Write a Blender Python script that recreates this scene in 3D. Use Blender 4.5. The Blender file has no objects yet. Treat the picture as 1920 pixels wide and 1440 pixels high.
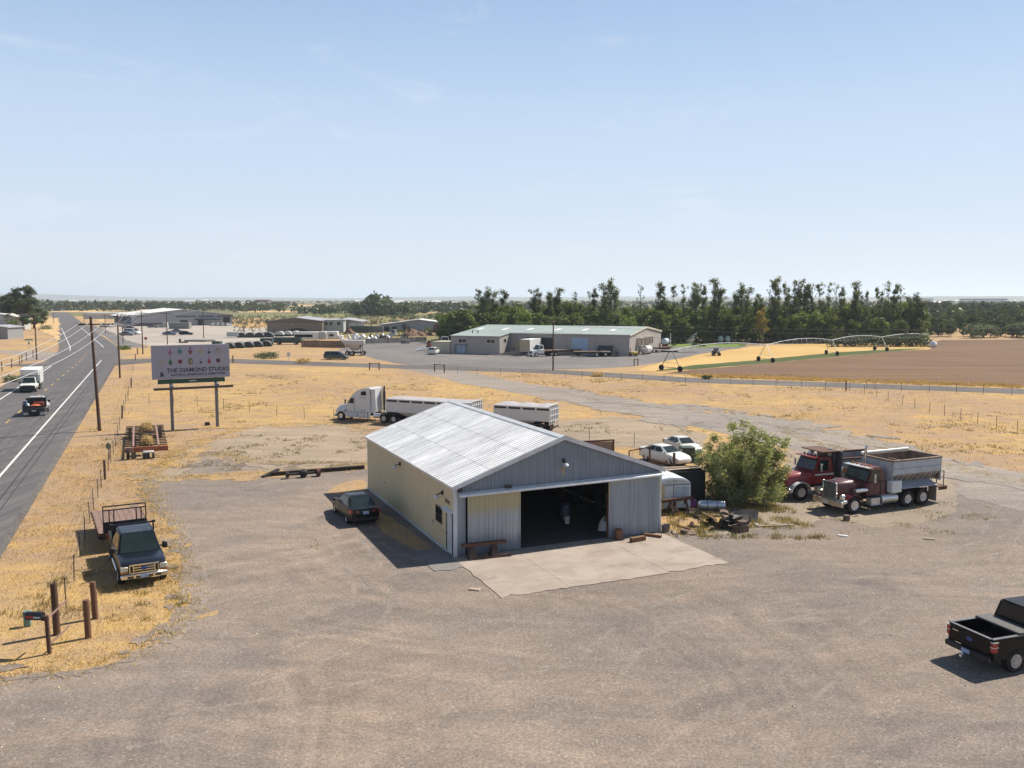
import bpy, bmesh, math, random
import numpy as np
from mathutils import Vector, Matrix, noise as mnoise
from mathutils.geometry import tessellate_polygon
R = math.radians
scene = bpy.context.scene
C = scene.collection

# ------------------------------------------------------------------ camera
FPX, YH, CAMH = 1650.0, 560.0, 12.8
PITCH = math.atan((720 - YH) / FPX)
cd = bpy.data.cameras.new('camera')
cam = bpy.data.objects.new('camera', cd); C.objects.link(cam)
cd.sensor_width = 36; cd.lens = 36 * FPX / 1920
cd.clip_start = 0.5; cd.clip_end = 60000
cam.location = (0, 0, CAMH); cam.rotation_euler = (R(90) - PITCH, 0, 0)
scene.camera = cam

# ------------------------------------------------------------------ sky, sun, exposure
SUN_EL, SUN_DIR = R(50), R(33)            # the sun stands to the right and beyond the shed
w = bpy.data.worlds.new('World'); scene.world = w; w.use_nodes = True
nt = w.node_tree; nt.nodes.clear()
sky = nt.nodes.new('ShaderNodeTexSky'); sky.sky_type = 'NISHITA'; sky.sun_disc = False
sky.sun_elevation = SUN_EL; sky.sun_rotation = R(90) - SUN_DIR
sky.altitude = 150; sky.air_density = 1.0; sky.dust_density = 0.35; sky.ozone_density = 3.0
bg = nt.nodes.new('ShaderNodeBackground'); bg.inputs[1].default_value = 0.058
out = nt.nodes.new('ShaderNodeOutputWorld')
tc = nt.nodes.new('ShaderNodeTexCoord')
mp = nt.nodes.new('ShaderNodeMapping'); mp.inputs['Scale'].default_value = (2.2, 2.2, 9.0)
mp.inputs['Rotation'].default_value = (0.05, 0.12, 0.4)
n1 = nt.nodes.new('ShaderNodeTexNoise'); n1.inputs['Scale'].default_value = 2.6
n1.inputs['Detail'].default_value = 9; n1.inputs['Roughness'].default_value = 0.62; n1.inputs['Distortion'].default_value = 0.6
r1 = nt.nodes.new('ShaderNodeValToRGB')
r1.color_ramp.elements[0].position = 0.56; r1.color_ramp.elements[0].color = (0, 0, 0, 1)
r1.color_ramp.elements[1].position = 0.76; r1.color_ramp.elements[1].color = (0.24, 0.24, 0.24, 1)
mx = nt.nodes.new('ShaderNodeMix'); mx.data_type = 'RGBA'
mx.inputs[7].default_value = (10.6, 10.8, 11.0, 1)
nt.links.new(tc.outputs['Generated'], mp.inputs[0]); nt.links.new(mp.outputs[0], n1.inputs['Vector'])
nt.links.new(n1.outputs[0], r1.inputs[0]); nt.links.new(r1.outputs[0], mx.inputs[0])
# summer haze whitens the low sky all the way round
sx = nt.nodes.new('ShaderNodeSeparateXYZ'); nt.links.new(tc.outputs['Generated'], sx.inputs[0])
hz = nt.nodes.new('ShaderNodeValToRGB'); nt.links.new(sx.outputs[2], hz.inputs[0])
e = hz.color_ramp.elements; e[0].position = 0.0; e[0].color = (.93, .93, .93, 1); e[1].position = 1.0; e[1].color = (0, 0, 0, 1)
for p_, v_ in ((.06, .95), (.2, .92), (.36, .6), (.6, .12)):
    q_ = e.new(p_); q_.color = (v_, v_, v_, 1)
hc = nt.nodes.new('ShaderNodeValToRGB'); nt.links.new(sx.outputs[2], hc.inputs[0])
e = hc.color_ramp.elements; e[0].position = 0.0; e[0].color = (.80, .835, .885, 1); e[1].position = .30; e[1].color = (.455, .63, .90, 1)
q_ = e.new(.11); q_.color = (.645, .765, .92, 1)
hs = nt.nodes.new('ShaderNodeMix'); hs.data_type = 'RGBA'; hs.blend_type = 'MULTIPLY'; hs.inputs[0].default_value = 1.0
hs.inputs[7].default_value = (11.0, 11.0, 11.0, 1); nt.links.new(hc.outputs[0], hs.inputs[6])
hm = nt.nodes.new('ShaderNodeMix'); hm.data_type = 'RGBA'
nt.links.new(hz.outputs[0], hm.inputs[0]); nt.links.new(sky.outputs[0], hm.inputs[6]); nt.links.new(hs.outputs[2], hm.inputs[7])
nt.links.new(hm.outputs[2], mx.inputs[6]); nt.links.new(mx.outputs[2], bg.inputs[0]); nt.links.new(bg.outputs[0], out.inputs[0])
sd = bpy.data.lights.new('sun', 'SUN'); sd.energy = 5.0; sd.angle = R(0.53); sd.color = (1.0, 0.93, 0.81)
sun = bpy.data.objects.new('sun', sd); C.objects.link(sun)
_d = Vector((math.cos(SUN_DIR) * math.cos(SUN_EL), math.sin(SUN_DIR) * math.cos(SUN_EL), math.sin(SUN_EL)))
sun.rotation_euler = _d.to_track_quat('Z', 'Y').to_euler(); sun.location = (40, 30, 60)
vs = scene.view_settings; vs.view_transform = 'Standard'; vs.look = 'None'; vs.gamma = 1; vs.use_curve_mapping = False
vs.exposure = 0.67
scene.cycles.max_bounces = 6; scene.cycles.diffuse_bounces = 3; scene.cycles.glossy_bounces = 3
scene.cycles.transparent_max_bounces = 8; scene.cycles.volume_bounces = 1
scene.cycles.use_denoising = True

def gp(px, py, z=0.0):
    """the point at height z that the photograph shows at (px, py)"""
    a = (px - 960) / FPX; b = (720 - py) / FPX
    c, s = math.cos(PITCH), math.sin(PITCH)
    t = (z - CAMH) / (-s + b * c)
    return (a * t, (c + b * s) * t)

# ------------------------------------------------------------------ helpers
def link(o, parent=None):
    C.objects.link(o)
    if parent is not None: o.parent = parent
    return o

def tag(o, label=None, cat=None, group=None, kind=None):
    if label: o['label'] = label
    if cat: o['category'] = cat
    if group: o['group'] = group
    if kind: o['kind'] = kind
    return o

def thing(name, label, cat, loc=(0, 0, 0), rz=0.0, group=None, scale=1.0):
    o = bpy.data.objects.new(name, None); link(o)
    o.empty_display_size = 0.3
    o.location = (loc[0], loc[1], loc[2] if len(loc) > 2 else 0); o.rotation_euler = (0, 0, rz); o.scale = (scale,) * 3
    return tag(o, label, cat, group)

def copy_tree(o, parent=None, mats=None):
    c = o.copy(); C.objects.link(c)
    if parent is not None: c.parent = parent
    if mats and c.type == 'MESH':
        m = mats.get(o.name.split('.')[0])
        if m:
            c.material_slots[0].link = 'OBJECT'; c.material_slots[0].material = m
    for ch in list(o.children): copy_tree(ch, c, mats)
    return c

def dup(o, label, loc, rz, group=None, mats=None, scale=None, z=0.0):
    c = copy_tree(o, None, mats)
    c.location = (loc[0], loc[1], loc[2] if len(loc) > 2 else z); c.rotation_euler = (0, 0, rz)
    if scale: c.scale = (scale,) * 3
    if label: c['label'] = label
    if group: c['group'] = group
    return c

class MB:
    def __init__(s): s.v = []; s.f = []
    def add(s, vs, fs):
        b = len(s.v); s.v += [tuple(p) for p in vs]; s.f += [tuple(b + i for i in f) for f in fs]; return s
    def hexa(s, p):      # p: bottom ring 4, top ring 4
        return s.add(p, [(3, 2, 1, 0), (4, 5, 6, 7), (0, 1, 5, 4), (1, 2, 6, 5), (2, 3, 7, 6), (3, 0, 4, 7)])
    def bb(s, x0, x1, y0, y1, z0, z1):
        return s.hexa([(x0, y0, z0), (x1, y0, z0), (x1, y1, z0), (x0, y1, z0), (x0, y0, z1), (x1, y0, z1), (x1, y1, z1), (x0, y1, z1)])
    def box(s, c, d, rz=0.0):
        cx, cy, cz = c; ca, sa = math.cos(rz), math.sin(rz); P = []
        for z in (-.5, .5):
            for x, y in ((-.5, -.5), (.5, -.5), (.5, .5), (-.5, .5)):
                X, Y = x * d[0], y * d[1]
                P.append((cx + X * ca - Y * sa, cy + X * sa + Y * ca, cz + z * d[2]))
        return s.hexa(P)
    def bar(s, p, q, w=.05, h=None):
        p, q = Vector(p), Vector(q); h = h or w; d = (q - p).normalized()
        up = Vector((0, 0, 1)) if abs(d.z) < .95 else Vector((0, 1, 0))
        a = d.cross(up).normalized() * w / 2; b = a.cross(d).normalized() * h / 2
        return s.hexa([p - a - b, p + a - b, p + a + b, p - a + b, q - a - b, q + a - b, q + a + b, q - a + b])
    def tube(s, p, q, r, r2=None, n=10, cap=True):
        p, q = Vector(p), Vector(q); r2 = r if r2 is None else r2; d = (q - p).normalized()
        up = Vector((0, 0, 1)) if abs(d.z) < .95 else Vector((0, 1, 0))
        a = d.cross(up).normalized(); b = a.cross(d)
        V = []
        for k in range(n):
            t = 2 * math.pi * k / n; V.append(p + (a * math.cos(t) + b * math.sin(t)) * r)
        for k in range(n):
            t = 2 * math.pi * k / n; V.append(q + (a * math.cos(t) + b * math.sin(t)) * r2)
        F = [(k, (k + 1) % n, n + (k + 1) % n, n + k) for k in range(n)]
        if cap: F += [tuple(range(n - 1, -1, -1)), tuple(range(n, 2 * n))]
        return s.add(V, F)
    def path(s, pts, r, n=5):
        for a, b in zip(pts[:-1], pts[1:]): s.tube(a, b, r, n=n, cap=False)
        return s
    def lathe(s, prof, n=20, c=(0, 0, 0), axis='z'):
        V = []
        for r, h in prof:
            for k in range(n):
                t = 2 * math.pi * k / n; x, y = r * math.cos(t), r * math.sin(t)
                p = (x, y, h) if axis == 'z' else ((x, h, y) if axis == 'y' else (h, x, y))
                V.append((p[0] + c[0], p[1] + c[1], p[2] + c[2]))
        F = []
        for i in range(len(prof) - 1):
            for k in range(n):
                F.append((i * n + k, i * n + (k + 1) % n, (i + 1) * n + (k + 1) % n, (i + 1) * n + k))
        F.append(tuple(range(n))); F.append(tuple(range((len(prof) - 1) * n, len(prof) * n)))
        return s.add(V, F)
    def prism(s, poly, a, b, axis='y'):
        def m(u, v, t): return (u, t, v) if axis == 'y' else ((t, u, v) if axis == 'x' else (u, v, t))
        n = len(poly)
        V = [m(u, v, a) for u, v in poly] + [m(u, v, b) for u, v in poly]
        F = [(i, (i + 1) % n, n + (i + 1) % n, n + i) for i in range(n)] + [tuple(range(n - 1, -1, -1)), tuple(range(n, 2 * n))]
        return s.add(V, F)
    def loft(s, rings, cap=True):
        n = len(rings[0]); V = [p for r in rings for p in r]; F = []
        for i in range(len(rings) - 1):
            for k in range(n): F.append((i * n + k, i * n + (k + 1) % n, (i + 1) * n + (k + 1) % n, (i + 1) * n + k))
        if cap: F += [tuple(range(n - 1, -1, -1)), tuple(range((len(rings) - 1) * n, len(rings) * n))]
        return s.add(V, F)
    def panel(s, q, u0=.05, u1=.95, v0=.05, v1=.95, off=.012, th=.02):
        """slab on the quad q = bl, br, tr, tl (seen from outside)"""
        q = [Vector(p) for p in q]
        def pt(u, v): return (q[0] * (1 - u) + q[1] * u) * (1 - v) + (q[3] * (1 - u) + q[2] * u) * v
        P = [pt(u0, v0), pt(u1, v0), pt(u1, v1), pt(u0, v1)]
        n = (P[1] - P[0]).cross(P[3] - P[0]).normalized()
        return s.hexa([p + n * (off - th) for p in P] + [p + n * off for p in P])
    def build(s, name, m, parent=None, bevel=0.0, seg=1, smooth=True, label=None):
        me = bpy.data.meshes.new(name)
        bm = bmesh.new(); vs = [bm.verts.new(p) for p in s.v]
        for f in s.f:
            try: bm.faces.new([vs[i] for i in f])
            except ValueError: pass
        bmesh.ops.recalc_face_normals(bm, faces=bm.faces)
        if bevel:
            es = [e for e in bm.edges if len(e.link_faces) == 2 and e.calc_face_angle(0) > R(25)]
            bmesh.ops.bevel(bm, geom=es, offset=bevel, segments=seg, affect='EDGES', clamp_overlap=True)
        bm.to_mesh(me); bm.free()
        if smooth:
            me.polygons.foreach_set('use_smooth', [True] * len(me.polygons)); me.set_sharp_from_angle(angle=R(38))
        me.materials.append(m)
        o = bpy.data.objects.new(name, me); link(o, parent)
        if label: o['label'] = label
        return o

def cut(o, cutter):
    """cut the shape of a mesh builder out of the mesh object o"""
    k = cutter.build('cutter', o.data.materials[0], None, smooth=False)
    md = o.modifiers.new('b', 'BOOLEAN'); md.operation = 'DIFFERENCE'; md.object = k; md.solver = 'EXACT'
    dg = bpy.context.evaluated_depsgraph_get(); dg.update()
    me = bpy.data.meshes.new_from_object(o.evaluated_get(dg))
    o.modifiers.clear(); o.data = me; me.set_sharp_from_angle(angle=R(38))
    bpy.data.objects.remove(k, do_unlink=True)
    return o

def text_mesh(name, body, size, m, parent, loc, rot, ext=.004, align='LEFT', spacing=1.0, sx=1.0, bold=0.0):
    cu = bpy.data.curves.new(name, 'FONT'); cu.body = body; cu.size = size; cu.extrude = ext; cu.align_x = align
    cu.space_character = spacing; cu.offset = bold; cu.resolution_u = 3
    t = bpy.data.objects.new(name, cu); C.objects.link(t)
    dg = bpy.context.evaluated_depsgraph_get(); dg.update()
    me = bpy.data.meshes.new_from_object(t.evaluated_get(dg)); bpy.data.objects.remove(t, do_unlink=True)
    o = bpy.data.objects.new(name, me); me.materials.clear(); me.materials.append(m); link(o, parent)
    o.location = loc; o.rotation_euler = rot; o.scale = (sx, 1, 1)
    return o

# ------------------------------------------------------------------ materials
ALB = .84          # one common scale for all base colours
class NG:
    def __init__(s, name):
        s.m = bpy.data.materials.new(name); s.m.use_nodes = True; s.t = s.m.node_tree
        s.b = s.t.nodes['Principled BSDF']; s.co = None
    def node(s, t): return s.t.nodes.new(t)
    def set(s, sock, v):
        if hasattr(v, 'is_linked') or isinstance(v, bpy.types.NodeSocket): s.t.links.new(v, sock)
        else: sock.default_value = v if not (isinstance(v, tuple) and len(v) == 3 and sock.type == 'RGBA') else (*v, 1)
    def coord(s, scale=(1, 1, 1), rot=0.0, kind='Object'):
        if s.co is None: s.co = s.node('ShaderNodeTexCoord')
        mpn = s.node('ShaderNodeMapping'); s.t.links.new(s.co.outputs[kind], mpn.inputs[0])
        mpn.inputs['Scale'].default_value = scale; mpn.inputs['Rotation'].default_value = (0, 0, rot)
        return mpn.outputs[0]
    def noise(s, scale, detail=4, rough=.55, vec=None, dist=0.0):
        n = s.node('ShaderNodeTexNoise'); n.inputs['Scale'].default_value = scale; n.inputs['Detail'].default_value = detail
        n.inputs['Roughness'].default_value = rough; n.inputs['Distortion'].default_value = dist
        s.t.links.new(vec if vec is not None else s.coord(), n.inputs['Vector']); return n.outputs[0]
    def voro(s, scale, vec=None, out='Color'):
        n = s.node('ShaderNodeTexVoronoi'); n.inputs['Scale'].default_value = scale
        s.t.links.new(vec if vec is not None else s.coord(), n.inputs['Vector']); return n.outputs[out]
    def ramp(s, f, a, b, lo=0.0, hi=1.0):
        n = s.node('ShaderNodeMapRange'); n.clamp = True
        s.set(n.inputs[0], f); n.inputs[1].default_value = a; n.inputs[2].default_value = b; n.inputs[3].default_value = lo; n.inputs[4].default_value = hi
        return n.outputs[0]
    def mix(s, f, a, b, mode='MIX'):
        n = s.node('ShaderNodeMix'); n.data_type = 'RGBA'; n.blend_type = mode
        s.set(n.inputs[0], f); s.set(n.inputs[6], a); s.set(n.inputs[7], b); return n.outputs[2]
    def math(s, op, a, b=0.0):
        n = s.node('ShaderNodeMath'); n.operation = op; s.set(n.inputs[0], a); s.set(n.inputs[1], b); return n.outputs[0]
    def rand(s):
        return s.node('ShaderNodeObjectInfo').outputs['Random']
    def bump(s, h, strength=.3, dist=.02):
        n = s.node('ShaderNodeBump'); n.inputs['Strength'].default_value = strength; n.inputs['Distance'].default_value = dist
        s.set(n.inputs['Height'], h); s.t.links.new(n.outputs[0], s.b.inputs['Normal'])
    def done(s, col, rough=.7, metal=0.0, spec=.4):
        if metal < .5: col = s.mix(1.0, col, (ALB, ALB, ALB), 'MULTIPLY')
        s.set(s.b.inputs['Base Color'], col); s.set(s.b.inputs['Roughness'], rough); s.b.inputs['Metallic'].default_value = metal
        s.b.inputs['Specular IOR Level'].default_value = spec; return s.m

_mc = {}
def M(name, col, rough=.6, metal=0.0, var=.14, vs=2.5, dirt=None, da=.5, ds=1.2, stretch=(1, 1, 1), spec=.4, rnd=0.0, coat=0.0):
    if name in _mc: return _mc[name]
    g = NG(name); v = g.coord(stretch)
    n = g.noise(vs, 5, .6, v); f = g.ramp(n, .3, .7, 1 - var, 1 + var)
    c = g.mix(1.0, col, f, 'MULTIPLY')
    if dirt:
        d = g.ramp(g.noise(ds, 6, .65, v, .4), .5, .68, 0, da); c = g.mix(d, c, dirt)
    if rnd:
        c = g.mix(1.0, c, g.ramp(g.rand(), 0, 1, 1 - rnd, 1 + rnd), 'MULTIPLY')
    m = g.done(c, g.ramp(n, .3, .7, max(.03, rough - .08), min(1, rough + .08)), metal, spec)
    if coat: g.b.inputs['Coat Weight'].default_value = coat; g.b.inputs['Coat Roughness'].default_value = .05
    _mc[name] = m; return m
# ------------------------------------------------------------------ ground materials
def mat_dry_grass():
    g = NG('dry_grass_ground')
    big = g.noise(.045, 4, .55); mid = g.noise(.35, 5, .6, g.coord((1, 1.6, 1), .35), .5); fine = g.noise(2.6, 6, .7); tiny = g.noise(11, 3, .6)
    gold = g.mix(g.ramp(fine, .35, .65), (.445, .285, .105), (.585, .41, .18))
    gold = g.mix(g.ramp(big, .35, .65), gold, (.50, .305, .105))
    soil = g.mix(g.ramp(fine, .3, .7), (.31, .215, .14), (.41, .285, .18))
    f = g.math('ADD', g.math('MULTIPLY', big, .55), g.math('MULTIPLY', mid, .6))
    f = g.math('ADD', f, g.math('MULTIPLY', fine, .25))
    c = g.mix(g.ramp(f, .57, .76), gold, soil)
    olive = g.ramp(g.noise(.16, 5, .65, None, .4), .60, .74, 0, .75)
    olive = g.math('MULTIPLY', olive, g.ramp(g.noise(1.7, 4, .7), .42, .6))
    c = g.mix(olive, c, (.20, .165, .065))
    spots = g.ramp(g.noise(1.1, 3, .75, g.coord((1, 1, 1), 1.1), .2), .63, .72, 0, .6)
    c = g.mix(spots, c, (.17, .125, .06))
    c = g.mix(1.0, c, g.ramp(tiny, .3, .7, .68, 1.3), 'MULTIPLY')
    c = g.mix(1.0, c, g.ramp(g.noise(38, 2, .5), .3, .7, .8, 1.2), 'MULTIPLY')
    g.bump(g.math('ADD', g.math('MULTIPLY', tiny, .6), fine), .7, .12)
    return g.done(c, .95, 0, .1)

def mat_gravel(name, grey, tan, dark, rot=0.0, light=1.0, tan_lo=.42, arcs=()):
    g = NG(name)
    v = g.coord((.5, 1.5, 1), rot)
    big = g.noise(.07, 5, .6, g.coord(), .6); streak = g.noise(.33, 6, .65, v, .9); mid = g.noise(1.2, 5, .6); fine = g.noise(9.5, 3, .6)
    f = g.math('ADD', g.math('MULTIPLY', big, .62), g.math('MULTIPLY', streak, .38))
    c = g.mix(g.ramp(f, tan_lo, tan_lo + .17), grey, tan); c = g.mix(g.ramp(g.noise(.022, 3, .5), .44, .6, 0, .55), c, dark)
    c = g.mix(g.ramp(mid, .52, .72, 0, .28), c, dark)
    c = g.mix(g.ramp(g.noise(.75, 5, .6, g.coord((1, 1, 1), 1.9), .3), .56, .7, 0, .35), c, tuple(min(1, t * 1.15) for t in tan))
    cell = g.voro(21)
    sp = g.node('ShaderNodeSeparateColor'); g.t.links.new(cell, sp.inputs[0])
    c = g.mix(1.0, c, g.ramp(sp.outputs[0], 0, 1, .80, 1.20), 'MULTIPLY')
    c = g.mix(g.ramp(sp.outputs[1], .975, .99, 0, .4), c, (.55, .50, .44))
    c = g.mix(1.0, c, g.ramp(fine, .3, .7, .80, 1.2), 'MULTIPLY')
    c = g.mix(1.0, c, g.ramp(streak, .3, .7, .9 * light, 1.1 * light), 'MULTIPLY')
    if arcs:        # turning arcs of tyres, packed lighter and rutted darker
        for (ax, ay, k_) in arcs:
            vm = g.node('ShaderNodeVectorMath'); vm.operation = 'DISTANCE'; g.t.links.new(g.coord(), vm.inputs[0]); vm.inputs[1].default_value = (ax, ay, 0)
            cx = g.node('ShaderNodeCombineXYZ'); g.set(cx.inputs[0], g.math('ADD', vm.outputs['Value'], g.math('MULTIPLY', big, 5.0)))
            r_ = g.noise(1.15, 4, .6, cx.outputs[0]); msk = g.ramp(g.noise(.09, 3, .5, g.coord((1, 1, 1), k_)), .44, .62)
            c = g.mix(1.0, c, g.mix(msk, (1, 1, 1), g.mix(g.ramp(r_, .40, .60), (.90, .895, .89), (1.08, 1.07, 1.06))), 'MULTIPLY')
        oil = g.ramp(g.noise(.28, 3, .5, g.coord((1, 1, 1), 2.2)), .66, .74, 0, .4); c = g.mix(oil, c, (.10, .09, .085))
    g.bump(g.math('ADD', sp.outputs[0], g.math('MULTIPLY', mid, 1.5)), .55, .03)
    return g.done(c, .95, 0, .15)

def mat_asphalt():
    g = NG('asphalt'); v = g.coord((1.0, .035, 1), -R(22))
    lane = g.noise(1.5, 4, .55, v); fine = g.noise(14, 3, .6); mid = g.noise(.5, 5, .6)
    c = g.mix(g.ramp(lane, .35, .65), (.095, .088, .094), (.145, .134, .132))
    c = g.mix(g.ramp(mid, .55, .7, 0, .4), c, (.19, .175, .16))
    crack = g.ramp(g.noise(.9, 6, .7, g.coord((1, .2, 1), -R(22)), 1.2), .495, .505, 0, 1)
    c = g.mix(1.0, c, g.ramp(fine, .3, .7, .78, 1.2), 'MULTIPLY')
    g.bump(fine, .3, .01)
    return g.done(c, .88, 0, .25)

M_GRASS = mat_dry_grass()
M_LOT = mat_gravel('lot_gravel', (.216, .182, .161), (.294, .230, .185), (.166, .145, .132), .25, 1.0, .42, [(4, 52, .3), (-34, 22, 1.2), (20, 8, 2.0)])
M_DIRT = mat_gravel('tan_dirt', (.305, .240, .178), (.37, .285, .20), (.245, .20, .155), .1, 1.0)
M_TRACK = mat_gravel('track_gravel', (.265, .235, .21), (.33, .275, .23), (.19, .17, .155), -.35)
M_YARD = mat_gravel('yard_gravel', (.175, .165, .163), (.225, .205, .195), (.135, .128, .126), .1)
M_PALEYARD = mat_gravel('pale_yard_gravel', (.38, .34, .30), (.44, .38, .32), (.30, .27, .25), .1)
M_ASPHALT = mat_asphalt()

def mat_field(name, a, b, c3, rot, sc=1.0, furrow=.15):
    g = NG(name)
    fur = g.noise(1.6 * sc, 3, .5, g.coord((.02, 1, 1), rot)); mid = g.noise(.06 * sc, 5, .6, None, .4); fine = g.noise(1.3 * sc, 5, .7)
    c = g.mix(g.ramp(mid, .38, .64), a, b); c = g.mix(g.ramp(fine, .55, .75, 0, .6), c, c3)
    c = g.mix(1.0, c, g.ramp(fur, .3, .7, 1 - furrow, 1 + furrow), 'MULTIPLY')
    c = g.mix(1.0, c, g.ramp(g.noise(4.5 * sc, 2, .6), .3, .7, .8, 1.2), 'MULTIPLY')
    return g.done(c, .95, 0, .1)
M_PLOWED = mat_field('plowed_soil', (.165, .103, .066), (.195, .122, .078), (.13, .084, .056), R(-8), .55, .26)
M_STUBBLE = mat_field('golden_stubble', (.56, .38, .16), (.48, .31, .12), (.62, .45, .22), R(20), 1, .12)
M_CROP = mat_field('green_crop', (.075, .10, .035), (.11, .125, .045), (.06, .08, .025), R(20), 1.5, .2)
M_LAWN = mat_field('green_lawn', (.13, .20, .045), (.19, .23, .065), (.08, .13, .03), 0, 1.5, .1)
M_SCRUB = mat_field('scrubland', (.19, .17, .075), (.26, .205, .10), (.10, .11, .05), .2, .7, .2)
M_OCHRE = mat_field('ochre_scrub', (.40, .25, .12), (.46, .30, .13), (.22, .17, .08), .2, .8, .2)
M_FARGREEN = mat_field('far_green_field', (.16, .20, .07), (.20, .21, .085), (.12, .15, .05), 0, .2, .1)
M_FARLAND = mat_field('far_land', (.15, .145, .075), (.23, .19, .10), (.09, .105, .055), 0, .03, .1)

def outline(pts, amp, step, seed=0):
    n = len(pts); out = []
    for i in range(n):
        a = Vector((*pts[i][:2], 0)); b = Vector((*pts[(i + 1) % n][:2], 0)); L = (b - a).length
        k = max(1, min(400, int(L / step))); d = (b - a) / max(L, 1e-6); nn = Vector((-d.y, d.x, 0))
        for j in range(k):
            p = a + (b - a) * (j / k)
            q = p * .22 + Vector((seed * 7.3, 0, 0)); q2 = p * 1.3 + Vector((0, seed * 3.1, 5))
            o = (mnoise.noise(q) * 1.3 + mnoise.noise(q2) * .6 + mnoise.noise(p * 3.7) * .35) * amp
            out.append(p + nn * o)
    return out

def smooth_pts(pts, it=2):
    for _ in range(it):
        o = []
        for i in range(len(pts)):
            a = pts[i]; b = pts[(i + 1) % len(pts)]
            o += [(a[0] * .75 + b[0] * .25, a[1] * .75 + b[1] * .25), (a[0] * .25 + b[0] * .75, a[1] * .25 + b[1] * .75)]
        pts = o
    return pts

def sheet(name, pts, z, m, amp=0.0, step=.6, seed=0, kind='structure', smooth=0, parent=None):
    if smooth: pts = smooth_pts(pts, smooth)
    P = outline(pts, amp, step, seed) if amp else [Vector((*p[:2], 0)) for p in pts]
    tris = tessellate_polygon([P])
    me = bpy.data.meshes.new(name); me.from_pydata([(p.x, p.y, z) for p in P], [], [tuple(t) for t in tris]); me.update()
    bm = bmesh.new(); bm.from_mesh(me); bmesh.ops.recalc_face_normals(bm, faces=bm.faces)
    for f in bm.faces:
        if f.normal.z < 0: f.normal_flip()
    bm.to_mesh(me); bm.free(); me.materials.append(m)
    o = bpy.data.objects.new(name, me); link(o, parent)
    if kind: o['kind'] = kind
    return o
PX = lambda *l: [gp(*p) for p in l]

# one ground sheet out to the horizon
sheet('ground', [(-26000, -200), (26000, -200), (26000, 30000), (-26000, 30000)], 0, M_GRASS)

# ------------------------------------------------------------------ highway
ND = Vector((-.4036, 1.0, 0)).normalized(); FD = Vector((-.525, 1.0, 0)).normalized()
P0 = Vector((*gp(82, 735), 0)); PB = Vector((*gp(147, 679), 0)) + ND * 6
def hw(t):            # centre line of the highway: t metres beyond P0
    LB = (PB - P0).length; bend = 60.0
    if t < LB: return P0 + ND * t, ND
    k = min(1.0, (t - LB) / bend); d = ND.lerp(FD, k).normalized()
    # integrate the bend
    p = PB.copy(); s = 0.0
    while s < t - LB:
        h = min(4.0, t - LB - s); kk = min(1.0, s / bend); p += ND.lerp(FD, kk).normalized() * h; s += h
    return p, d
TS = [-190, -120, -80, -40, 0, 20, 40, 60, 80, 90, 100, 112, 124, 136, 150, 170, 200, 260, 340, 450, 600, 800, 1100, 1500, 2200]
HC = [hw(t) for t in TS]
def strip(name, a, b, z, m, ts=None, parent=None, kind=None):
    pts = HC if ts is None else [hw(t) for t in ts]
    V = []; F = []
    for p, d in pts:
        nn = Vector((d.y, -d.x, 0)); V += [tuple(p + nn * a + Vector((0, 0, z))), tuple(p + nn * b + Vector((0, 0, z)))]
    for i in range(len(pts) - 1): F.append((2 * i, 2 * i + 1, 2 * i + 3, 2 * i + 2))
    me = bpy.data.meshes.new(name); me.from_pydata(V, [], F); me.update(); me.materials.append(m)
    o = bpy.data.objects.new(name, me); link(o, parent)
    if kind: o['kind'] = kind
    return o
road = strip('highway', -5.6, 6.7, .055, M_ASPHALT, kind='structure')
M_SHOULDER = mat_gravel('shoulder_gravel', (.135, .123, .120), (.172, .155, .145), (.10, .092, .090), .3)
strip('gravel_shoulder', -6.6, 7.15, .045, M_SHOULDER, kind='structure')
M_WLINE = M('white_road_paint', (.72, .71, .68), .7, var=.18, vs=3, dirt=(.25, .23, .22), da=.6, ds=4)
M_YLINE = M('yellow_road_paint', (.62, .36, .06), .7, var=.2, vs=3, dirt=(.22, .19, .15), da=.6, ds=4)
strip('edge_line', 3.75, 3.93, .060, M_WLINE, [t for t in TS if t <= 60] + [66], road)
strip('edge_line', -4.15, -3.97, .060, M_WLINE, [t for t in TS if t <= 40] + [52], road)
strip('edge_line', -4.1, -3.92, .060, M_WLINE, [106, 116, 130, 150, 170, 200, 240, 300], road)
strip('edge_line', 3.7, 3.88, .060, M_WLINE, [118, 130, 150, 170, 200, 240, 300], road)
for k in range(-9, 12):
    t0 = k * 8.6 + 1.0
    if t0 < 92: strip('centre_dash', -.07, .07, .060, M_YLINE, [t0, t0 + 3.0], road)
strip('tar_seam', 5.0, 5.10, .060, M('tar', (.03, .03, .032), .6), [t for t in TS if t <= 40], road)
strip('tar_seam', 5.5, 5.57, .060, _mc['tar'], [t for t in TS if t <= 20], road)
strip('tyre_track', 1.0, 1.5, .0585, M('worn_asphalt', (.095, .09, .092), .8), [t for t in TS if t <= 90], road)
strip('tyre_track', 2.7, 3.2, .0585, _mc['worn_asphalt'], [t for t in TS if t <= 90], road)
strip('tyre_track', -3.0, -2.5, .0585, _mc['worn_asphalt'], [t for t in TS if t <= 90], road)

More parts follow.
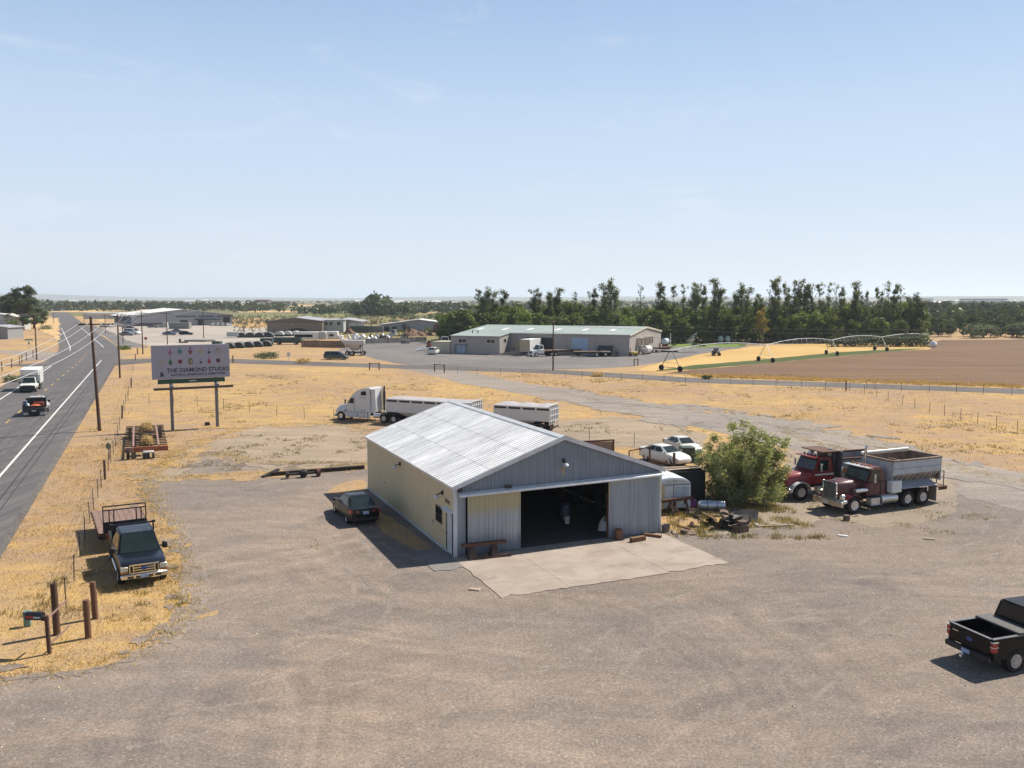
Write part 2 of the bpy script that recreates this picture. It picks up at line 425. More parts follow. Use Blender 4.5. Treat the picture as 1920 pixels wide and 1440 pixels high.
rgt = random.Random(31)
for k in range(13):       # sealed cracks across the carriageway
    p, d = hw(-42 + k * 10.5 + rgt.uniform(-3, 3)); nn = Vector((d.y, -d.x, 0)); a0, a1 = rgt.choice(((-4, 3.6), (.2, 3.6), (-4, .1))); V = []; F = []
    for i in range(10):
        u = a0 + (a1 - a0) * i / 9; q = p + nn * u + d * (mnoise.noise(Vector((u * .8, k * 3.1, 0))) * .7); V += [(q.x, q.y, .0595), (q.x + d.x * .09, q.y + d.y * .09, .0595)]
    F = [(2 * i, 2 * i + 1, 2 * i + 3, 2 * i + 2) for i in range(9)]
    MB().add(V, F).build('tar_seam', _mc['tar'], road, smooth=False)

# side road, left branch, yards, lot, track, fields
def band(name, px, w, z, m, amp=.25, seed=0, step=1.5):
    c = [Vector((*gp(*p), 0)) for p in px]; L = []; Rr = []
    for i, p in enumerate(c):
        d = (c[min(i + 1, len(c) - 1)] - c[max(i - 1, 0)]).normalized(); nn = Vector((-d.y, d.x, 0))
        wi = w[i] if isinstance(w, (list, tuple)) else w
        L.append(p + nn * wi / 2); Rr.append(p - nn * wi / 2)
    return sheet(name, [(p.x, p.y) for p in L] + [(p.x, p.y) for p in reversed(Rr)], z, m, amp, step, seed)
sr = band('side_road', [(120, 678), (190, 683), (240, 677), (300, 674.5), (440, 677), (640, 684), (840, 690.5), (1040, 697), (1300, 713), (1920, 734), (2600, 757)],
          [26, 22, 15, 12, 10.5, 8.5, 8, 7.6, 8, 7.4, 7.4], .020, M_SHOULDER, .22, 3)
band('farm_lane', [(150, 672), (95, 664), (40, 660), (-60, 658), (-400, 655)], [22, 12, 9, 8, 8], .016, M_TRACK, .3, 4)
band('roadside_ditch', [(252, 652), (215, 632), (185, 618), (165, 610)], [7, 5, 5, 5], .012, M_YARD, .5, 14)

sheet('gravel_yard', PX((634, 657), (655, 647), (690, 643), (760, 641), (850, 640), (900, 642), (1000, 640), (1250, 648), (1330, 650.5), (1400, 648), (1402, 651),
      (1310, 664), (1240, 679), (1185, 687), (1110, 692), (1040, 693), (900, 691), (790, 688), (745, 682), (700, 672), (668, 664)), .010, M_YARD, .5, 2.5, 5)
sheet('warehouse_yard', PX((176, 607), (230, 613), (330, 609), (430, 610), (462, 606), (520, 618), (560, 632), (520, 640), (440, 650), (360, 652), (290, 651), (246, 641), (215, 626)), .026, M_PALEYARD, .8, 4, 6)
lotpx = [(-900, 1700), (-500, 1345), (-200, 1290), (-60, 1276), (30, 1268), (90, 1263), (150, 1256), (215, 1243), (280, 1213), (330, 1180), (347, 1140), (338, 1090), (330, 1040), (318, 1000),
         (300, 968), (284, 938), (272, 908), (282, 884), (330, 862), (400, 850), (470, 866), (560, 870), (640, 868), (700, 872),
         (1000, 905), (1236, 990), (1290, 1006), (1350, 1004), (1420, 990), (1500, 984), (1560, 972), (1640, 990), (1720, 985), (1790, 960), (1800, 925),
         (1770, 890), (1700, 868), (1640, 852), (1560, 838), (1490, 820), (1470, 800), (1560, 812), (1650, 838), (1750, 868), (1920, 906), (2500, 1010), (3200, 1250), (3200, 1700)]
sheet('gravel_lot', PX(*lotpx), .012, M_LOT, .38, .5, 1)
sheet('dirt_patch', PX((284, 886), (330, 850), (400, 820), (470, 800), (560, 795), (650, 797), (720, 815), (760, 850), (700, 875), (640, 872), (560, 875), (480, 872), (420, 858), (350, 870), (300, 900)), .0075, M_DIRT, .55, .5, 7)
M_PARKDIRT = mat_gravel('parking_dirt', (.285, .232, .182), (.35, .272, .195), (.23, .195, .16), .1)
sheet('dirt_patch', PX((1300, 1020), (1360, 985), (1420, 960), (1470, 935), (1480, 890), (1470, 845), (1540, 838), (1640, 845), (1720, 868), (1790, 888), (1830, 940), (1790, 1000), (1640, 1015), (1560, 1000), (1500, 1010), (1400, 1018)), .006, M_PARKDIRT, .5, .5, 8)
sheet('dirt_patch', PX((1050, 790), (1150, 780), (1280, 800), (1330, 820), (1300, 850), (1180, 840), (1080, 830), (1020, 815)), .006, M_DIRT, .8, .7, 9)
band('gravel_track', [(770, 689), (830, 697), (915, 717), (1040, 737), (1120, 752), (1200, 765), (1300, 783), (1400, 803), (1500, 828), (1600, 852), (1760, 892)],
     [6, 8, 8.5, 8.5, 8, 8, 8, 8, 7, 6, 5], .016, M_TRACK, .45, 10, .8)
sheet('gravel_turnout', PX((1200, 757), (1330, 772), (1450, 785), (1560, 810), (1650, 838), (1750, 868), (1920, 905), (2400, 990), (1920, 965), (1810, 930), (1772, 890), (1700, 868), (1600, 850), (1480, 842), (1380, 818), (1270, 791)), .0195, M_TRACK, .8, .7, 11)
# tyre ruts pressed into the lot
def ruts(paths):
    rr = random.Random(91); V = []; F = []
    for (pts, gauge) in paths:
        P = [Vector((*gp(*p), 0)) for p in pts]; L = []
        for i in range(len(P) - 1):
            p0, p1, p2, p3 = P[max(0, i - 1)], P[i], P[i + 1], P[min(len(P) - 1, i + 2)]
            for k in range(26):
                t = k / 26; L.append(.5 * ((2 * p1) + (p2 - p0) * t + (2 * p0 - 5 * p1 + 4 * p2 - p3) * t * t + (3 * p1 - p0 - 3 * p2 + p3) * t ** 3))
        for off in (-gauge / 2, gauge / 2):
            for i in range(len(L) - 1):
                if mnoise.noise(Vector((i * .13, off * 3, len(V) * .0001))) < .02: continue
                d = (L[i + 1] - L[i]).normalized(); nn = Vector((-d.y, d.x, 0)); w = .10 + .10 * mnoise.noise(Vector((i * .7, off, 2)))
                s0 = len(V); z = .0125 + s0 * 4e-7
                for q, sg in ((L[i], -1), (L[i], 1), (L[i + 1], 1), (L[i + 1], -1)):
                    r = q + nn * (off + sg * w); V.append((r.x, r.y, z))
                F.append((s0, s0 + 1, s0 + 2, s0 + 3))
    me = bpy.data.meshes.new('tyre_ruts'); me.from_pydata(V, [], F); me.update(); me.materials.append(M_RUT); o = bpy.data.objects.new('tyre_ruts', me); link(o); o['kind'] = 'stuff'
M_RUT = mat_gravel('rut_gravel', (.232, .198, .176), (.292, .236, .197), (.20, .174, .158), .3)
ruts([(((-40, 1330), (260, 1300), (560, 1235), (700, 1120), (640, 1000)), 1.65), (((100, 1400), (520, 1330), (900, 1260), (1250, 1190), (1600, 1120), (1900, 1080)), 1.7), (((345, 1230), (420, 1120), (395, 1010), (330, 920)), 1.6),
      (((566, 1135), (590, 1160), (596, 1182)), .8), (((740, 1205), (800, 1196), (900, 1180), (1020, 1130)), 1.6), (((1920, 1010), (1700, 1060), (1450, 1090), (1250, 1150), (1120, 1260), (1100, 1420)), 1.7), (((1900, 950), (1850, 1040), (1700, 1150), (1500, 1280), (1400, 1420)), 1.7)])
# far side fields
sheet('plowed_field', PX((1245, 700), (1300, 693), (1440, 681.5), (1580, 668.5), (1660, 659.5), (1745, 655), (1755, 641), (1765, 637.5), (1920, 637), (2700, 636), (2700, 740), (1920, 726), (1700, 719), (1480, 708), (1300, 702)), .009, M_PLOWED, .5, 3, 12)
sheet('stubble_field', PX((1195, 693), (1250, 678), (1320, 663), (1405, 650), (1480, 645), (1640, 646), (1740, 648), (1745, 655), (1660, 659), (1580, 667), (1440, 680), (1300, 692), (1240, 700)), .004, M_STUBBLE, .5, 3, 13)
sheet('crop_strip', PX((1225, 696), (1290, 686), (1440, 673), (1580, 660), (1680, 654.5), (1745, 653), (1660, 660), (1580, 667.8), (1440, 681), (1300, 692.5)), .0145, M_CROP, .5, 3, 15)
sheet('lawn', PX((1250, 642), (1385, 642), (1400, 645), (1390, 651), (1330, 652), (1256, 650.5)), .022, M_LAWN, .6, 3, 16)
sheet('scrub_field', PX((430, 612), (500, 600), (540, 592), (620, 588.5), (870, 588), (900, 620), (860, 640), (700, 640), (560, 625)), .006, M_SCRUB, 2, 8, 17)
sheet('ochre_field', PX((434, 607), (470, 601), (520, 604), (505, 613), (470, 616), (435, 611)), .034, M_OCHRE, 1.5, 6, 18)
sheet('ochre_field', PX((735, 608), (752, 598), (770, 596), (800, 604), (765, 609)), .036, M_OCHRE, 2.5, 6, 19)
sheet('far_green_field', PX((430, 592), (560, 590), (680, 587), (860, 587.5), (860, 590.5), (680, 592), (560, 594.5), (440, 597)), .030, M_FARGREEN, 2, 20, 20)
sheet('far_plain', [(-26000, 900), (-900, 640), (-400, 640), (300, 640), (900, 560), (26000, 640), (26000, 29900), (-26000, 29900)], .02, M_FARLAND, 0)
M_FARGOLD = mat_field('far_gold', (.52, .35, .17), (.60, .42, .22), (.35, .25, .12), 0, .05, .1)
for sd_, q in enumerate([((440, 583), (560, 582), (575, 585), (450, 586)), ((160, 592), (210, 588), (222, 592), (190, 604)), ((770, 585), (830, 584.5), (842, 586.5), (780, 587)),
                         ((690, 588.2), (835, 587.4), (835, 588.4), (700, 589.4)), ((1590, 568), (1690, 566), (1740, 568.5), (1640, 571)), ((60, 600), (110, 596), (112, 640), (60, 612))]):
    sheet('gold_field', PX(*q), .05 + sd_ * .006, M_FARGOLD, 1.5, 12, 30 + sd_)
# ------------------------------------------------------------------ metal garage
GA = R(23.4); GO = gp(852, 1045)
GW, GL, EAVE, RIDGE = 12.0, 17.2, 3.6, 5.7
gar = thing('metal_garage', 'tan and grey ribbed metal garage with open sliding doors and white metal roof', 'garage', GO, GA)
def siding(name, base, top=None, bottom=None, tz=3.0, bz=1.0, streak=.18, rough=.55, metal=.1):
    g = NG(name); v = g.coord((9, 9, .22)); n = g.noise(1.0, 5, .65, v); big = g.noise(.8, 5, .6)
    c = g.mix(1.0, base, g.ramp(n, .3, .7, 1 - streak, 1 + streak), 'MULTIPLY')
    sp = g.node('ShaderNodeSeparateXYZ'); g.t.links.new(g.coord(), sp.inputs[0])
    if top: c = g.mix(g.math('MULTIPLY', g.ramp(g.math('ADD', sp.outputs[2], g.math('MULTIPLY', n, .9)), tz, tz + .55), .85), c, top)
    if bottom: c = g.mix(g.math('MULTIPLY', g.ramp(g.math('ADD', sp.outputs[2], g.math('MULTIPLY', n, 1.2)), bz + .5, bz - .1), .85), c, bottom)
    c = g.mix(g.ramp(big, .55, .75, 0, .3), c, tuple(t * .62 for t in base))
    c = g.mix(g.ramp(g.noise(1.0, 3, .5, g.coord((4, 4, .12), .7)), .66, .76, 0, .35), c, (.26, .17, .10))
    return g.done(c, rough, metal, .4)
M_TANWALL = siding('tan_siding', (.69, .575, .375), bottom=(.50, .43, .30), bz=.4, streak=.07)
M_GREYWALL = siding('grey_siding', (.225, .262, .305), streak=.2)
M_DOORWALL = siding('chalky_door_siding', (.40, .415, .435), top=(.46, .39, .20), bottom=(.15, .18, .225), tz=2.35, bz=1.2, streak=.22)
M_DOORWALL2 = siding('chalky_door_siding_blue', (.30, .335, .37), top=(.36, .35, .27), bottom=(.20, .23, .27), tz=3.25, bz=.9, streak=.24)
M_TRIM = M('pale_trim', (.66, .68, .70), .45, .1, var=.08, dirt=(.4, .38, .34), da=.4)
M_WHITEMETAL = M('white_metal', (.74, .74, .73), .4, .0, var=.06, dirt=(.45, .40, .33), da=.3)
M_DARKMETAL = M('dark_metal', (.045, .045, .05), .5, .5, var=.3)
M_RUST = M('rusty_steel', (.13, .062, .038), .8, .2, var=.35, vs=5, dirt=(.05, .035, .03), da=.7, ds=4)
M_OLDWOOD = M('old_wood', (.20, .13, .085), .85, 0, var=.35, vs=4, stretch=(6, 6, .6), dirt=(.07, .05, .04), da=.6)
M_CONC = None
def mat_conc(name, a, b):
    g = NG(name); big = g.noise(.5, 6, .65, None, .5); fine = g.noise(7, 5, .65)
    c = g.mix(g.ramp(big, .38, .66), a, b); c = g.mix(g.ramp(g.noise(.33, 5, .7, g.coord((1, 2.4, 1), -.4), .8), .52, .68, 0, .6), c, tuple(t * .62 for t in a))
    c = g.mix(g.ramp(fine, .58, .75, 0, .35), c, tuple(t * .7 for t in a))
    c = g.mix(1.0, c, g.ramp(g.rand(), 0, 1, .94, 1.06), 'MULTIPLY'); g.bump(fine, .2, .01)
    return g.done(c, .9, 0, .2)
M_CONC = mat_conc('worn_concrete', (.315, .258, .218), (.40, .338, .29))
M_CONCDK = mat_conc('dark_concrete', (.20, .188, .18), (.25, .23, .215))

def prof(u0, u1, pitch=.2286, rib=.022):
    n = max(1, round((u1 - u0) / pitch)); p = (u1 - u0) / n; L = []
    for k in range(n):
        a = u0 + k * p; L += [(a, 0), (a + p * .62, 0), (a + p * .72, rib), (a + p * .90, rib)]
    return L + [(u1, 0)]
def wall_sheet(name, m, par, u0, u1, zlo, ztop, plane, out, pitch=.2286, rib=.022, seam=.006):
    """ribbed sheet; plane(u, d, z) gives the point, d metres proud"""
    mb = MB(); L = prof(u0, u1 - seam, pitch, rib); V = []; F = []
    for u, d in L: V += [plane(u, d * out, zlo), plane(u, d * out, ztop(u))]
    for i in range(len(L) - 1): F.append((2 * i, 2 * i + 2, 2 * i + 3, 2 * i + 1))
    return mb.add(V, F).build(name, m, par, smooth=False)
rake = lambda u: EAVE + (RIDGE - EAVE) * (1 - abs(u - GW / 2) / (GW / 2)) - .03
# walls
left = lambda v, d, z: (-d, v, z); right = lambda v, d, z: (GW + d, v, z)
front = lambda u, d, z: (u, -d, z); back = lambda u, d, z: (u, GL + d, z)
ns = 19
for k in range(ns):
    a, b = GL * k / ns, GL * (k + 1) / ns
    if k == 0: wall_sheet('wall_panel', M_TANWALL, gar, a, b, 2.15, lambda v: EAVE - .02, left, 1); 
    else: wall_sheet('wall_panel', M_TANWALL, gar, a, b, .12, lambda v: EAVE - .02, left, 1)
    wall_sheet('wall_panel', M_GREYWALL, gar, a, b, .12, lambda v: EAVE - .02, right, 1)
nf = 13
for k in range(nf):
    a, b = GW * k / nf, GW * (k + 1) / nf
    wall_sheet('gable_panel', M_GREYWALL, gar, a, b, 3.22, rake, front, 1)
    wall_sheet('wall_panel', M_TANWALL, gar, a, b, .1, rake, back, 1)
wall_sheet('wall_panel', M_DOORWALL2, gar, .14, .62, .06, lambda u: 3.22, front, 1)
MB().bb(0, GW, .06, .14, 3.2, 3.3).bb(.0, .5, .06, .14, 0, 3.2).bb(GW - .3, GW, .06, .14, 0, 3.2).build('door_frame', M_DARKMETAL, gar)
M_INDARK = M('interior_darkening', (.022, .022, .024), .9)  # dark panels added inside walls and roof to keep the interior near black
MB().bb(.04, .06, .1, GL - .1, .14, EAVE - .1).build('interior_darkener', M_INDARK, gar); MB().bb(GW - .06, GW - .04, .1, GL - .1, .14, EAVE - .1).build('interior_darkener', M_INDARK, gar)
MB().prism([(.1, .14), (GW - .1, .14), (GW - .1, EAVE - .12), (GW / 2, RIDGE - .14), (.1, EAVE - .12)], GL - .08, GL - .06, 'y').build('interior_darkener', M_INDARK, gar)
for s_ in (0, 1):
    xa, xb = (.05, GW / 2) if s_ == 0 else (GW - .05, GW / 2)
    MB().hexa([(xa, .06, EAVE - .10), (xb, .06, RIDGE - .10), (xb, GL - .06, RIDGE - .10), (xa, GL - .06, EAVE - .10), (xa, .06, EAVE - .08), (xb, .06, RIDGE - .08), (xb, GL - .06, RIDGE - .08), (xa, GL - .06, EAVE - .08)]).build('interior_darkener', M_INDARK, gar)
# foundation curb + interior
MB().bb(-.06, .12, .9, GL + .06, 0, .13).bb(GW - .12, GW + .06, 0, GL + .06, 0, .13).bb(.12, GW - .12, GL - .1, GL + .06, 0, .13).build('foundation', M('footing_concrete', (.52, .54, .55), .9), gar)
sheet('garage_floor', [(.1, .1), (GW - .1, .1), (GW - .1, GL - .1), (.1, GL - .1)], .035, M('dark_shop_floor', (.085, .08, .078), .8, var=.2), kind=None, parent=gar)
M_FRAME = M('interior_frame', (.16, .13, .10), .8)
mb = MB()
for k in range(1, 6):
    v = GL * k / 6
    mb.bar((.15, v, 0), (.15, v, EAVE - .1), .14).bar((GW - .15, v, 0), (GW - .15, v, EAVE - .1), .14).bar((.15, v, EAVE - .2), (GW / 2, v, RIDGE - .2), .12).bar((GW / 2, v, RIDGE - .2), (GW - .15, v, EAVE - .2), .12).bar((.15, v, EAVE - .25), (GW - .15, v, EAVE - .25), .1)
mb.build('roof_truss', M_FRAME, gar, smooth=False)
# roof sheets: three laps up each slope
def mat_roof():
    g = NG('galvanised_roof'); st = g.noise(1.0, 6, .7, g.coord((.35, 3.4, 1)), .3); big = g.noise(.7, 4, .6); fn = g.noise(5, 5, .7, g.coord((.5, 2, 1)))
    c = g.mix(g.ramp(st, .36, .66), (.84, .84, .84), (1.0, .995, .985)); c = g.mix(g.ramp(fn, .54, .72, 0, .5), c, (.60, .61, .63))
    sp = g.node('ShaderNodeSeparateXYZ'); g.t.links.new(g.coord(), sp.inputs[0])
    fr = g.math('FRACT', g.math('DIVIDE', g.math('ADD', sp.outputs[1], .18), 17.56 / 57)); ln = g.math('MULTIPLY', g.ramp(g.math('ABSOLUTE', g.math('SUBTRACT', fr, .66)), .10, .02), g.ramp(st, .35, .6, .55, .15))
    c = g.mix(ln, c, (.30, .32, .36))  # streaky grime lines along the ribs, rib shading put into the colour
    c = g.mix(1.0, c, g.ramp(g.rand(), 0, 1, .88, 1.06), 'MULTIPLY'); c = g.mix(1.0, c, g.ramp(big, .3, .7, .93, 1.05), 'MULTIPLY')
    return g.done(c, .6, 0.0, .2)
M_ROOF = mat_roof()
def roof_sheet(side, k, n, j, laps):
    v0, v1 = -.18 + (GL + .36) * k / n, -.18 + (GL + .36) * (k + 1) / n
    ov = .12
    s0 = -ov / (GW / 2) if j == 0 else j / laps - .012
    s1 = (j + 1) / laps - (.004 if j == laps - 1 else 0)
    L = prof(v0, v1 - .006, .30, .045); V = []; F = []; lift = .012 * (1 - 0) 
    def pt(v, d, s, up):
        u = s * GW / 2; z = EAVE + (RIDGE - EAVE) * s + d + up
        return ((u if side < 0 else GW - u), v, z)
    for v, d in L: V += [pt(v, d, s0, .012), pt(v, d, s1, 0)]
    for i in range(len(L) - 1): F.append((2 * i, 2 * i + 2, 2 * i + 3, 2 * i + 1))
    return MB().add(V, F).build('roof_panel', M_ROOF, gar, smooth=False)
for side in (-1, 1):
    for k in range(19):
        for j in range(3): roof_sheet(side, k, 19, j, 3)
sl = (RIDGE - EAVE) / (GW / 2)
MB().add([(GW / 2 - .25, -.2, RIDGE - .25 * sl + .06), (GW / 2, -.2, RIDGE + .075), (GW / 2 + .25, -.2, RIDGE - .25 * sl + .06),
          (GW / 2 - .25, GL + .2, RIDGE - .25 * sl + .06), (GW / 2, GL + .2, RIDGE + .075), (GW / 2 + .25, GL + .2, RIDGE - .25 * sl + .06)],
         [(0, 1, 4, 3), (1, 2, 5, 4)]).build('ridge_cap', M_TRIM, gar)
for v in (-.19, GL + .19):
    for s in (-1, 1):
        uu = -.15 if s < 0 else GW + .15
        MB().hexa([(uu, v - .03, EAVE - .15 * sl - .17), (uu, v + .03, EAVE - .15 * sl - .17), (GW / 2, v + .03, RIDGE - .15), (GW / 2, v - .03, RIDGE - .15),
                   (uu, v - .03, EAVE - .15 * sl + .06), (uu, v + .03, EAVE - .15 * sl + .06), (GW / 2, v + .03, RIDGE + .085), (GW / 2, v - .03, RIDGE + .085)]).build('rake_trim', M_TRIM, gar, smooth=False)
MB().bb(-.17, -.12, -.15, GL + .15, EAVE - .13, EAVE - .01).build('eave_trim', M_WHITEMETAL, gar)
MB().bb(GW + .12, GW + .17, -.15, GL + .15, EAVE - .13, EAVE - .01).build('eave_trim', M_WHITEMETAL, gar)
for u0, u1 in ((-.035, .15), (GW - .15, GW + .035)):
    MB().bb(u0, u1, -.045, .10, .03, EAVE - .06).build('corner_trim', M_TRIM, gar)
MB().bb(-.035, .12, GL - .1, GL + .04, .1, EAVE - .05).build('corner_trim', M_TRIM, gar)
# sliding door track cover and doors
MB().hexa([(.2, -.34, 3.05), (GW - .12, -.34, 3.19), (GW - .12, -.03, 3.19), (.2, -.03, 3.05), (.2, -.34, 3.18), (GW - .12, -.34, 3.32), (GW - .12, -.03, 3.40), (.2, -.03, 3.26)]).build('door_track_cover', M_TRIM, gar, bevel=.015)
fd = lambda u, d, z: (u, -.16 - d, z)
def door(u0, u1, m, zt):
    n = 3
    for k in range(n):
        a, b = u0 + (u1 - u0) * k / n, u0 + (u1 - u0) * (k + 1) / n
        p = wall_sheet('sliding_door', m, gar, a, b, .09, lambda u: zt, fd, 1, .24, .02, .004)
    MB().bb(u0, u0 + .06, -.19, -.1, .07, zt).bb(u1 - .06, u1, -.19, -.1, .07, zt).bb(u0 + .06, u1 - .06, -.155, -.1, .07, .2).build('sliding_door_frame', M_DOORWALL, gar)
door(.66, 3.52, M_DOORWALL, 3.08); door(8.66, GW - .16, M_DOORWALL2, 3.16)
MB().bb(8.62, 8.7, -.15, .02, .03, 2.5).build('door_jamb', M_RUST, gar)
# side door, window, awning, numbers, lamps
MB().bb(-.03, .02, .22, 1.02, .05, 2.1).build('side_door', M_TRIM, gar)
MB().bb(-.05, .03, 1.02, 1.10, .05, 2.16).bb(-.05, .03, .15, .22, .05, 2.16).build('side_door_frame', M_DARKMETAL, gar)
MB().tube((-.07, .95, 1.0), (-.03, .95, 1.0), .03, n=8).build('door_handle', M_DARKMETAL, gar)
MB().hexa([(-.22, .1, 2.17), (-.22, 1.35, 2.17), (-.02, 1.35, 2.19), (-.02, .1, 2.19), (-.22, .1, 2.2), (-.22, 1.35, 2.2), (-.02, 1.35, 2.32), (-.02, .1, 2.32)]).build('door_awning', M_TRIM, gar)
win = MB().bb(-.055, -.02, 1.75, 2.75, 1.25, 2.1).build('window', M('window_frame_dark', (.10, .09, .085), .6), gar)
M_GLASS = M('dark_glass', (.012, .015, .016), .08, 0, var=.2, spec=.45)
M_TGLASS = M('tinted_glass', (.016, .026, .025), .05, 0, var=.25, spec=.5)
for a in (1.81, 2.28):
    for z in (1.3, 1.69): MB().bb(-.065, -.056, a, a + .41, z, z + .35).build('window_pane', M_GLASS, win)
M_BLACK = M('black_paint', (.02, .02, .022), .5, var=.1)
text_mesh('house_number', '78745', .30, M_BLACK, gar, (-.03, 1.3, 2.52), (R(90), 0, R(-90)), .005)
def wall_lamp(p, d):
    b = MB().lathe([(.02, 0), (.10, -.02), (.15, -.10), (.10, -.17), (.02, -.18)], 14, (p[0] + d[0] * .35, p[1] + d[1] * .35, p[2])).build('wall_lamp', M_TRIM, gar)
    MB().tube((p[0], p[1], p[2] + .12), (p[0] + d[0] * .35, p[1] + d[1] * .35, p[2] + .02), .03, n=6).box((p[0] + d[0] * .04, p[1] + d[1] * .04, p[2] + .1), (.12, .12, .2)).build('lamp_arm', M_DARKMETAL, b)
wall_lamp((-.02, 9.3, 3.0), (-1, 0)); wall_lamp((-.02, 1.6, 2.85), (-1, 0)); wall_lamp((6.0, -.02, 4.35), (0, -1))
MB().box((2.75, -.38, 3.42), (.34, .16, .16)).build('floodlight', M_DARKMETAL, gar)
MB().box((.28, -.1, 3.38), (.24, .14, .16)).build('floodlight', M_DARKMETAL, gar)
MB().bb(-.09, -.02, 3.25, 3.42, 1.0, 1.16).build('outlet_box', M_TRIM, gar); MB().bb(-.09, -.02, 13.0, 13.15, 1.2, 1.35).build('outlet_box', M_TRIM, gar)
MB().prism([(5.9, 4.12), (6.1, 4.12), (6.05, 3.7), (5.98, 3.62), (5.93, 3.75)], -.030, -.026, 'y').build('rust_stain', M('rust_stain', (.36, .27, .17), .8, var=.3, dirt=(.33, .36, .4), da=.9, ds=3), gar)

# concrete apron in slabs
ap = tag(bpy.data.objects.new('concrete_apron', None), kind='structure'); link(ap); ap.location = (*GO, 0); ap.rotation_euler = (0, 0, GA)
def slab(u0, u1, v0, v1, m=M_CONC, j=.012, seed=1):
    mb = MB(); nx, ny = 14, 10
    def ed(u, v, amp):  # broken outer edges
        return amp * (mnoise.noise(Vector((u * 1.7, v * 1.7, seed))) + .5 * mnoise.noise(Vector((u * 5, v * 5, seed))))
    B = [(u0 + (u1 - u0) * i / nx, v0) for i in range(nx)] + [(u1, v0 + (v1 - v0) * i / ny) for i in range(ny)] + [(u1 - (u1 - u0) * i / nx, v1) for i in range(nx)] + [(u0, v1 - (v1 - v0) * i / ny) for i in range(ny)]
    P = []
    for u, v in B:
        if abs(v - v0) < .01: v += ed(u, v, .22)
        if abs(u - u0) < .01 and u0 < 1: u += ed(u, v, .14)
        if abs(u - u1) < .01 and u1 > 11: u += ed(u, v, .10)
        P.append((u, v))
    return mb.prism(P, 0, .04, 'z').build('concrete_slab', m, ap, smooth=False)
slab(-.15, 3.16, -6.45, .06, seed=1); slab(3.176, 8.40, -6.45, .06, seed=2); slab(8.416, 11.9, -6.3, .06, seed=3)
slab(-1.6, -.17, -1.85, 1.75, M_CONCDK, seed=4)  # side slab in the darker concrete colour
# ------------------------------------------------------------------ vehicles
def paint(name, col, rough=.28, coat=.6, dust=.12, var=.06, metal=0.0, spec=.5):
    g = NG(name); n = g.noise(1.8, 5, .6); z = g.node('ShaderNodeSeparateXYZ'); g.t.links.new(g.coord(), z.inputs[0])
    c = g.mix(g.ramp(n, .45, .8, 0, dust * 1.6), col, (.34, .28, .21))
    c = g.mix(g.math('MULTIPLY', g.ramp(g.math('ADD', z.outputs[2], g.math('MULTIPLY', n, .5)), 1.05, .45), dust * 2.5), c, (.34, .28, .21))
    g.set(g.b.inputs['Coat Weight'], coat); g.b.inputs['Coat Roughness'].default_value = .06
    return g.done(c, g.ramp(n, .3, .7, rough - .05, rough + .12), metal, spec)
P_NAVY = paint('navy_paint', (.005, .0065, .012), .3, .25, .0, spec=.35)
P_BLACK = paint('black_car_paint', (.004, .004, .004), .34, .05, .0, spec=.22)
P_BLKSEDAN = paint('black_sedan_paint', (.005, .0048, .0052), .3, .10, .0, spec=.25)
P_WHITE = paint('white_car_paint', (.72, .72, .70), .35, .3, .08)
P_TRUCKWHITE = paint('white_truck_paint', (.66, .67, .68), .4, .25, .10)
P_MAROON = paint('maroon_paint', (.085, .008, .016), .35, .3, .2)
P_RED = paint('red_paint', (.27, .014, .016), .38, .3, .18)
P_SILVER = paint('silver_car_paint', (.42, .43, .44), .35, .3, .08, metal=.3)
P_GREY = paint('grey_car_paint', (.13, .135, .145), .35, .3, .08)
P_BLUE = paint('blue_car_paint', (.06, .10, .19), .35, .3, .1)
P_GREEN = paint('dark_green_paint', (.012, .032, .032), .35, .3, .1)
P_DARKRED = paint('dark_red_car_paint', (.18, .025, .025), .35, .3, .1)
P_ORANGE = paint('orange_paint', (.55, .11, .02), .5, .1, .15)
M_RUBBER = M('tyre_rubber', (.022, .021, .021), .85, var=.3, dirt=(.16, .13, .10), da=.45, ds=3, spec=.2)
M_CHROME = M('chrome', (.72, .72, .72), .16, .95, var=.06, dirt=(.4, .33, .24), da=.45, ds=3)
M_ALU = M('aluminium', (.58, .59, .60), .32, .8, var=.1, dirt=(.36, .32, .27), da=.4)
M_RIM = M('wheel_rim_metal', (.50, .50, .50), .38, .6, var=.15, dirt=(.15, .12, .10), da=.5, ds=5)
M_PLASTIC = M('black_plastic', (.025, .025, .027), .55, var=.15)
M_UNDER = M('underbody', (.018, .017, .016), .9)
M_LAMP = M('lamp_lens', (.62, .60, .52), .12, 0, var=.08, spec=.8)
M_AMBER = M('amber_lens', (.55, .20, .03), .2)
M_REDLENS = M('red_lens', (.38, .02, .015), .15, spec=.7)
M_PLATE = M('pale_blue_plate', (.30, .42, .62), .5, var=.1, dirt=(.6, .65, .7), da=.6, ds=9)
M_PLATEW = M('white_plate', (.60, .62, .60), .5, var=.1)
M_BADGE = M('blue_badge', (.03, .07, .25), .3)

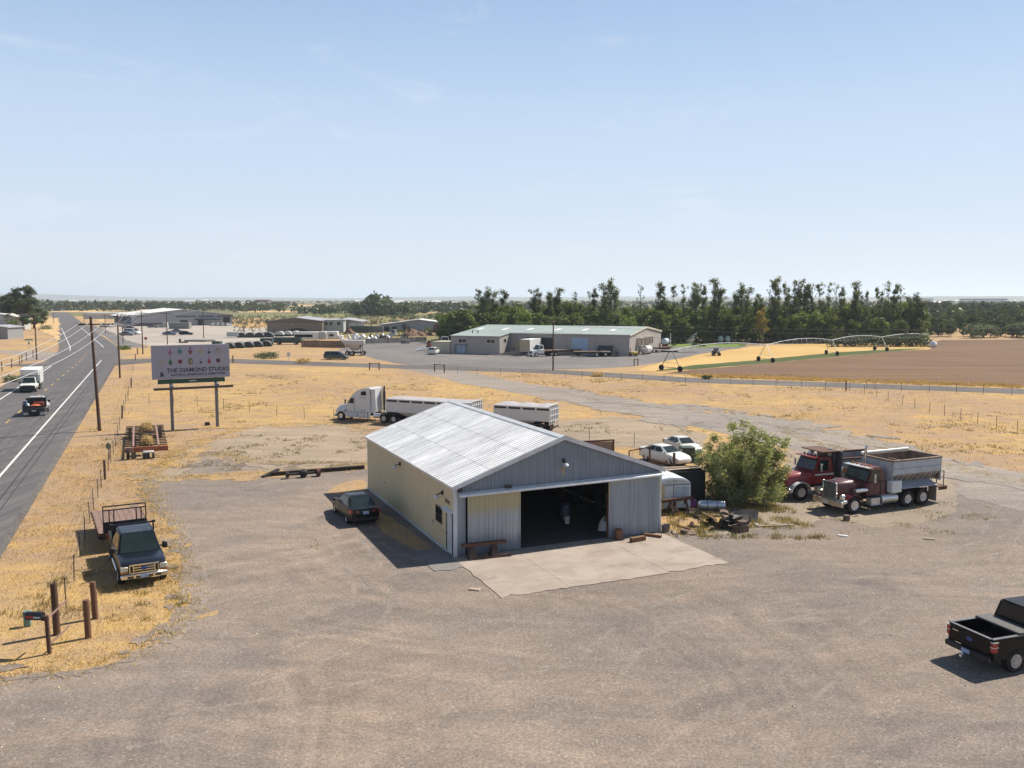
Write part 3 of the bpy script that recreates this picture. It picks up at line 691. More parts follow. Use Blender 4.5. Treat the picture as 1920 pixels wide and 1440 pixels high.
def wheel(root, x, y, r, w, spokes=0, rim=None, rimr=.60, dual=False, name='wheel'):
    s = 1 if y > 0 else -1; yi, yo = y - s * w / 2, y + s * w / 2
    k = lambda t: yi + (yo - yi) * t
    mb = MB().lathe([(r * .5, k(0)), (r * .93, k(0)), (r, k(.14)), (r, k(.86)), (r * .93, k(1)), (r * rimr, k(1)), (r * rimr * .98, k(.72))], 22, (x, 0, r), 'y')
    if dual:
        k2 = lambda t: yi - s * .06 - w * s * (1 - t)
        mb.lathe([(r * .5, k2(0)), (r * .93, k2(0)), (r, k2(.14)), (r, k2(.86)), (r * .93, k2(1)), (r * .5, k2(1))], 20, (x, 0, r), 'y')
    wo = mb.build(name, M_RUBBER, root)
    R_ = r * rimr
    if spokes:
        m = MB().lathe([(R_, k(.95)), (R_, k(1.01)), (R_ * .86, k(1.0)), (R_ * .84, k(.6))], 22, (x, 0, r), 'y')
        m.v = m.v; 
        for q in range(spokes):
            a = 2 * math.pi * q / spokes + .3
            m.bar((x + math.cos(a) * R_ * .15, k(.93), r + math.sin(a) * R_ * .15), (x + math.cos(a) * R_ * .9, k(.96), r + math.sin(a) * R_ * .9), R_ * .26, .05)
        m.lathe([(R_ * .3, k(.8)), (R_ * .28, k(1.0)), (R_ * .05, k(1.02))], 12, (x, 0, r), 'y')
        # keep the barrel dark: drop the back disc
        m.build('rim', rim or M_RIM, wo)
    else:
        MB().lathe([(R_, k(.9)), (R_ * .97, k(.98)), (R_ * .86, k(.9)), (R_ * .55, k(.72)), (R_ * .38, k(.74)), (R_ * .34, k(1.0)), (R_ * .1, k(1.04))], 20, (x, 0, r), 'y').build('rim', rim or M_RIM, wo)
    return wo

def arch(mb, x, y0, y1, r, cz):
    pts = [(x + r * math.cos(t), cz + r * math.sin(t)) for t in [math.pi * i / 10 for i in range(11)]] + [(x - r, cz - 1.2), (x + r, cz - 1.2)]
    return mb.prism(pts, y0, y1, 'y')

def ring(x, hw, z0, z1, belt=.62, top=.93, crown=.025):
    h = z1 - z0
    L = [(hw * .80, z0), (hw * .97, z0 + h * .14), (hw, z0 + h * .40), (hw * .995, z0 + h * belt), (hw * top, z1 - .02), (hw * top * .88, z1 + crown * .4), (hw * .4, z1 + crown)]
    return [(x, y, z) for y, z in L] + [(x, -y, z) for y, z in reversed(L)]

def greenhouse(root, m, xb0, xb1, xt0, xt1, hb, ht, zb, zt, bevel=.07, name='cab'):
    P = [(xb0, -hb, zb), (xb1, -hb * .96, zb), (xb1, hb * .96, zb), (xb0, hb, zb), (xt0, -ht, zt), (xt1, -ht * .97, zt), (xt1, ht * .97, zt), (xt0, ht, zt)]
    o = MB().hexa(P).build(name, m, root, bevel=bevel, seg=2)
    f = dict(front=[P[1], P[2], P[6], P[5]], rear=[P[3], P[0], P[4], P[7]], right=[P[0], P[1], P[5], P[4]], left=[P[2], P[3], P[7], P[6]])
    return o, f

def sideglass(cab, f, spans, g=None, v0=.16, v1=.86):
    g = g or M_GLASS
    for a, b in spans:
        MB().panel(f['right'], a, b, v0, v1).build('side_window', g, cab)
        MB().panel(f['left'], 1 - b, 1 - a, v0, v1).build('side_window', g, cab)

def mirrors(root, x, y, z, m=None, big=False):
    for s in (-1, 1):
        d = (.12, .24, .3) if big else (.12, .2, .14)
        o = MB().box((x, s * (y + .16), z), d).build('mirror', m or M_PLASTIC, root, bevel=.03)
        MB().bar((x, s * (y - .06), z - .02), (x, s * (y + .1), z), .05).build('mirror_arm', M_PLASTIC, o)

def sedan(name, label, m, loc, rz, L=4.75, W=1.82, H=1.44, group=None, cat='car', rear_detail=True, plate=None):
    t = thing(name, label, cat, loc, rz, group); h = W / 2; k = L / 4.8
    st = [(-2.40, .78, .40, .80), (-2.34, .88, .30, .98), (-1.9, .985, .2, 1.02), (-1.2, 1.0, .18, .98), (0, 1.0, .17, .95), (1.0, 1.0, .18, .93), (1.55, .99, .2, .86), (2.05, .95, .22, .76), (2.32, .84, .28, .64), (2.4, .66, .36, .52)]
    b = MB().loft([ring(x * k, hw * h, a, c) for x, hw, a, c in st]).build('body', m, t)
    c = MB()
    for x in (-1.38 * k, 1.42 * k):
        for s in (-1, 1): arch(c, x, s * h * .72, s * (h + .2), .37, .33)
    cut(b, c)
    cab, f = greenhouse(t, m, -2.0 * k, 1.15 * k, -1.05 * k, .25 * k, h * .93, h * .66, .92, H, .06)
    MB().panel(f['front'], .06, .94, .1, .95).build('windscreen', M_TGLASS, cab); MB().panel(f['rear'], .08, .92, .14, .93).build('rear_window', M_TGLASS, cab)
    sideglass(cab, f, [(.18, .50), (.53, .86)], v0=.14, v1=.88)
    for x in (-1.38 * k, 1.42 * k):
        for s in (-1, 1): wheel(t, x, s * (h - .12), .33, .22)
    MB().bb(-1.9 * k, 1.9 * k, -h * .7, h * .7, .16, .3).build('underbody', M_UNDER, t)
    mirrors(t, .85 * k, h * .95, .98, m)
    for s in (-1, 1):
        MB().hexa([(2.02 * k, s * h * .55, .58), (2.26 * k, s * h * .55, .55), (2.05 * k, s * h * .93, .55), (1.9 * k, s * h * .955, .58), (2.0 * k, s * h * .55, .72), (2.22 * k, s * h * .52, .675), (2.02 * k, s * h * .94, .70), (1.86 * k, s * h * .96, .72)]).build('headlight', M_LAMP, t)
        MB().hexa([(-2.42 * k, s * h * .45, .76), (-2.30 * k, s * h * .45, .76), (-2.0 * k, s * h * .99, .76), (-2.34 * k, s * h * .94, .76), (-2.40 * k, s * h * .45, .90), (-2.28 * k, s * h * .45, .92), (-1.98 * k, s * h * .98, .93), (-2.33 * k, s * h * .93, .92)]).build('tail_light', M_REDLENS, t)
    MB().box((-2.42 * k, 0, .78), (.02, .34, .16)).build('number_plate', plate or M_PLATEW, t)
    MB().box((-2.36 * k, 0, .42), (.14, W * .82, .2)).build('rear_bumper', M_PLASTIC, t, bevel=.04)
    return t

def hatch(name, label, m, loc, rz, L=4.9, W=1.9, H=1.75, van=True, group=None, cat='minivan'):
    t = thing(name, label, cat, loc, rz, group); h = W / 2; k = L / 4.8
    st = [(-2.40, .9, .38, .95), (-2.32, .97, .26, 1.08), (-1.2, 1.0, .2, 1.08), (.6, 1.0, .2, 1.05), (1.3, .99, .2, 1.0), (2.05, .95, .22, .84), (2.34, .84, .28, .66), (2.4, .66, .36, .54)]
    b = MB().loft([ring(x * k, hw * h, a, c) for x, hw, a, c in st]).build('body', m, t)
    c = MB()
    for x in (-1.45 * k, 1.5 * k):
        for s in (-1, 1): arch(c, x, s * h * .72, s * (h + .2), .39, .34)
    cut(b, c)
    cab, f = greenhouse(t, m, -2.36 * k, 1.65 * k if van else 1.3 * k, -2.1 * k, .55 * k if van else .35 * k, h * .95, h * .74, 1.04, H, .07)
    MB().panel(f['front'], .06, .94, .1, .95).build('windscreen', M_TGLASS, cab); MB().panel(f['rear'], .1, .9, .2, .88).build('rear_window', M_GLASS, cab)
    sideglass(cab, f, [(.05, .33), (.36, .60), (.63, .86)], v0=.14, v1=.86)
    for x in (-1.45 * k, 1.5 * k):
        for s in (-1, 1): wheel(t, x, s * (h - .12), .34, .22)
    MB().bb(-2 * k, 2 * k, -h * .7, h * .7, .18, .32).build('underbody', M_UNDER, t)
    mirrors(t, 1.1 * k, h * .95, 1.1, m)
    for s in (-1, 1):
        MB().box((2.22 * k, s * h * .68, .70), (.2, .34, .14), -s * .3).build('headlight', M_LAMP, t)
        MB().box((-2.36 * k, s * h * .88, .98), (.1, .14, .34)).build('tail_light', M_REDLENS, t)
    MB().box((-2.36 * k, 0, .44), (.14, W * .86, .24)).build('rear_bumper', m, t, bevel=.05)
    MB().box((-2.42 * k, 0, .86), (.02, .34, .16)).build('number_plate', M_PLATEW, t)
    return t

def pickup(name, label, m, loc, rz, W=2.0, H=1.93, bed=True, crew=True, front_detail=False, rear_detail=False, cover=False, group=None, spokes=0, r=.41, cat='pickup truck', plate=None):
    t = thing(name, label, cat, loc, rz, group); h = W / 2; zb, zt = .52, 1.20
    x0 = -1.05 if crew else -.2
    st = [(x0, .985, zb, zt - .02), (1.35, .99, zb, zt), (1.7, .985, zb, zt - .005), (2.5, .97, zb + .02, zt - .05), (2.95, .94, zb + .06, zt - .10), (3.06, .90, zb + .1, zt - .16)]
    b = MB().loft([ring(x, hw * h, a, c, .66, .95, .03) for x, hw, a, c in st]).build('body', m, t)
    c = MB()
    for s in (-1, 1): arch(c, 2.05, s * h * .66, s * (h + .2), r + .09, r)
    cut(b, c)
    cab, f = greenhouse(t, m, x0 + .02, 1.52, x0 + .14, .72, h * .945, h * .73, zt - .04, H, .06)
    MB().panel(f['front'], .05, .95, .08, .95).build('windscreen', M_TGLASS, cab); MB().panel(f['rear'], .1, .9, .2, .9).build('rear_window', M_GLASS, cab)
    sideglass(cab, f, [(.06, .40), (.44, .86)] if crew else [(.12, .82)], v0=.14, v1=.86)
    for x in (2.05, -1.98):
        for s in (-1, 1): wheel(t, x, s * (h - .14), r, .27, spokes)
    MB().bb(-2.9, 2.8, -h * .55, h * .55, .42, .56).build('chassis', M_UNDER, t)
    mirrors(t, 1.05, h * .96, 1.30, M_PLASTIC, True)
    # nose
    MB().bb(3.04, 3.16, -h * .95, h * .95, .45, .68).build('front_bumper', M_CHROME, t, bevel=.04)
    g = MB().box((3.06, 0, .89), (.10, 1.18, .36)).build('grille', M_PLASTIC, t, bevel=.03)
    if front_detail:
        gb = MB().bb(3.085, 3.135, -.62, .62, 1.04, 1.10).bb(3.085, 3.135, -.62, .62, .70, .75).bb(3.085, 3.135, -.62, -.57, .72, 1.06).bb(3.085, 3.135, .57, .62, .72, 1.06).bb(3.085, 3.135, -.46, -.42, .74, 1.05).bb(3.085, 3.135, .42, .46, .74, 1.05)
        gb.bb(3.10, 3.14, -.42, .42, .93, .975).bb(3.10, 3.14, -.42, .42, .82, .865).build('grille_bars', M_CHROME, g)
        bo = MB().lathe([(.02, 3.135), (.15, 3.14), (.13, 3.15), (.02, 3.155)], 20, (0, 0, 0), 'x').build('badge', M_BADGE, g)
        bo.location = (0, 0, .91); bo.scale = (1, 1.0, .55)
        for y0, y1 in ((-.7, -.45), (-.36, .36), (.45, .7)): MB().bb(3.155, 3.167, y0, y1, .50, .59).build('bumper_vent', M_PLASTIC, t)
        MB().bb(3.17, 3.185, -.17, .17, .50, .64).build('number_plate', plate or M_PLATE, t)
    for s in (-1, 1):
        MB().box((3.0, s * h * .79, .90), (.18, .32, .24)).build('headlight', M_LAMP, t, bevel=.03)
        MB().box((3.02, s * h * .79, .745), (.14, .32, .055)).build('turn_signal', M_AMBER, t)
        MB().tube((-.9, s * (h - .04), .40), (1.3, s * (h - .04), .40), .045, n=8).build('running_board', M_CHROME if front_detail else M_PLASTIC, t)
    if bed:
        bx0, bx1 = -3.0, x0 - .04
        for s in (-1, 1):
            o = MB().hexa([(bx0, s * h * .98, zb), (bx1, s * h * .98, zb), (bx1, s * (h - .14), zb), (bx0, s * (h - .14), zb), (bx0, s * h * .955, zt + .06), (bx1, s * h * .955, zt + .06), (bx1, s * (h - .16), zt + .06), (bx0, s * (h - .16), zt + .06)]).build('bed_side', m, t, bevel=.02)
            cut(o, arch(MB(), -1.98, s * (h - .4), s * (h + .2), r + .10, r))
            MB().bb(bx0, bx1, min(s * (h - .17), s * h * .96), max(s * (h - .17), s * h * .96), zt + .062, zt + .085).build('bed_rail', M_PLASTIC if not rear_detail else M('grey_rail_cap', (.12, .12, .13), .5), t)
        MB().bb(bx0 + .08, bx1, -(h - .15), h - .15, .68, .74).bb(bx1 - .06, bx1, -(h - .15), h - .15, .74, zt + .05).build('bed_floor', M_PLASTIC, t)
        tg = MB().bb(bx0 - .04, bx0 + .05, -(h - .13), h - .13, .66, zt + .06).build('tailgate', m, t, bevel=.025)
        if rear_detail:
            MB().bb(bx0 - .05, bx0 + .06, -(h - .13), h - .13, zt + .062, zt + .085).build('tailgate_cap', _mc['grey_rail_cap'], tg)
            bd = MB().lathe([(.02, -.012), (.14, -.008), (.12, 0), (.02, .004)], 20, (0, 0, 0), 'x').build('badge', M_BADGE, tg); bd.location = (bx0 - .047, 0, .98); bd.scale = (1, 1, .5)
            MB().bb(bx0 - .047, bx0 - .041, .5, .74, 1.06, 1.09).build('nameplate', M_CHROME, tg)
        for s in (-1, 1):
            tl = MB().hexa([(bx0 - .05, s * (h - .14), .86), (bx0 + .16, s * h * 1.0, .86), (bx0 + .0, s * h * 1.0, .80), (bx0 - .055, s * (h - .12), .80), (bx0 - .05, s * (h - .15), 1.18), (bx0 + .18, s * h * .985, 1.18), (bx0 - .02, s * h * .985, 1.18), (bx0 - .055, s * (h - .13), 1.18)])
            MB().bb(bx0 - .05, bx0 + .17, min(s * (h - .13), s * (h + .006)), max(s * (h - .13), s * (h + .006)), .82, 1.17).build('tail_light', M_REDLENS, t, bevel=.02)
            if rear_detail:
                MB().bb(bx0 - .056, bx0 + .18, min(s * (h - .135), s * (h + .010)), max(s * (h - .135), s * (h + .010)), .99, 1.02).bb(bx0 - .056, bx0 + .18, min(s * (h - .135), s * (h + .010)), max(s * (h - .135), s * (h + .010)), 1.165, 1.19).build('tail_light_trim', M_LAMP, t)
        MB().bb(bx0 - .2, bx0 - .02, -h * .93, h * .93, .47, .66).build('rear_bumper', M_PLASTIC if rear_detail else M_CHROME, t, bevel=.03)
        MB().bb(bx0 - .215, bx0 - .2, -.17, .17, .50, .64).build('number_plate', plate or M_PLATE, t)
        if rear_detail: MB().bb(bx0 - .42, bx0 - .2, -.05, .05, .38, .46).lathe([(.02, .46), (.05, .5), (.02, .56)], 10, (bx0 - .36, 0, 0)).build('tow_hitch', M_CHROME, t)
        if cover: 
            MB().bb(bx1 - .75, bx1 - .02, -(h - .06), h - .06, zt + .087, zt + .16).build('folded_bed_cover', M('cover_vinyl', (.085, .082, .08), .7, var=.1), t, bevel=.03)
    return t

# navy crew-cab with a flat deck trailer behind
NV = pickup('pickup_truck', 'dark navy crew cab pickup with chrome grille parked on the dry grass by the fence', P_NAVY, (-17.85, 40.85), R(-61), W=2.05, H=1.96, front_detail=True)
for k in range(-4, 5):
    MB().bar((-.75, k * .155, 1.968), (.5, k * .155, 1.968), .05, .016).build('roof_rib', P_NAVY, NV)
MB().bar((-1.18, -.98, 1.93), (-1.18, .98, 1.93), .07).bar((-1.18, -.92, 1.26), (-1.18, -.92, 1.93), .07).bar((-1.18, .92, 1.26), (-1.18, .92, 1.93), .07).bb(-1.25, -1.1, -1.02, -.86, 1.9, 2.0).bb(-1.25, -1.1, .86, 1.02, 1.9, 2.0).build('headache_rack', M_PLASTIC, NV)
hd = Vector((math.cos(R(-61)), math.sin(R(-61))))
trl = thing('flatbed_trailer', 'brown flat deck trailer with black tube headboard behind the navy pickup', 'trailer', (-17.85 - hd.x * 5.9 - .15, 40.85 - hd.y * 5.9), R(-61))
M_DECK = M('brown_deck_boards', (.23, .15, .12), .85, var=.3, vs=3, stretch=(.6, 6, 6), dirt=(.10, .075, .06), da=.5)
for k in range(8):
    y = -1.22 + 2.44 * k / 8
    MB().bb(-3.2, 2.3, y + .008, y + .297, .95, 1.0).build('deck_board', M_DECK, trl)
MB().bb(-3.2, 2.3, -1.25, -1.22, .86, 1.01).bb(-3.2, 2.3, 1.22, 1.25, .86, 1.01).bb(2.3, 2.38, -1.25, 1.25, .86, 1.01).bb(-3.2, 2.3, -.5, -.4, .7, .95).bb(-3.2, 2.3, .4, .5, .7, .95).bar((2.3, 0, .75), (3.3, 0, .62), .14).build('deck_frame', M_RUST, trl)
for k in range(7):
    for s in (-1, 1): MB().bb(-2.9 + k * .8, -2.83 + k * .8, s * 1.27 - .02, s * 1.27 + .02, .86, 1.0).build('stake_pocket', M_DARKMETAL, trl)
hb_ = MB().bb(2.26, 2.32, -1.0, 1.0, 1.0, 1.55)
for y in (-1.0, -.72, -.5, .55, .78, 1.0): hb_.bar((2.29, y, 1.0), (2.29, y, 2.35 if abs(y) > .9 else 2.15), .055)
hb_.bar((2.29, -1.02, 2.35), (2.29, 1.02, 2.35), .06).bar((2.29, -1.0, 2.15), (2.29, 1.0, 2.15), .05).build('headboard', M_BLACK, trl)
for x in (-1.6, -.7):
    for s in (-1, 1): wheel(trl, x, s * .98, .38, .24)

# black pickup at the right edge
a18 = R(19)
pickup('pickup_truck', 'black pickup with blue tailgate badge and half open bed cover on the gravel', P_BLACK, (16.02 + 3.0 * math.cos(a18), 29.75 + 3.0 * math.sin(a18)), a18, W=2.0, H=1.95, rear_detail=True, cover=True, spokes=6)
# sedan in the shed's shade
sedan('parked_sedan', 'black sedan parked in the shade along the tan garage wall', P_BLKSEDAN, (-9.25, 50.9), R(115), plate=M_PLATE)

# highway traffic
def box_truck():
    p = gp(52, 737); d = math.atan2(-ND.y, -ND.x)
    t = pickup('box_truck', 'white box truck driving toward us on the highway', P_WHITE, (p[0] - math.cos(d) * 3.0, p[1] - math.sin(d) * 3.0), d, W=2.05, H=2.0, bed=False, crew=False, r=.42, cat='box truck', front_detail=False)
    MB().hexa([(-4.4, -1.2, .95), (-.45, -1.2, .95), (-.45, 1.2, .95), (-4.4, 1.2, .95), (-4.4, -1.2, 3.1), (-.45, -1.2, 3.1), (-.45, 1.2, 3.1), (-4.4, 1.2, 3.1)]).build('cargo_box', M_WHITEMETAL, t, bevel=.03)
    MB().hexa([(-.45, -1.1, 2.1), (.35, -1.05, 2.25), (.35, 1.05, 2.25), (-.45, 1.1, 2.1), (-.45, -1.19, 3.08), (.45, -1.15, 3.0), (.45, 1.15, 3.0), (-.45, 1.19, 3.08)]).build('cab_overhang', M_WHITEMETAL, t, bevel=.04)
    MB().bb(3.14, 3.24, -.95, .95, .42, 1.0).build('bull_bar', M_PLASTIC, t, bevel=.03)
    for x in (-2.6,):
        for s in (-1, 1): wheel(t, x, s * 1.0, .42, .27)
    for k in range(9):
        for s in (-1, 1): MB().bb(-4.3 + k * .48, -4.27 + k * .48, s * 1.205 - .01, s * 1.205 + .01, 1.0, 3.05).build('box_rib', M_WHITEMETAL, t)
    return t
box_truck()
def work_truck():
    p = gp(64, 782); d = math.atan2(ND.y, ND.x)
    t = pickup('work_pickup', 'white flatbed work pickup loaded with tools driving away on the highway', P_WHITE, (p[0] + math.cos(d) * 2.8, p[1] + math.sin(d) * 2.8), d, W=2.0, H=1.95, bed=False, crew=False, r=.40)
    MB().bb(-2.7, -.3, -1.1, 1.1, .85, .97).bb(-2.78, -2.7, -1.1, 1.1, .55, .97).build('flat_deck', M_DARKMETAL, t, bevel=.02)
    MB().bb(-2.7, -2.64, -1.1, 1.1, .98, 1.22).bb(-2.6, -.4, .98, 1.1, .98, 1.4).build('deck_toolbox', M_PLASTIC, t)
    MB().bb(-.42, -.3, -1.0, 1.0, .97, 1.85).build('headache_board', M_BLACK, t)
    MB().bb(-2.79, -2.78, -.2, .2, .6, .75).build('number_plate', M_PLATEW, t)
    for s in (-1, 1): MB().bb(-2.5, -2.46, s * .8 - .25, s * .8 + .25, .2, .55).build('mud_flap', M_PLATEW, t)
    def load(nm, mb, m, lab): 
        o = mb.build(nm, m, None, bevel=.02); o.location = t.location; o.rotation_euler = t.rotation_euler; tag(o, lab, nm.replace('_', ' '))
    load('white_jug', MB().lathe([(.15, .98), (.17, 1.2), (.15, 1.4), (.05, 1.48)], 12, (-2.3, .6, 0)), M_WHITEMETAL, 'white jug on the deck of the work pickup')
    load('orange_cable', MB().lathe([(.2, .98), (.5, 1.0), (.55, 1.15), (.3, 1.3), (.1, 1.3)], 14, (-2.0, -.1, 0)), P_ORANGE, 'orange hose heap on the work pickup deck')
    load('tool_chest', MB().bb(-1.5, -.6, -.8, .2, .98, 1.45), P_DARKRED, 'dark red tool chest on the work pickup deck')
    load('fuel_drum', MB().lathe([(.24, .98), (.24, 1.75)], 14, (-2.25, .85, 0)), P_BLUE, 'blue drum standing on the work pickup deck')
    return t
work_truck()

# ------------------------------------------------------------------ white sleeper tractor with grain trailer
def duals(t, x, r=.51, hw=1.02):
    for s in (-1, 1): wheel(t, x, s * hw, r, .26, rim=M_RIM, rimr=.56, dual=True)
SR = R(155)
sp_ = gp(686, 790)
semi = thing('semi_tractor', 'white sleeper semi tractor parked in the field hitched to a grain trailer', 'truck', (sp_[0] - .2, sp_[1] + .9), SR, scale=.93)
side = [(3.25, .55), (3.38, .95), (3.3, 1.4), (2.95, 1.66), (1.75, 1.95), (1.22, 2.62), (.85, 3.08), (.3, 3.46), (-.5, 3.74), (-1.35, 3.86), (-1.5, 3.8), (-1.55, 1.05), (1.55, 1.05), (1.7, .62)]
cabp = [(1.75, 1.93), (1.22, 2.62), (.85, 3.08), (.3, 3.46), (-.5, 3.74), (-1.35, 3.86), (-1.5, 3.8), (-1.55, .98), (1.75, .98)]
c_ = MB().prism(cabp, -1.18, 1.18, 'y').build('cab', P_TRUCKWHITE, semi, bevel=.10, seg=2)
h_ = MB().loft([[(1.74, -1.05, .6), (1.74, 1.05, .6), (1.74, 1.08, 1.3), (1.74, .85, 1.95), (1.74, -.85, 1.95), (1.74, -1.08, 1.3)],
                [(2.6, -1.12, .6), (2.6, 1.12, .6), (2.6, 1.14, 1.25), (2.6, .75, 1.78), (2.6, -.75, 1.78), (2.6, -1.14, 1.25)],
                [(3.25, -1.05, .62), (3.25, 1.05, .62), (3.22, 1.05, 1.15), (3.1, .62, 1.6), (3.1, -.62, 1.6), (3.22, -1.05, 1.15)],
                [(3.42, -.8, .66), (3.42, .8, .66), (3.40, .8, 1.05), (3.3, .5, 1.4), (3.3, -.5, 1.4), (3.40, -.8, 1.05)]]).build('hood', P_TRUCKWHITE, semi, bevel=.03)
k_ = MB()
for s in (-1, 1): arch(k_, 2.55, s * .66, s * 1.4, .60, .52)
cut(h_, k_)
for s in (-1, 1):
    wheel(semi, 2.55, s * 1.02, .52, .28, rim=M_ALU, rimr=.58)
    MB().bb(-1.5, 1.75, s * 1.19 - .04, s * 1.19 + .04, .42, 1.0).build('side_skirt', P_TRUCKWHITE, semi, bevel=.02)
    MB().bb(.2, .24, s * 1.235 - .005, s * 1.235 + .005, .45, .97).bb(-.7, -.66, s * 1.235 - .005, s * 1.235 + .005, .45, .97).build('skirt_seam', M_PLASTIC, semi)
    MB().hexa([(-2.05, s * 1.0, 1.1), (-1.62, s * 1.17, 1.1), (-1.62, s * 1.21, 1.1), (-2.05, s * 1.06, 1.1), (-2.05, s * .95, 3.7), (-1.62, s * 1.12, 3.72), (-1.62, s * 1.17, 3.72), (-2.05, s * 1.0, 3.7)]).build('side_fairing', P_TRUCKWHITE, semi)
    MB().bb(-1.625, -1.565, s * 1.185 - .012, s * 1.185 + .012, 1.1, 3.7).build('fairing_seam', M_PLASTIC, semi)
    yy = s * 1.186
    MB().prism([(.72, 2.0), (1.5, 2.05), (1.2, 2.55), (1.0, 2.62), (.72, 2.62)], yy - .012, yy + .012, 'y').build('side_window', M_TGLASS, c_)
    MB().prism([(-1.0, 2.98), (-.25, 2.98), (-.25, 3.3), (-.45, 3.42), (-.92, 3.46)], yy - .012, yy + .012, 'y').build('sleeper_window', M_GLASS, c_)
    MB().bb(.60, .63, yy - .008, yy + .008, 1.0, 2.75).bb(-.78, -.30, yy - .008, yy + .008, 1.28, 1.31).bb(-.78, -.75, yy - .008, yy + .008, 1.05, 1.31).bb(-.33, -.30, yy - .008, yy + .008, 1.05, 1.31).build('door_seam', M_PLASTIC, c_)
    m_ = MB()
    for q in range(9):
        tq = -.9 + q * .11; zq = 2.62 + .12 * math.sin(math.pi * (q + .5) / 9)
        m_.box((tq, yy, zq), (.07, .02, .06))
    m_.build('script_lettering', M('grey_lettering', (.16, .16, .18), .6), c_)
    MB().prism([(1.75, 1.30), (2.3, 1.05), (2.2, 1.0), (1.75, 1.12)], s * 1.125 - .01, s * 1.125 + .01, 'y').build('hood_stripe', M('blue_stripe', (.12, .22, .34), .4), h_)
    MB().box((1.72, s * 1.42, 2.2), (.16, .1, .5)).build('mirror', M_PLASTIC, semi, bevel=.02); MB().bar((1.6, s * 1.1, 2.3), (1.72, s * 1.4, 2.3), .04).build('mirror_arm', M_PLASTIC, semi)
    MB().tube((-1.85, s * .95, .75), (-2.75, s * .95, .75), .28, n=16).build('fuel_tank', M_ALU, semi)
MB().panel([(1.75, -1.0, 1.95), (1.75, 1.0, 1.95), (1.22, 1.0, 2.62), (1.22, -1.0, 2.62)], .04, .96, .08, .95, .02).build('windscreen', M_TGLASS, c_)
MB().tube((-2.15, -.7, 1.2), (-2.15, -.7, 3.95), .09, n=10).tube((-2.15, -.7, 2.0), (-2.15, -.7, 3.3), .13, n=10).build('exhaust_stack', M_DARKMETAL, semi)
MB().bb(3.3, 3.5, -1.12, 1.12, .4, .68).build('front_bumper', P_TRUCKWHITE, semi, bevel=.05)
MB().bb(3.36, 3.44, -.5, .5, .75, 1.3).build('grille', M_PLASTIC, semi)
for s in (-1, 1): MB().box((3.28, s * .88, .98), (.2, .28, .26)).build('headlight', M_LAMP, semi, bevel=.03)
MB().bb(-5.1, 2.6, -.42, -.28, .62, .92).bb(-5.1, 2.6, .28, .42, .62, .92).bb(-4.5, -3.2, -.45, .45, .95, 1.15).build('chassis', M_UNDER, semi)
duals(semi, -3.2); duals(semi, -4.5)
hS = Vector((math.cos(SR), math.sin(SR)))
M_TARP = M('white_tarp', (.40, .385, .40), .7, var=.1, vs=1.5, dirt=(.45, .42, .38), da=.5)
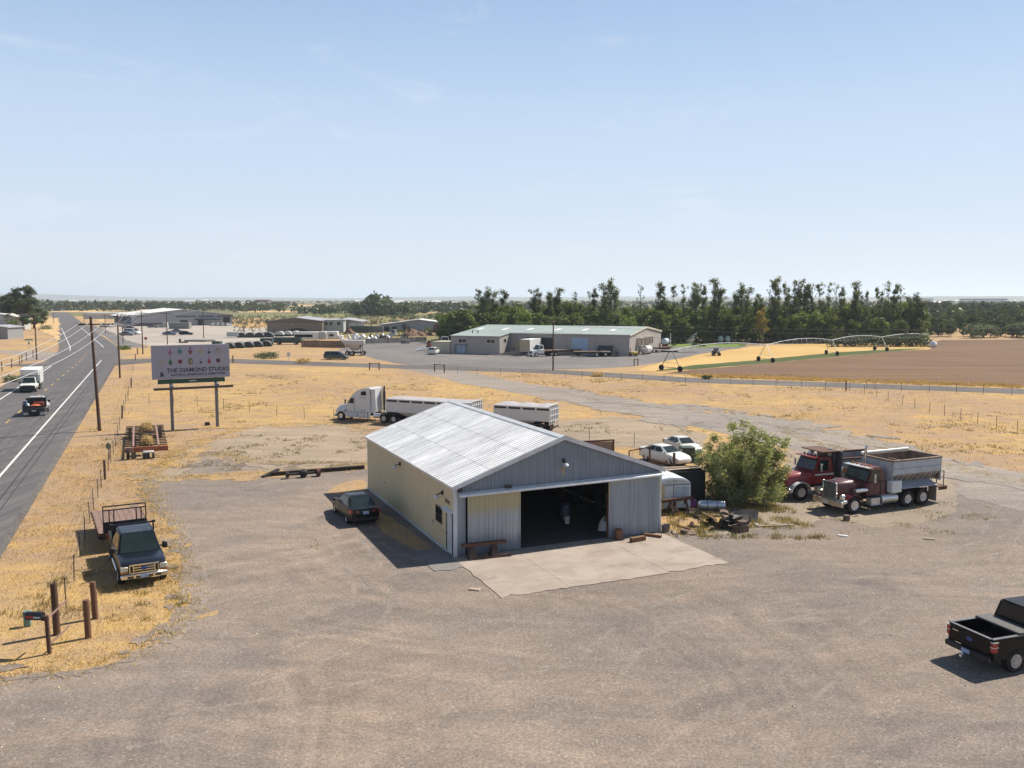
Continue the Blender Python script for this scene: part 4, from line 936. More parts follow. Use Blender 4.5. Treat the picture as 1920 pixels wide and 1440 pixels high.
def grain_trailer(name, label, L, off, heap):
    base = Vector(semi.location[:2]) - hS * off
    t = thing(name, label, 'trailer', (base.x, base.y), SR, 'grain trailers behind the semi', .93)
    z0, z1, hw = 1.32, 2.72, 1.25
    MB().hexa([(-L / 2, -hw, z0), (L / 2, -hw, z0), (L / 2, hw, z0), (-L / 2, hw, z0), (-L / 2, -hw, z1), (L / 2, -hw, z1), (L / 2, hw, z1), (-L / 2, hw, z1)]).build('hopper_box', P_TRUCKWHITE, t)
    mb = MB(); n = int(L / .5)
    for k in range(n + 1):
        x = -L / 2 + L * k / n
        for s in (-1, 1): mb.bb(x - .03, x + .03, s * (hw + .007) - .008, s * (hw + .007) + .008, z0, z1 - .32)
    mb.build('side_ribs', P_TRUCKWHITE, t)
    for s in (-1, 1):
        MB().bb(-L / 2 - .03, L / 2 + .03, s * (hw + .03) - .05, s * (hw + .03) + .05, z1 - .04, z1 + .07).build('top_rail', P_TRUCKWHITE, t)
        k = 0; x = L / 2 - .1
        while x > -L / 2 + 1.2:
            MB().bb(x - 1.35, x, s * (hw + .012) - .012, s * (hw + .012) + .012, z1 - .27, z1 - .07).build('side_dash', M_PLASTIC, t); x -= 1.6  # row of dark dashes below the top rail
    mb = MB(); n = 10; 
    rows = []
    for k in range(n + 1):
        x = -L / 2 + L * k / n; hgt = heap * (.6 + .5 * math.sin(k * 1.7)) if 0 < k < n else .05
        rows.append([(x, -hw + .02, z1 + .072), (x, -.6, z1 + .08 + hgt * .7), (x, 0, z1 + .08 + hgt), (x, .6, z1 + .08 + hgt * .6), (x, hw - .02, z1 + .072)])
    V = [p for r in rows for p in r]; F = [(i * 5 + j, i * 5 + j + 1, i * 5 + j + 6, i * 5 + j + 5) for i in range(n) for j in range(4)]
    mb.add(V, F).build('tarp', M_TARP, t)
    for xc in ((-L * .25, L * .22) if L > 8 else (0,)):
        MB().loft([[(xc - 1.6, -hw + .1, z0), (xc + 1.6, -hw + .1, z0), (xc + 1.6, hw - .1, z0), (xc - 1.6, hw - .1, z0)], [(xc - .4, -.4, .65), (xc + .4, -.4, .65), (xc + .4, .4, .65), (xc - .4, .4, .65)]]).build('hopper_chute', P_TRUCKWHITE, t)
    mb = MB()
    for y in (-1.2, -.75, -.25, .25, .75, 1.2): mb.bb(-L / 2 - .10, -L / 2 - .02, y - .04, y + .04, .95, z1 + .1)
    for z in (1.35, 1.9, 2.5, 3.05): mb.bb(-L / 2 - .11, -L / 2 - .03, -1.2, 1.2, z - .035, z + .035)
    mb.build('rear_ladder_frame', P_TRUCKWHITE, t)
    MB().bb(-L / 2, L / 2, -.5, -.38, 1.05, 1.3).bb(-L / 2, L / 2, .38, .5, 1.05, 1.3).bb(-L / 2 - .1, -L / 2, -1.2, 1.2, .55, .7).build('chassis', M_UNDER, t)
    duals(t, -L / 2 + .9); duals(t, -L / 2 + 2.15)
    for s in (-1, 1): MB().bb(-L / 2 - .12, -L / 2 - .10, s * .95 - .1, s * .95 + .1, .78, .9).build('tail_light', M_REDLENS, t)
    return t
grain_trailer('grain_trailer', 'long white ribbed grain trailer coupled to the sleeper semi', 10.6, 8.3, .18)
pup = grain_trailer('grain_trailer', 'short white grain trailer standing on its own behind the garage roof', 6.2, 18.6, .28)
# ------------------------------------------------------------------ old red work trucks
def old_truck(name, label, loc, rz, nose, style):
    t = thing(name, label, 'truck', loc, rz)
    # frame rails, axles
    MB().bb(-4.6, 3.0, -.42, -.3, .62, .9).bb(-4.6, 3.0, .3, .42, .62, .9).build('chassis', M_UNDER, t)
    for s in (-1, 1):
        wheel(t, 2.2, s * 1.0, .52, .28, rim=M_ALU if style == 'long' else M_RIM, rimr=.58)
    duals(t, -2.15, .52, 1.0); duals(t, -3.45, .52, 1.0)
    # cab
    cab, f = greenhouse(t, nose, -.35, 1.15, -.25, .75, 1.02, .92, 1.75, 2.62, .08)
    lower = MB().hexa([(-.35, -1.02, .95), (1.15, -1.0, .95), (1.15, 1.0, .95), (-.35, 1.02, .95), (-.35, -1.03, 1.78), (1.15, -.99, 1.78), (1.15, .99, 1.78), (-.35, 1.03, 1.78)]).build('cab_lower', nose, t, bevel=.04)
    MB().panel(f['front'], .04, .48, .1, .92).build('windscreen', M_TGLASS, cab); MB().panel(f['front'], .52, .96, .1, .92).build('windscreen', M_TGLASS, cab)
    sideglass(cab, f, [(.28, .88)], M_TGLASS, .08, .84)
    MB().bb(.72, 1.12, -.98, .98, 2.60, 2.66).build('sun_visor', M_ALU if style == 'long' else nose, cab)
    for k in range(5): MB().lathe([(.06, 2.64), (.07, 2.72), (.03, 2.76)], 8, (.62, -.7 + k * .35, 0)).build('roof_lamp', M_AMBER if style == 'long' else M_REDLENS, cab)
    for s in (-1, 1):
        MB().bb(.05, .09, s * 1.035 - .01, s * 1.035 + .01, 1.0, 1.75).bb(1.0, 1.03, s * 1.015 - .01, s * 1.015 + .01, 1.0, 1.75).build('door_seam', M_PLASTIC, lower)
        MB().box((.85, s * 1.32, 2.05), (.12, .1, .5)).build('mirror', M_ALU, t, bevel=.02); MB().bar((.8, s * 1.0, 2.3), (.85, s * 1.3, 2.28), .03).bar((.8, s * 1.0, 1.8), (.85, s * 1.3, 1.84), .03).build('mirror_bracket', M_CHROME, t)
        MB().tube((-1.15, s * .98, .68), (.15, s * .98, .68), .30, n=18).build('fuel_tank', M_ALU, t)
        MB().bb(.25, .95, s * .98 - .22, s * .98 + .22, .45, .85).bb(.2, 1.05, s * 1.05 - .25, s * 1.05 + .25, .42, .46).build('step_box', M_ALU, t, bevel=.015)
    if style == 'long':
        hood = MB().loft([[(1.15, -.62, 1.0), (1.15, .62, 1.0), (1.15, .66, 1.78), (1.15, .5, 1.92), (1.15, -.5, 1.92), (1.15, -.66, 1.78)], [(3.05, -.52, .95), (3.05, .52, .95), (3.05, .55, 1.72), (3.05, .42, 1.84), (3.05, -.42, 1.84), (3.05, -.55, 1.72)]]).build('hood', nose, t, bevel=.02)
        g = MB().bb(3.05, 3.16, -.58, -.48, .82, 1.86).bb(3.05, 3.16, .48, .58, .82, 1.86).bb(3.05, 3.16, -.48, .48, 1.78, 1.86).bb(3.05, 3.16, -.48, .48, .80, .88).build('grille_shell', M_CHROME, t, bevel=.015)
        MB().bb(3.06, 3.10, -.48, .48, .88, 1.78).build('radiator', M_DARKMETAL, g)
        for k in range(13): MB().bb(3.105, 3.13, -.46 + k * .075, -.445 + k * .075, .88, 1.78).build('grille_slat', M_ALU, g)
        MB().box((3.17, 0, 1.80), (.015, .16, .06)).build('badge', M_REDLENS, g)
        MB().lathe([(.02, 1.9), (.06, 1.93), (.02, 2.02)], 8, (2.75, 0, 0)).build('hood_ornament', M_CHROME, t)
        for s in (-1, 1):
            V = []; F = []; n = 9
            for i in range(n):
                a = math.pi * (.12 + .76 * i / (n - 1)); 
                for yy in (s * .56, s * 1.16): V.append((2.2 + .68 * math.cos(a), yy, .55 + .60 * math.sin(a)))
            for i in range(n - 1): F.append((2 * i, 2 * i + 1, 2 * i + 3, 2 * i + 2))
            b0 = len(V)
            V2 = [(x, y, z - .05) for x, y, z in V]
            MB().add(V + V2, F + [tuple(b0 + q for q in reversed(f_)) for f_ in F] + [(2 * i + 1, b0 + 2 * i + 1, b0 + 2 * i + 3, 2 * i + 3) for i in range(n - 1)]).build('fender', nose, t)
            MB().hexa([(2.75, s * .60, .62), (3.15, s * .60, .62), (3.15, s * 1.12, .62), (2.75, s * 1.15, .7), (2.75, s * .60, .92), (3.12, s * .60, .86), (3.12, s * 1.1, .82), (2.78, s * 1.14, .86)]).build('fender_nose', M_ALU if s > 0 else nose, t, bevel=.02)
            MB().lathe([(.02, 0), (.13, .02), (.14, .18), (.12, .26), (.02, .28)], 12, (2.82, s * .88, 1.06), 'x').build('headlight', M_CHROME, t)
            MB().lathe([(.15, 0), (.16, .5), (.15, 1.0), (.02, 1.01)], 12, (1.0, s * .86, 1.32), 'x').build('air_cleaner', M_CHROME, t) if s > 0 else None
        MB().bb(3.14, 3.32, -1.2, 1.2, .46, .80).build('front_bumper', M('worn_chrome', (.52, .45, .36), .3, .75, var=.2, dirt=(.30, .22, .14), da=.7), t, bevel=.04)
        MB().bb(3.325, 3.335, -.3, .1, .52, .70).build('number_plate', M_PLATEW, t)
        MB().tube((-.55, -.85, .9), (-.55, -.85, 3.45), .085, n=10).tube((-.55, -.85, 3.45), (-.68, -.85, 3.62), .085, n=10).tube((-.55, -.85, 1.4), (-.55, -.85, 2.6), .13, n=12).build('exhaust_stack', M_CHROME, t)
    else:
        hood = MB().loft([[(1.15, -.95, .95), (1.15, .95, .95), (1.15, .92, 1.6), (1.15, .7, 1.82), (1.15, -.7, 1.82), (1.15, -.92, 1.6)], [(2.7, -.8, .9), (2.7, .8, .9), (2.7, .74, 1.4), (2.7, .5, 1.60), (2.7, -.5, 1.60), (2.7, -.74, 1.4)], [(3.05, -.62, .92), (3.05, .62, .92), (3.05, .58, 1.3), (3.05, .42, 1.46), (3.05, -.42, 1.46), (3.05, -.58, 1.3)]]).build('hood', nose, t, bevel=.03)
        for s in (-1, 1):
            V = []; F = []; n = 9
            for i in range(n):
                a = math.pi * (.05 + .9 * i / (n - 1))
                for yy in (s * .6, s * 1.18): V.append((2.2 + .74 * math.cos(a), yy, .52 + .68 * math.sin(a)))
            for i in range(n - 1): F.append((2 * i, 2 * i + 1, 2 * i + 3, 2 * i + 2))
            b0 = len(V); V2 = [(x, y, z - .06) for x, y, z in V]
            MB().add(V + V2, F + [tuple(b0 + q for q in reversed(f_)) for f_ in F] + [(2 * i + 1, b0 + 2 * i + 1, b0 + 2 * i + 3, 2 * i + 3) for i in range(n - 1)]).build('fender', P_TRUCKWHITE, t)
            MB().bb(-.34, 1.14, s * 1.04 - .008, s * 1.04 + .008, 1.52, 1.62).build('cab_stripe', M_WHITEMETAL, lower)
        MB().bb(3.0, 3.2, -1.15, 1.15, .5, .8).build('front_bumper', M_CHROME, t, bevel=.03)
        MB().bb(3.04, 3.10, -.5, .5, .95, 1.42).build('grille', M_DARKMETAL, t)
        MB().tube((-.5, .85, .9), (-.5, .85, 3.0), .14, n=12).build('exhaust_stack', M_DARKMETAL, t)
        MB().tube((-.62, .35, 2.6), (-.62, .35, 3.1), .16, n=10).lathe([(.05, 3.1), (.2, 3.15), (.16, 3.28), (.02, 3.3)], 12, (.2, -.55, -.45)).build('air_intake', M_ALU, t)
    return t
RA = R(204)
ft = old_truck('spreader_truck', 'maroon long nosed truck with dented white open spreader body', (22.0, 53.47), RA, P_MAROON, 'long')
M_BODYW = M('chipped_white_body', (.50, .53, .57), .5, .1, var=.1, dirt=(.34, .25, .18), da=.55, ds=1.6)
M_BODYLOW = M('stained_lower_body', (.40, .36, .31), .6, .1, var=.2, dirt=(.20, .13, .09), da=.6, ds=2)
M_INNER = M('rusty_inner_body', (.24, .165, .12), .8, 0, var=.3, dirt=(.10, .07, .06), da=.7, ds=1.5)
X0, X1, HW = -4.75, -.62, 1.24
ZT, ZM, ZL = 2.92, 2.12, 1.28
for s in (-1, 1):
    MB().hexa([(X0, s * HW, ZM), (X1, s * HW, ZM), (X1, s * (HW - .05), ZM), (X0, s * (HW - .05), ZM), (X0, s * HW, ZT), (X1, s * HW, ZT), (X1, s * (HW - .05), ZT), (X0, s * (HW - .05), ZT)]).build('body_side', M_BODYW, ft)
    MB().bb(X0 + .02, X1 - .02, s * (HW + .012) - .012, s * (HW + .012) + .012, 2.46, 2.50).build('side_crease', M('blue_grey_metal', (.33, .37, .43), .5), ft)
    MB().bb(X0, X1, min(s * (HW - .12), s * (HW + .05)), max(s * (HW - .12), s * (HW + .05)), ZT, ZT + .10).build('top_rail', M_INNER, ft, bevel=.015)
    MB().hexa([(X0 + .35, s * .42, ZL), (X1 - .1, s * .42, ZL), (X1 - .1, s * .36, ZL), (X0 + .35, s * .36, ZL), (X0, s * (HW - .01), ZM - .002), (X1, s * (HW - .01), ZM - .002), (X1, s * (HW - .06), ZM - .002), (X0, s * (HW - .06), ZM - .002)]).build('hopper_slope', M_BODYLOW, ft)
    mb = MB()
    for k in range(9):
        x = X0 + .4 + k * .46; mb.hexa([(x, s * .45, ZL + .1), (x + .05, s * .45, ZL + .1), (x + .05, s * .5, ZL), (x, s * .5, ZL), (x, s * (HW - .03), ZM - .02), (x + .05, s * (HW - .03), ZM - .02), (x + .05, s * (HW + .01), ZM - .14), (x, s * (HW + .01), ZM - .14)])
    mb.build('hopper_ribs', M_BODYLOW, ft)
    MB().hexa([(-4.2, s * .62, 1.60), (-1.55, s * .62, 1.60), (-1.4, s * 1.34, 1.24), (-4.35, s * 1.34, 1.24), (-4.2, s * .62, 1.64), (-1.55, s * .62, 1.64), (-1.4, s * 1.34, 1.28), (-4.35, s * 1.34, 1.28)]).build('wheel_fender', M_ALU if s < 0 else M('grey_fender', (.36, .40, .46), .45, .2), ft)
    MB().bb(-4.34, -4.30, s * 1.02 - .3, s * 1.02 + .3, .22, 1.2).build('mud_flap', M('mud_flap_rubber', (.25, .21, .18), .8), ft)
    MB().bb(-1.35, -.55, s * 1.12 - .24, s * 1.12 + .24, 1.05, 1.78).build('side_tank', M_WHITEMETAL, ft, bevel=.04)
for s in (-1, 1): MB().bb(X0 + .06, X1 - .06, s * (HW - .068) - .008, s * (HW - .068) + .008, ZM + .03, ZT - .01).build('inner_lining', M_INNER, ft)
MB().bb(X0 + .06, X0 + .08, -HW + .09, HW - .09, 1.6, ZT - .01).build('inner_lining', M_INNER, ft)
MB().bb(X1 - .05, X1, -HW, HW, 1.5, ZT + .02).build('body_front', M_BODYW, ft); MB().bb(X0, X0 + .05, -HW, HW, 1.5, ZT + .02).build('body_rear', M_BODYW, ft)
MB().bb(X1 - .1, X1 + .05, -HW - .02, HW + .02, ZT + .02, ZT + .12).bb(X0 - .05, X0 + .1, -HW - .02, HW + .02, ZT + .02, ZT + .12).build('top_rail', M_INNER, ft)
MB().bb(X0 + .35, X1 - .1, -.4, .4, ZL, ZL + .04).bb(X0 + 1.9, X0 + 2.0, -1.18, 1.18, 2.55, 2.68).build('hopper_floor', M_INNER, ft)
MB().tube((X0 + .1, -HW - .02, ZT + .2), (X1, -HW - .02, ZT + .2), .09, n=8).build('rolled_tarp', M_WHITEMETAL, ft)
mb = MB().bb(-5.5, -4.8, -1.1, 1.1, .98, 1.03).bb(-5.52, -5.48, -1.1, 1.1, .82, 1.05).bb(-5.5, -4.8, 1.06, 1.1, .82, 1.0)
mb.build('rear_platform', M_RUST, ft)
mb = MB()
for y in (.35, .75): mb.bar((-5.0, y, 1.03), (-4.86, y, 2.9), .04)
for k in range(6): mb.bar((-5.0 + k * .022, .35, 1.2 + k * .3), (-5.0 + k * .022, .75, 1.2 + k * .3), .03)
mb.bar((-5.3, 1.0, 1.0), (-5.3, 1.0, 2.0), .04).bar((-5.3, 1.0, 2.0), (-4.8, 1.0, 2.0), .04).build('ladder', M_DARKMETAL, ft)
MB().lathe([(.02, .9), (.35, .92), (.35, .96), (.02, .98)], 16, (-5.15, -.3, 0)).build('spinner_disc', M_DARKMETAL, ft)

bt = old_truck('dump_truck', 'bright red dump truck with white fenders half hidden behind the bush', (20.1, 56.85), R(200), P_RED, 'mack')
M_DUMP = M('dump_body_grey', (.30, .31, .33), .6, .1, var=.2, dirt=(.22, .13, .09), da=.6)
for s in (-1, 1):
    MB().bb(-4.9, -.85, s * 1.2 - .04, s * 1.2 + .04, 1.15, 2.45).build('dump_side', M_DUMP, bt)
    MB().bb(-4.85, -.9, s * 1.25 - .012, s * 1.25 + .012, 1.62, 1.86).build('side_stripe', P_ORANGE, bt)
    MB().bb(-4.9, -.85, s * 1.2 - .08, s * 1.2 + .08, 2.45, 2.56).build('top_rail', M_RUST, bt)
MB().bb(-4.9, -.85, -1.2, 1.2, 1.1, 1.16).build('dump_floor', M_INNER, bt); MB().bb(-4.95, -4.88, -1.2, 1.2, 1.15, 2.4).build('tailgate', M_DUMP, bt)
MB().hexa([(-.9, -1.2, 1.2), (-.8, -1.2, 1.2), (-.8, 1.2, 1.2), (-.9, 1.2, 1.2), (-.95, -1.15, 3.0), (-.75, -1.15, 3.0), (-.75, 1.15, 3.0), (-.95, 1.15, 3.0)]).build('headboard', M('dark_headboard', (.08, .085, .095), .6), bt, bevel=.03)
MB().bb(-.8, .6, -1.05, 1.05, 2.96, 3.02).build('cab_shield', M_RUST, bt)

# ------------------------------------------------------------------ foliage
def leaf_mat(name, a, b, trans=.35, cs=.6, rnd=.25):
    g = NG(name); n = g.noise(cs, 4, .6); n2 = g.noise(cs * 6, 2, .5)
    c = g.mix(g.ramp(n, .36, .64), a, b); c = g.mix(1.0, c, g.ramp(n2, .3, .7, .72, 1.28), 'MULTIPLY')
    c = g.mix(1.0, c, g.ramp(g.rand(), 0, 1, 1 - rnd, 1 + rnd), 'MULTIPLY')
    hs_ = g.node('ShaderNodeHueSaturation'); g.set(hs_.inputs['Color'], c); g.set(hs_.inputs['Hue'], g.ramp(g.rand(), 0, 1, .485, .515)); c = hs_.outputs[0]
    d = g.node('ShaderNodeBsdfDiffuse'); t = g.node('ShaderNodeBsdfTranslucent'); g.set(d.inputs[0], c)
    ct = g.mix(1.0, c, (1.25, 1.25, .6), 'MULTIPLY'); g.set(t.inputs[0], ct)
    ms = g.node('ShaderNodeMixShader'); ms.inputs[0].default_value = trans
    gl = g.node('ShaderNodeBsdfGlossy'); gl.inputs['Roughness'].default_value = .5; gl.inputs[0].default_value = (.5, .5, .5, 1)
    m2 = g.node('ShaderNodeMixShader'); m2.inputs[0].default_value = .05
    g.t.links.new(d.outputs[0], ms.inputs[1]); g.t.links.new(t.outputs[0], ms.inputs[2]); g.t.links.new(ms.outputs[0], m2.inputs[1]); g.t.links.new(gl.outputs[0], m2.inputs[2])
    g.t.links.new(m2.outputs[0], g.t.nodes['Material Output'].inputs[0]); return g.m

def leaves(name, rng, blobs, n, sz, m, asp=.6, shell=.45, parent=None, droop=0.0, up=0.0):
    """n leaf-sized faces spread through the volume of the blobs (x, y, z, rx, ry, rz)"""
    B = np.array(blobs, float); w_ = (B[:, 3] * B[:, 4] * B[:, 5]) ** .72; w_ /= w_.sum()
    k = rng.choice(len(B), n, p=w_); d = rng.normal(size=(n, 3)); d /= np.linalg.norm(d, axis=1)[:, None]
    r = rng.random(n) ** shell; p = B[k, :3] + d * r[:, None] * B[k, 3:] + rng.normal(size=(n, 3)) * sz * .35
    nrm = d + rng.normal(size=(n, 3)) * .8 + np.array([0, 0, up]); nrm /= np.linalg.norm(nrm, axis=1)[:, None]
    a = np.cross(nrm, rng.normal(size=(n, 3)) + np.array([0, 0, droop])); a /= np.linalg.norm(a, axis=1)[:, None]; b = np.cross(nrm, a)
    if droop: a, b = b, a
    s = sz * (.55 + .9 * rng.random(n))[:, None]
    q = np.stack([p - a * s * asp * .5 - b * s * .1, p - b * s * .5, p + a * s * asp * .5 - b * s * .02, p + b * s * .5], 1)
    return mesh_quads(name, q.reshape(-1, 3), m, parent)

def mesh_quads(name, V, m, parent=None, k=4):
    n = len(V) // k
    me = bpy.data.meshes.new(name); me.vertices.add(len(V)); me.vertices.foreach_set('co', np.asarray(V, np.float32).ravel())
    me.loops.add(n * k); me.loops.foreach_set('vertex_index', np.arange(n * k, dtype=np.int32))
    me.polygons.add(n); me.polygons.foreach_set('loop_start', np.arange(0, n * k, k, dtype=np.int32)); me.polygons.foreach_set('loop_total', np.full(n, k, np.int32))
    me.update(); me.materials.append(m)
    o = bpy.data.objects.new(name, me); link(o, parent); return o

M_BARK = M('bark', (.11, .085, .065), .9, var=.3, vs=5)
M_LEAF_WILLOW = leaf_mat('willow_leaves', (.16, .185, .085), (.315, .335, .175), .46, .7, .0)
M_LEAF_LOCUST = leaf_mat('broadleaf_green', (.072, .108, .024), (.165, .205, .048), .45, .35)
M_LEAF_POPLAR = leaf_mat('poplar_green', (.075, .096, .038), (.14, .162, .068), .40, .5)
M_LEAF_DARK = leaf_mat('dark_tree_green', (.04, .06, .022), (.085, .105, .04), .30, .4)
M_LEAF_OLIVE = leaf_mat('grey_olive_leaves', (.12, .145, .085), (.19, .21, .13), .3, .5)
M_LEAF_GOLD = leaf_mat('yellowing_leaves', (.22, .17, .035), (.30, .22, .05), .4, .5)

# the willow bush beside the red trucks: many thin upright stems, narrow leaves
bush = thing('willow_bush', 'large rounded green willow bush between the junk and the red trucks', 'bush', (14.6, 54.9), 0)
rng = np.random.default_rng(5); mb = MB(); bl = []
for k in range(46):
    a = rng.random() * 6.283; ln = rng.random() ** .6; el = R(86 - 42 * ln); L = (5.35 - 1.9 * ln) * (.88 + .17 * rng.random())
    base = Vector((math.cos(a) * .35 * rng.random(), math.sin(a) * .35 * rng.random(), 0)); p = base; dvec = Vector((math.cos(a) * math.cos(el), math.sin(a) * math.cos(el), math.sin(el)))
    for s_ in range(5):
        q = p + dvec * L / 5; mb.tube(p, q, .035 * (1 - s_ / 6), .035 * (1 - (s_ + 1) / 6), n=4, cap=False)
        if s_ >= 1: 
            rr = .62 - .07 * s_; bl.append((q.x, q.y, q.z, rr, rr, rr * 1.15))
        p = q; dvec = (dvec + Vector((rng.normal() * .1, rng.normal() * .1, -.05))).normalized()
mb.build('stems', M_BARK, bush)
leaves('foliage', rng, bl, 42000, .21, M_LEAF_WILLOW, .30, .55, bush, droop=1.5)
for x, y, s_ in ((-1.7, -.4, .9), (1.6, .3, .85), (.2, -1.9, .8), (.8, 1.4, .8)): pass
lw = [(x, y, .75, .9, .9, .7) for x, y in ((-1.6, -.7), (-.6, -1.6), (.7, -1.7), (1.7, -.8), (1.9, .5), (-1.9, .6))]
leaves('foliage', rng, lw, 5200, .2, M_LEAF_WILLOW, .30, .6, bush, droop=1.5)
# ------------------------------------------------------------------ junk beside the shed
def at(px, py): return gp(px, py)
def solo(name, label, cat, mb, m, loc=(0, 0, 0), rz=0, bevel=0, group=None, smooth=True):
    o = mb.build(name, m, None, bevel=bevel, smooth=smooth); o.location = (loc[0], loc[1], loc[2] if len(loc) > 2 else 0); o.rotation_euler = (0, 0, rz)
    return tag(o, label, cat, group)
# rounded white box body
p = at(1262, 962)
cm = thing('camper_shell', 'old white rounded metal box body with side hatch beside the garage corner', 'camper shell', (p[0] - .1, p[1] + 1.2), R(14))
pr = [(-1.15, .25), (1.0, .25), (1.0, 1.75), (.82, 1.95), (.4, 2.08), (-.4, 2.12), (-1.0, 2.05), (-1.15, 1.9)]
M_OLDWHITE = M('chalky_white_metal', (.56, .60, .64), .55, .1, var=.1, dirt=(.30, .26, .2), da=.5, ds=2.2)
MB().prism(pr, -1.1, 1.4, 'y').build('shell', M_OLDWHITE, cm, bevel=.06, seg=2)
MB().bb(-.05, .85, -1.125, -1.1, .75, 1.55).build('hatch', M('faded_blue_panel', (.36, .43, .50), .6, var=.2, dirt=(.5, .52, .53), da=.7, ds=5), cm, bevel=.01)
MB().bb(-.16, -.13, -1.115, -1.1, .4, 1.7).bb(-1.14, .98, -1.112, -1.1, 1.68, 1.72).build('panel_seam', M_DARKMETAL, cm)
MB().bb(-1.16, -.72, -1.118, -1.1, .25, 1.78).build('yellow_panel', M('faded_yellow', (.50, .42, .22), .6), cm)
for x in (-.9, .7): MB().bb(x - .06, x + .06, -1.05, 1.3, 0, .25).build('skid', M_RUST, cm)
# rusty beam on stands in front of it
p0, p1 = at(1236, 968), at(1302, 958)
bb_ = thing('beam_stand', 'rusty steel beam resting on two trestle legs in front of the white shell', 'steel beam', ((p0[0] + p1[0]) / 2, (p0[1] + p1[1]) / 2), math.atan2(p1[1] - p0[1], p1[0] - p0[0]))
MB().bb(-1.15, 1.15, -.09, -.06, .78, .92).bb(-1.15, 1.15, .06, .09, .78, .92).bb(-1.15, 1.15, -.09, .09, .92, .96).build('beam', M_RUST, bb_)
for x in (-.55, -.2, .62): MB().bar((x, -.35, 0), (x + .05, 0, .78), .09).bar((x, .35, 0), (x + .05, 0, .78), .09).build('leg', M_RUST, bb_)
# black steel bin with boards on top
p = at(1296, 945)
bn = thing('steel_bin', 'tall black open steel bin behind the white shell', 'metal bin', (p[0] - .35, p[1] + 1.1), R(12))
for y in (-.75, .75): MB().bb(-1.35, 1.2, y - .03, y + .03, .05, 2.0).build('bin_side', M('black_steel', (.018, .018, .02), .6, .2, var=.3), bn)
for x in (-1.35, 1.2): MB().bb(x - .03, x + .03, -.72, .72, .05, 2.0).build('bin_end', _mc['black_steel'], bn)
for y in (-.79, .79): MB().bb(-1.4, 1.25, y - .03, y + .03, 1.95, 2.02).build('rim', M_DARKMETAL, bn)
for k, (dx, dy, l, a, m, lb) in enumerate([(-.7, -.1, 3.1, 16, M_OLDWOOD, 'brown plank lying across the black steel bin, nearest the garage'), (-.35, .25, 3.0, 14, M('grey_wood', (.34, .27, .22), .85, var=.25, stretch=(.6, 6, 6)), 'grey plank lying across the middle of the black steel bin'), (0.0, -.35, 2.9, 19, M('pale_wood', (.46, .36, .27), .85, var=.2, stretch=(.6, 6, 6)), 'pale plank lying across the front of the black steel bin')]):
    solo('plank', lb, 'plank', MB().box((0, 0, 2.06 + k * .012), (l, .22, .06)), m, (bn.location.x + dx, bn.location.y + dy), R(a))
p = at(1297, 938)
wr = thing('wheel_rim', 'white truck wheel rim standing on edge by the black bin', 'wheel rim', (p[0], p[1]), R(35))
MB().lathe([(.40, -.16), (.50, -.16), (.46, -.1), (.46, .1), (.50, .16), (.40, .16)], 20, (0, 0, .52), 'y').build('rim', M_WHITEMETAL, wr)
MB().lathe([(.05, -.02), (.41, -.04), (.41, .0), (.05, .02)], 20, (0, 0, .52), 'y').build('wheel_disc', M('tan_paint', (.36, .25, .15), .7), wr)
def heap(seed, r, h, n=9):
    rg = random.Random(seed); V = [(0, 0, h)]; rings = 4
    for i in range(1, rings + 1):
        for k in range(n):
            a = 6.283 * k / n; rr = r * i / rings * (.8 + .4 * rg.random()); V.append((rr * math.cos(a), rr * math.sin(a), max(0, h * (1 - (i / rings) ** 1.6) * (.7 + .5 * rg.random())) if i < rings else 0))
    F = [(0, 1 + k, 1 + (k + 1) % n) for k in range(n)]
    for i in range(rings - 1):
        for k in range(n): F.append((1 + i * n + k, 1 + (i + 1) * n + k, 1 + (i + 1) * n + (k + 1) % n, 1 + i * n + (k + 1) % n))
    return MB().add(V, F)
p = at(1301, 950); solo('plastic_bundle', 'crumpled purple plastic bundle between the white shell and silver tank', 'bundle', heap(3, .36, .5), M('purple_plastic', (.15, .03, .14), .4, var=.3), p)
p = at(1336, 958)
tk = thing('gas_cylinder', 'silver round ended tank lying on its side below the bush', 'tank', (p[0], p[1] + .25, .30), R(-6))
MB().lathe([(.02, -.86), (.16, -.84), (.26, -.76), (.30, -.62), (.30, .62), (.27, .76), (.24, .80), (.02, .80)], 24, (0, 0, 0), 'x').build('tank_shell', M('dull_silver', (.50, .54, .60), .35, .7, var=.15, dirt=(.3, .32, .36), da=.5, ds=3), tk)
MB().lathe([(.305, -.30), (.31, -.28), (.305, -.26)], 24, (0, 0, 0), 'x').lathe([(.305, .28), (.31, .30), (.305, .32)], 24, (0, 0, 0), 'x').build('weld_band', M_DARKMETAL, tk)
MB().tube((-.95, 0, .05), (-.8, 0, .05), .06, n=8).build('valve', M_RUST, tk)
p = at(1349, 944); oe = thing('mower_deck', 'orange and black mower frame pushed under the bush', 'mower', (p[0], p[1] + .4), R(25))
MB().hexa([(-.45, -.3, .25), (.35, -.3, .2), (.35, .3, .2), (-.45, .3, .25), (-.35, -.22, .62), (.1, -.22, .5), (.1, .22, .5), (-.35, .22, .62)]).build('deck_shell', P_ORANGE, oe, bevel=.04)
MB().bar((.3, -.2, .3), (1.1, -.3, .42), .06).bar((.3, .2, .3), (1.1, .1, .36), .06).build('arm', P_ORANGE, oe)
wheel(oe, -.5, -.32, .18, .1); wheel(oe, -.5, .32, .18, .1); wheel(oe, .45, .36, .24, .12)
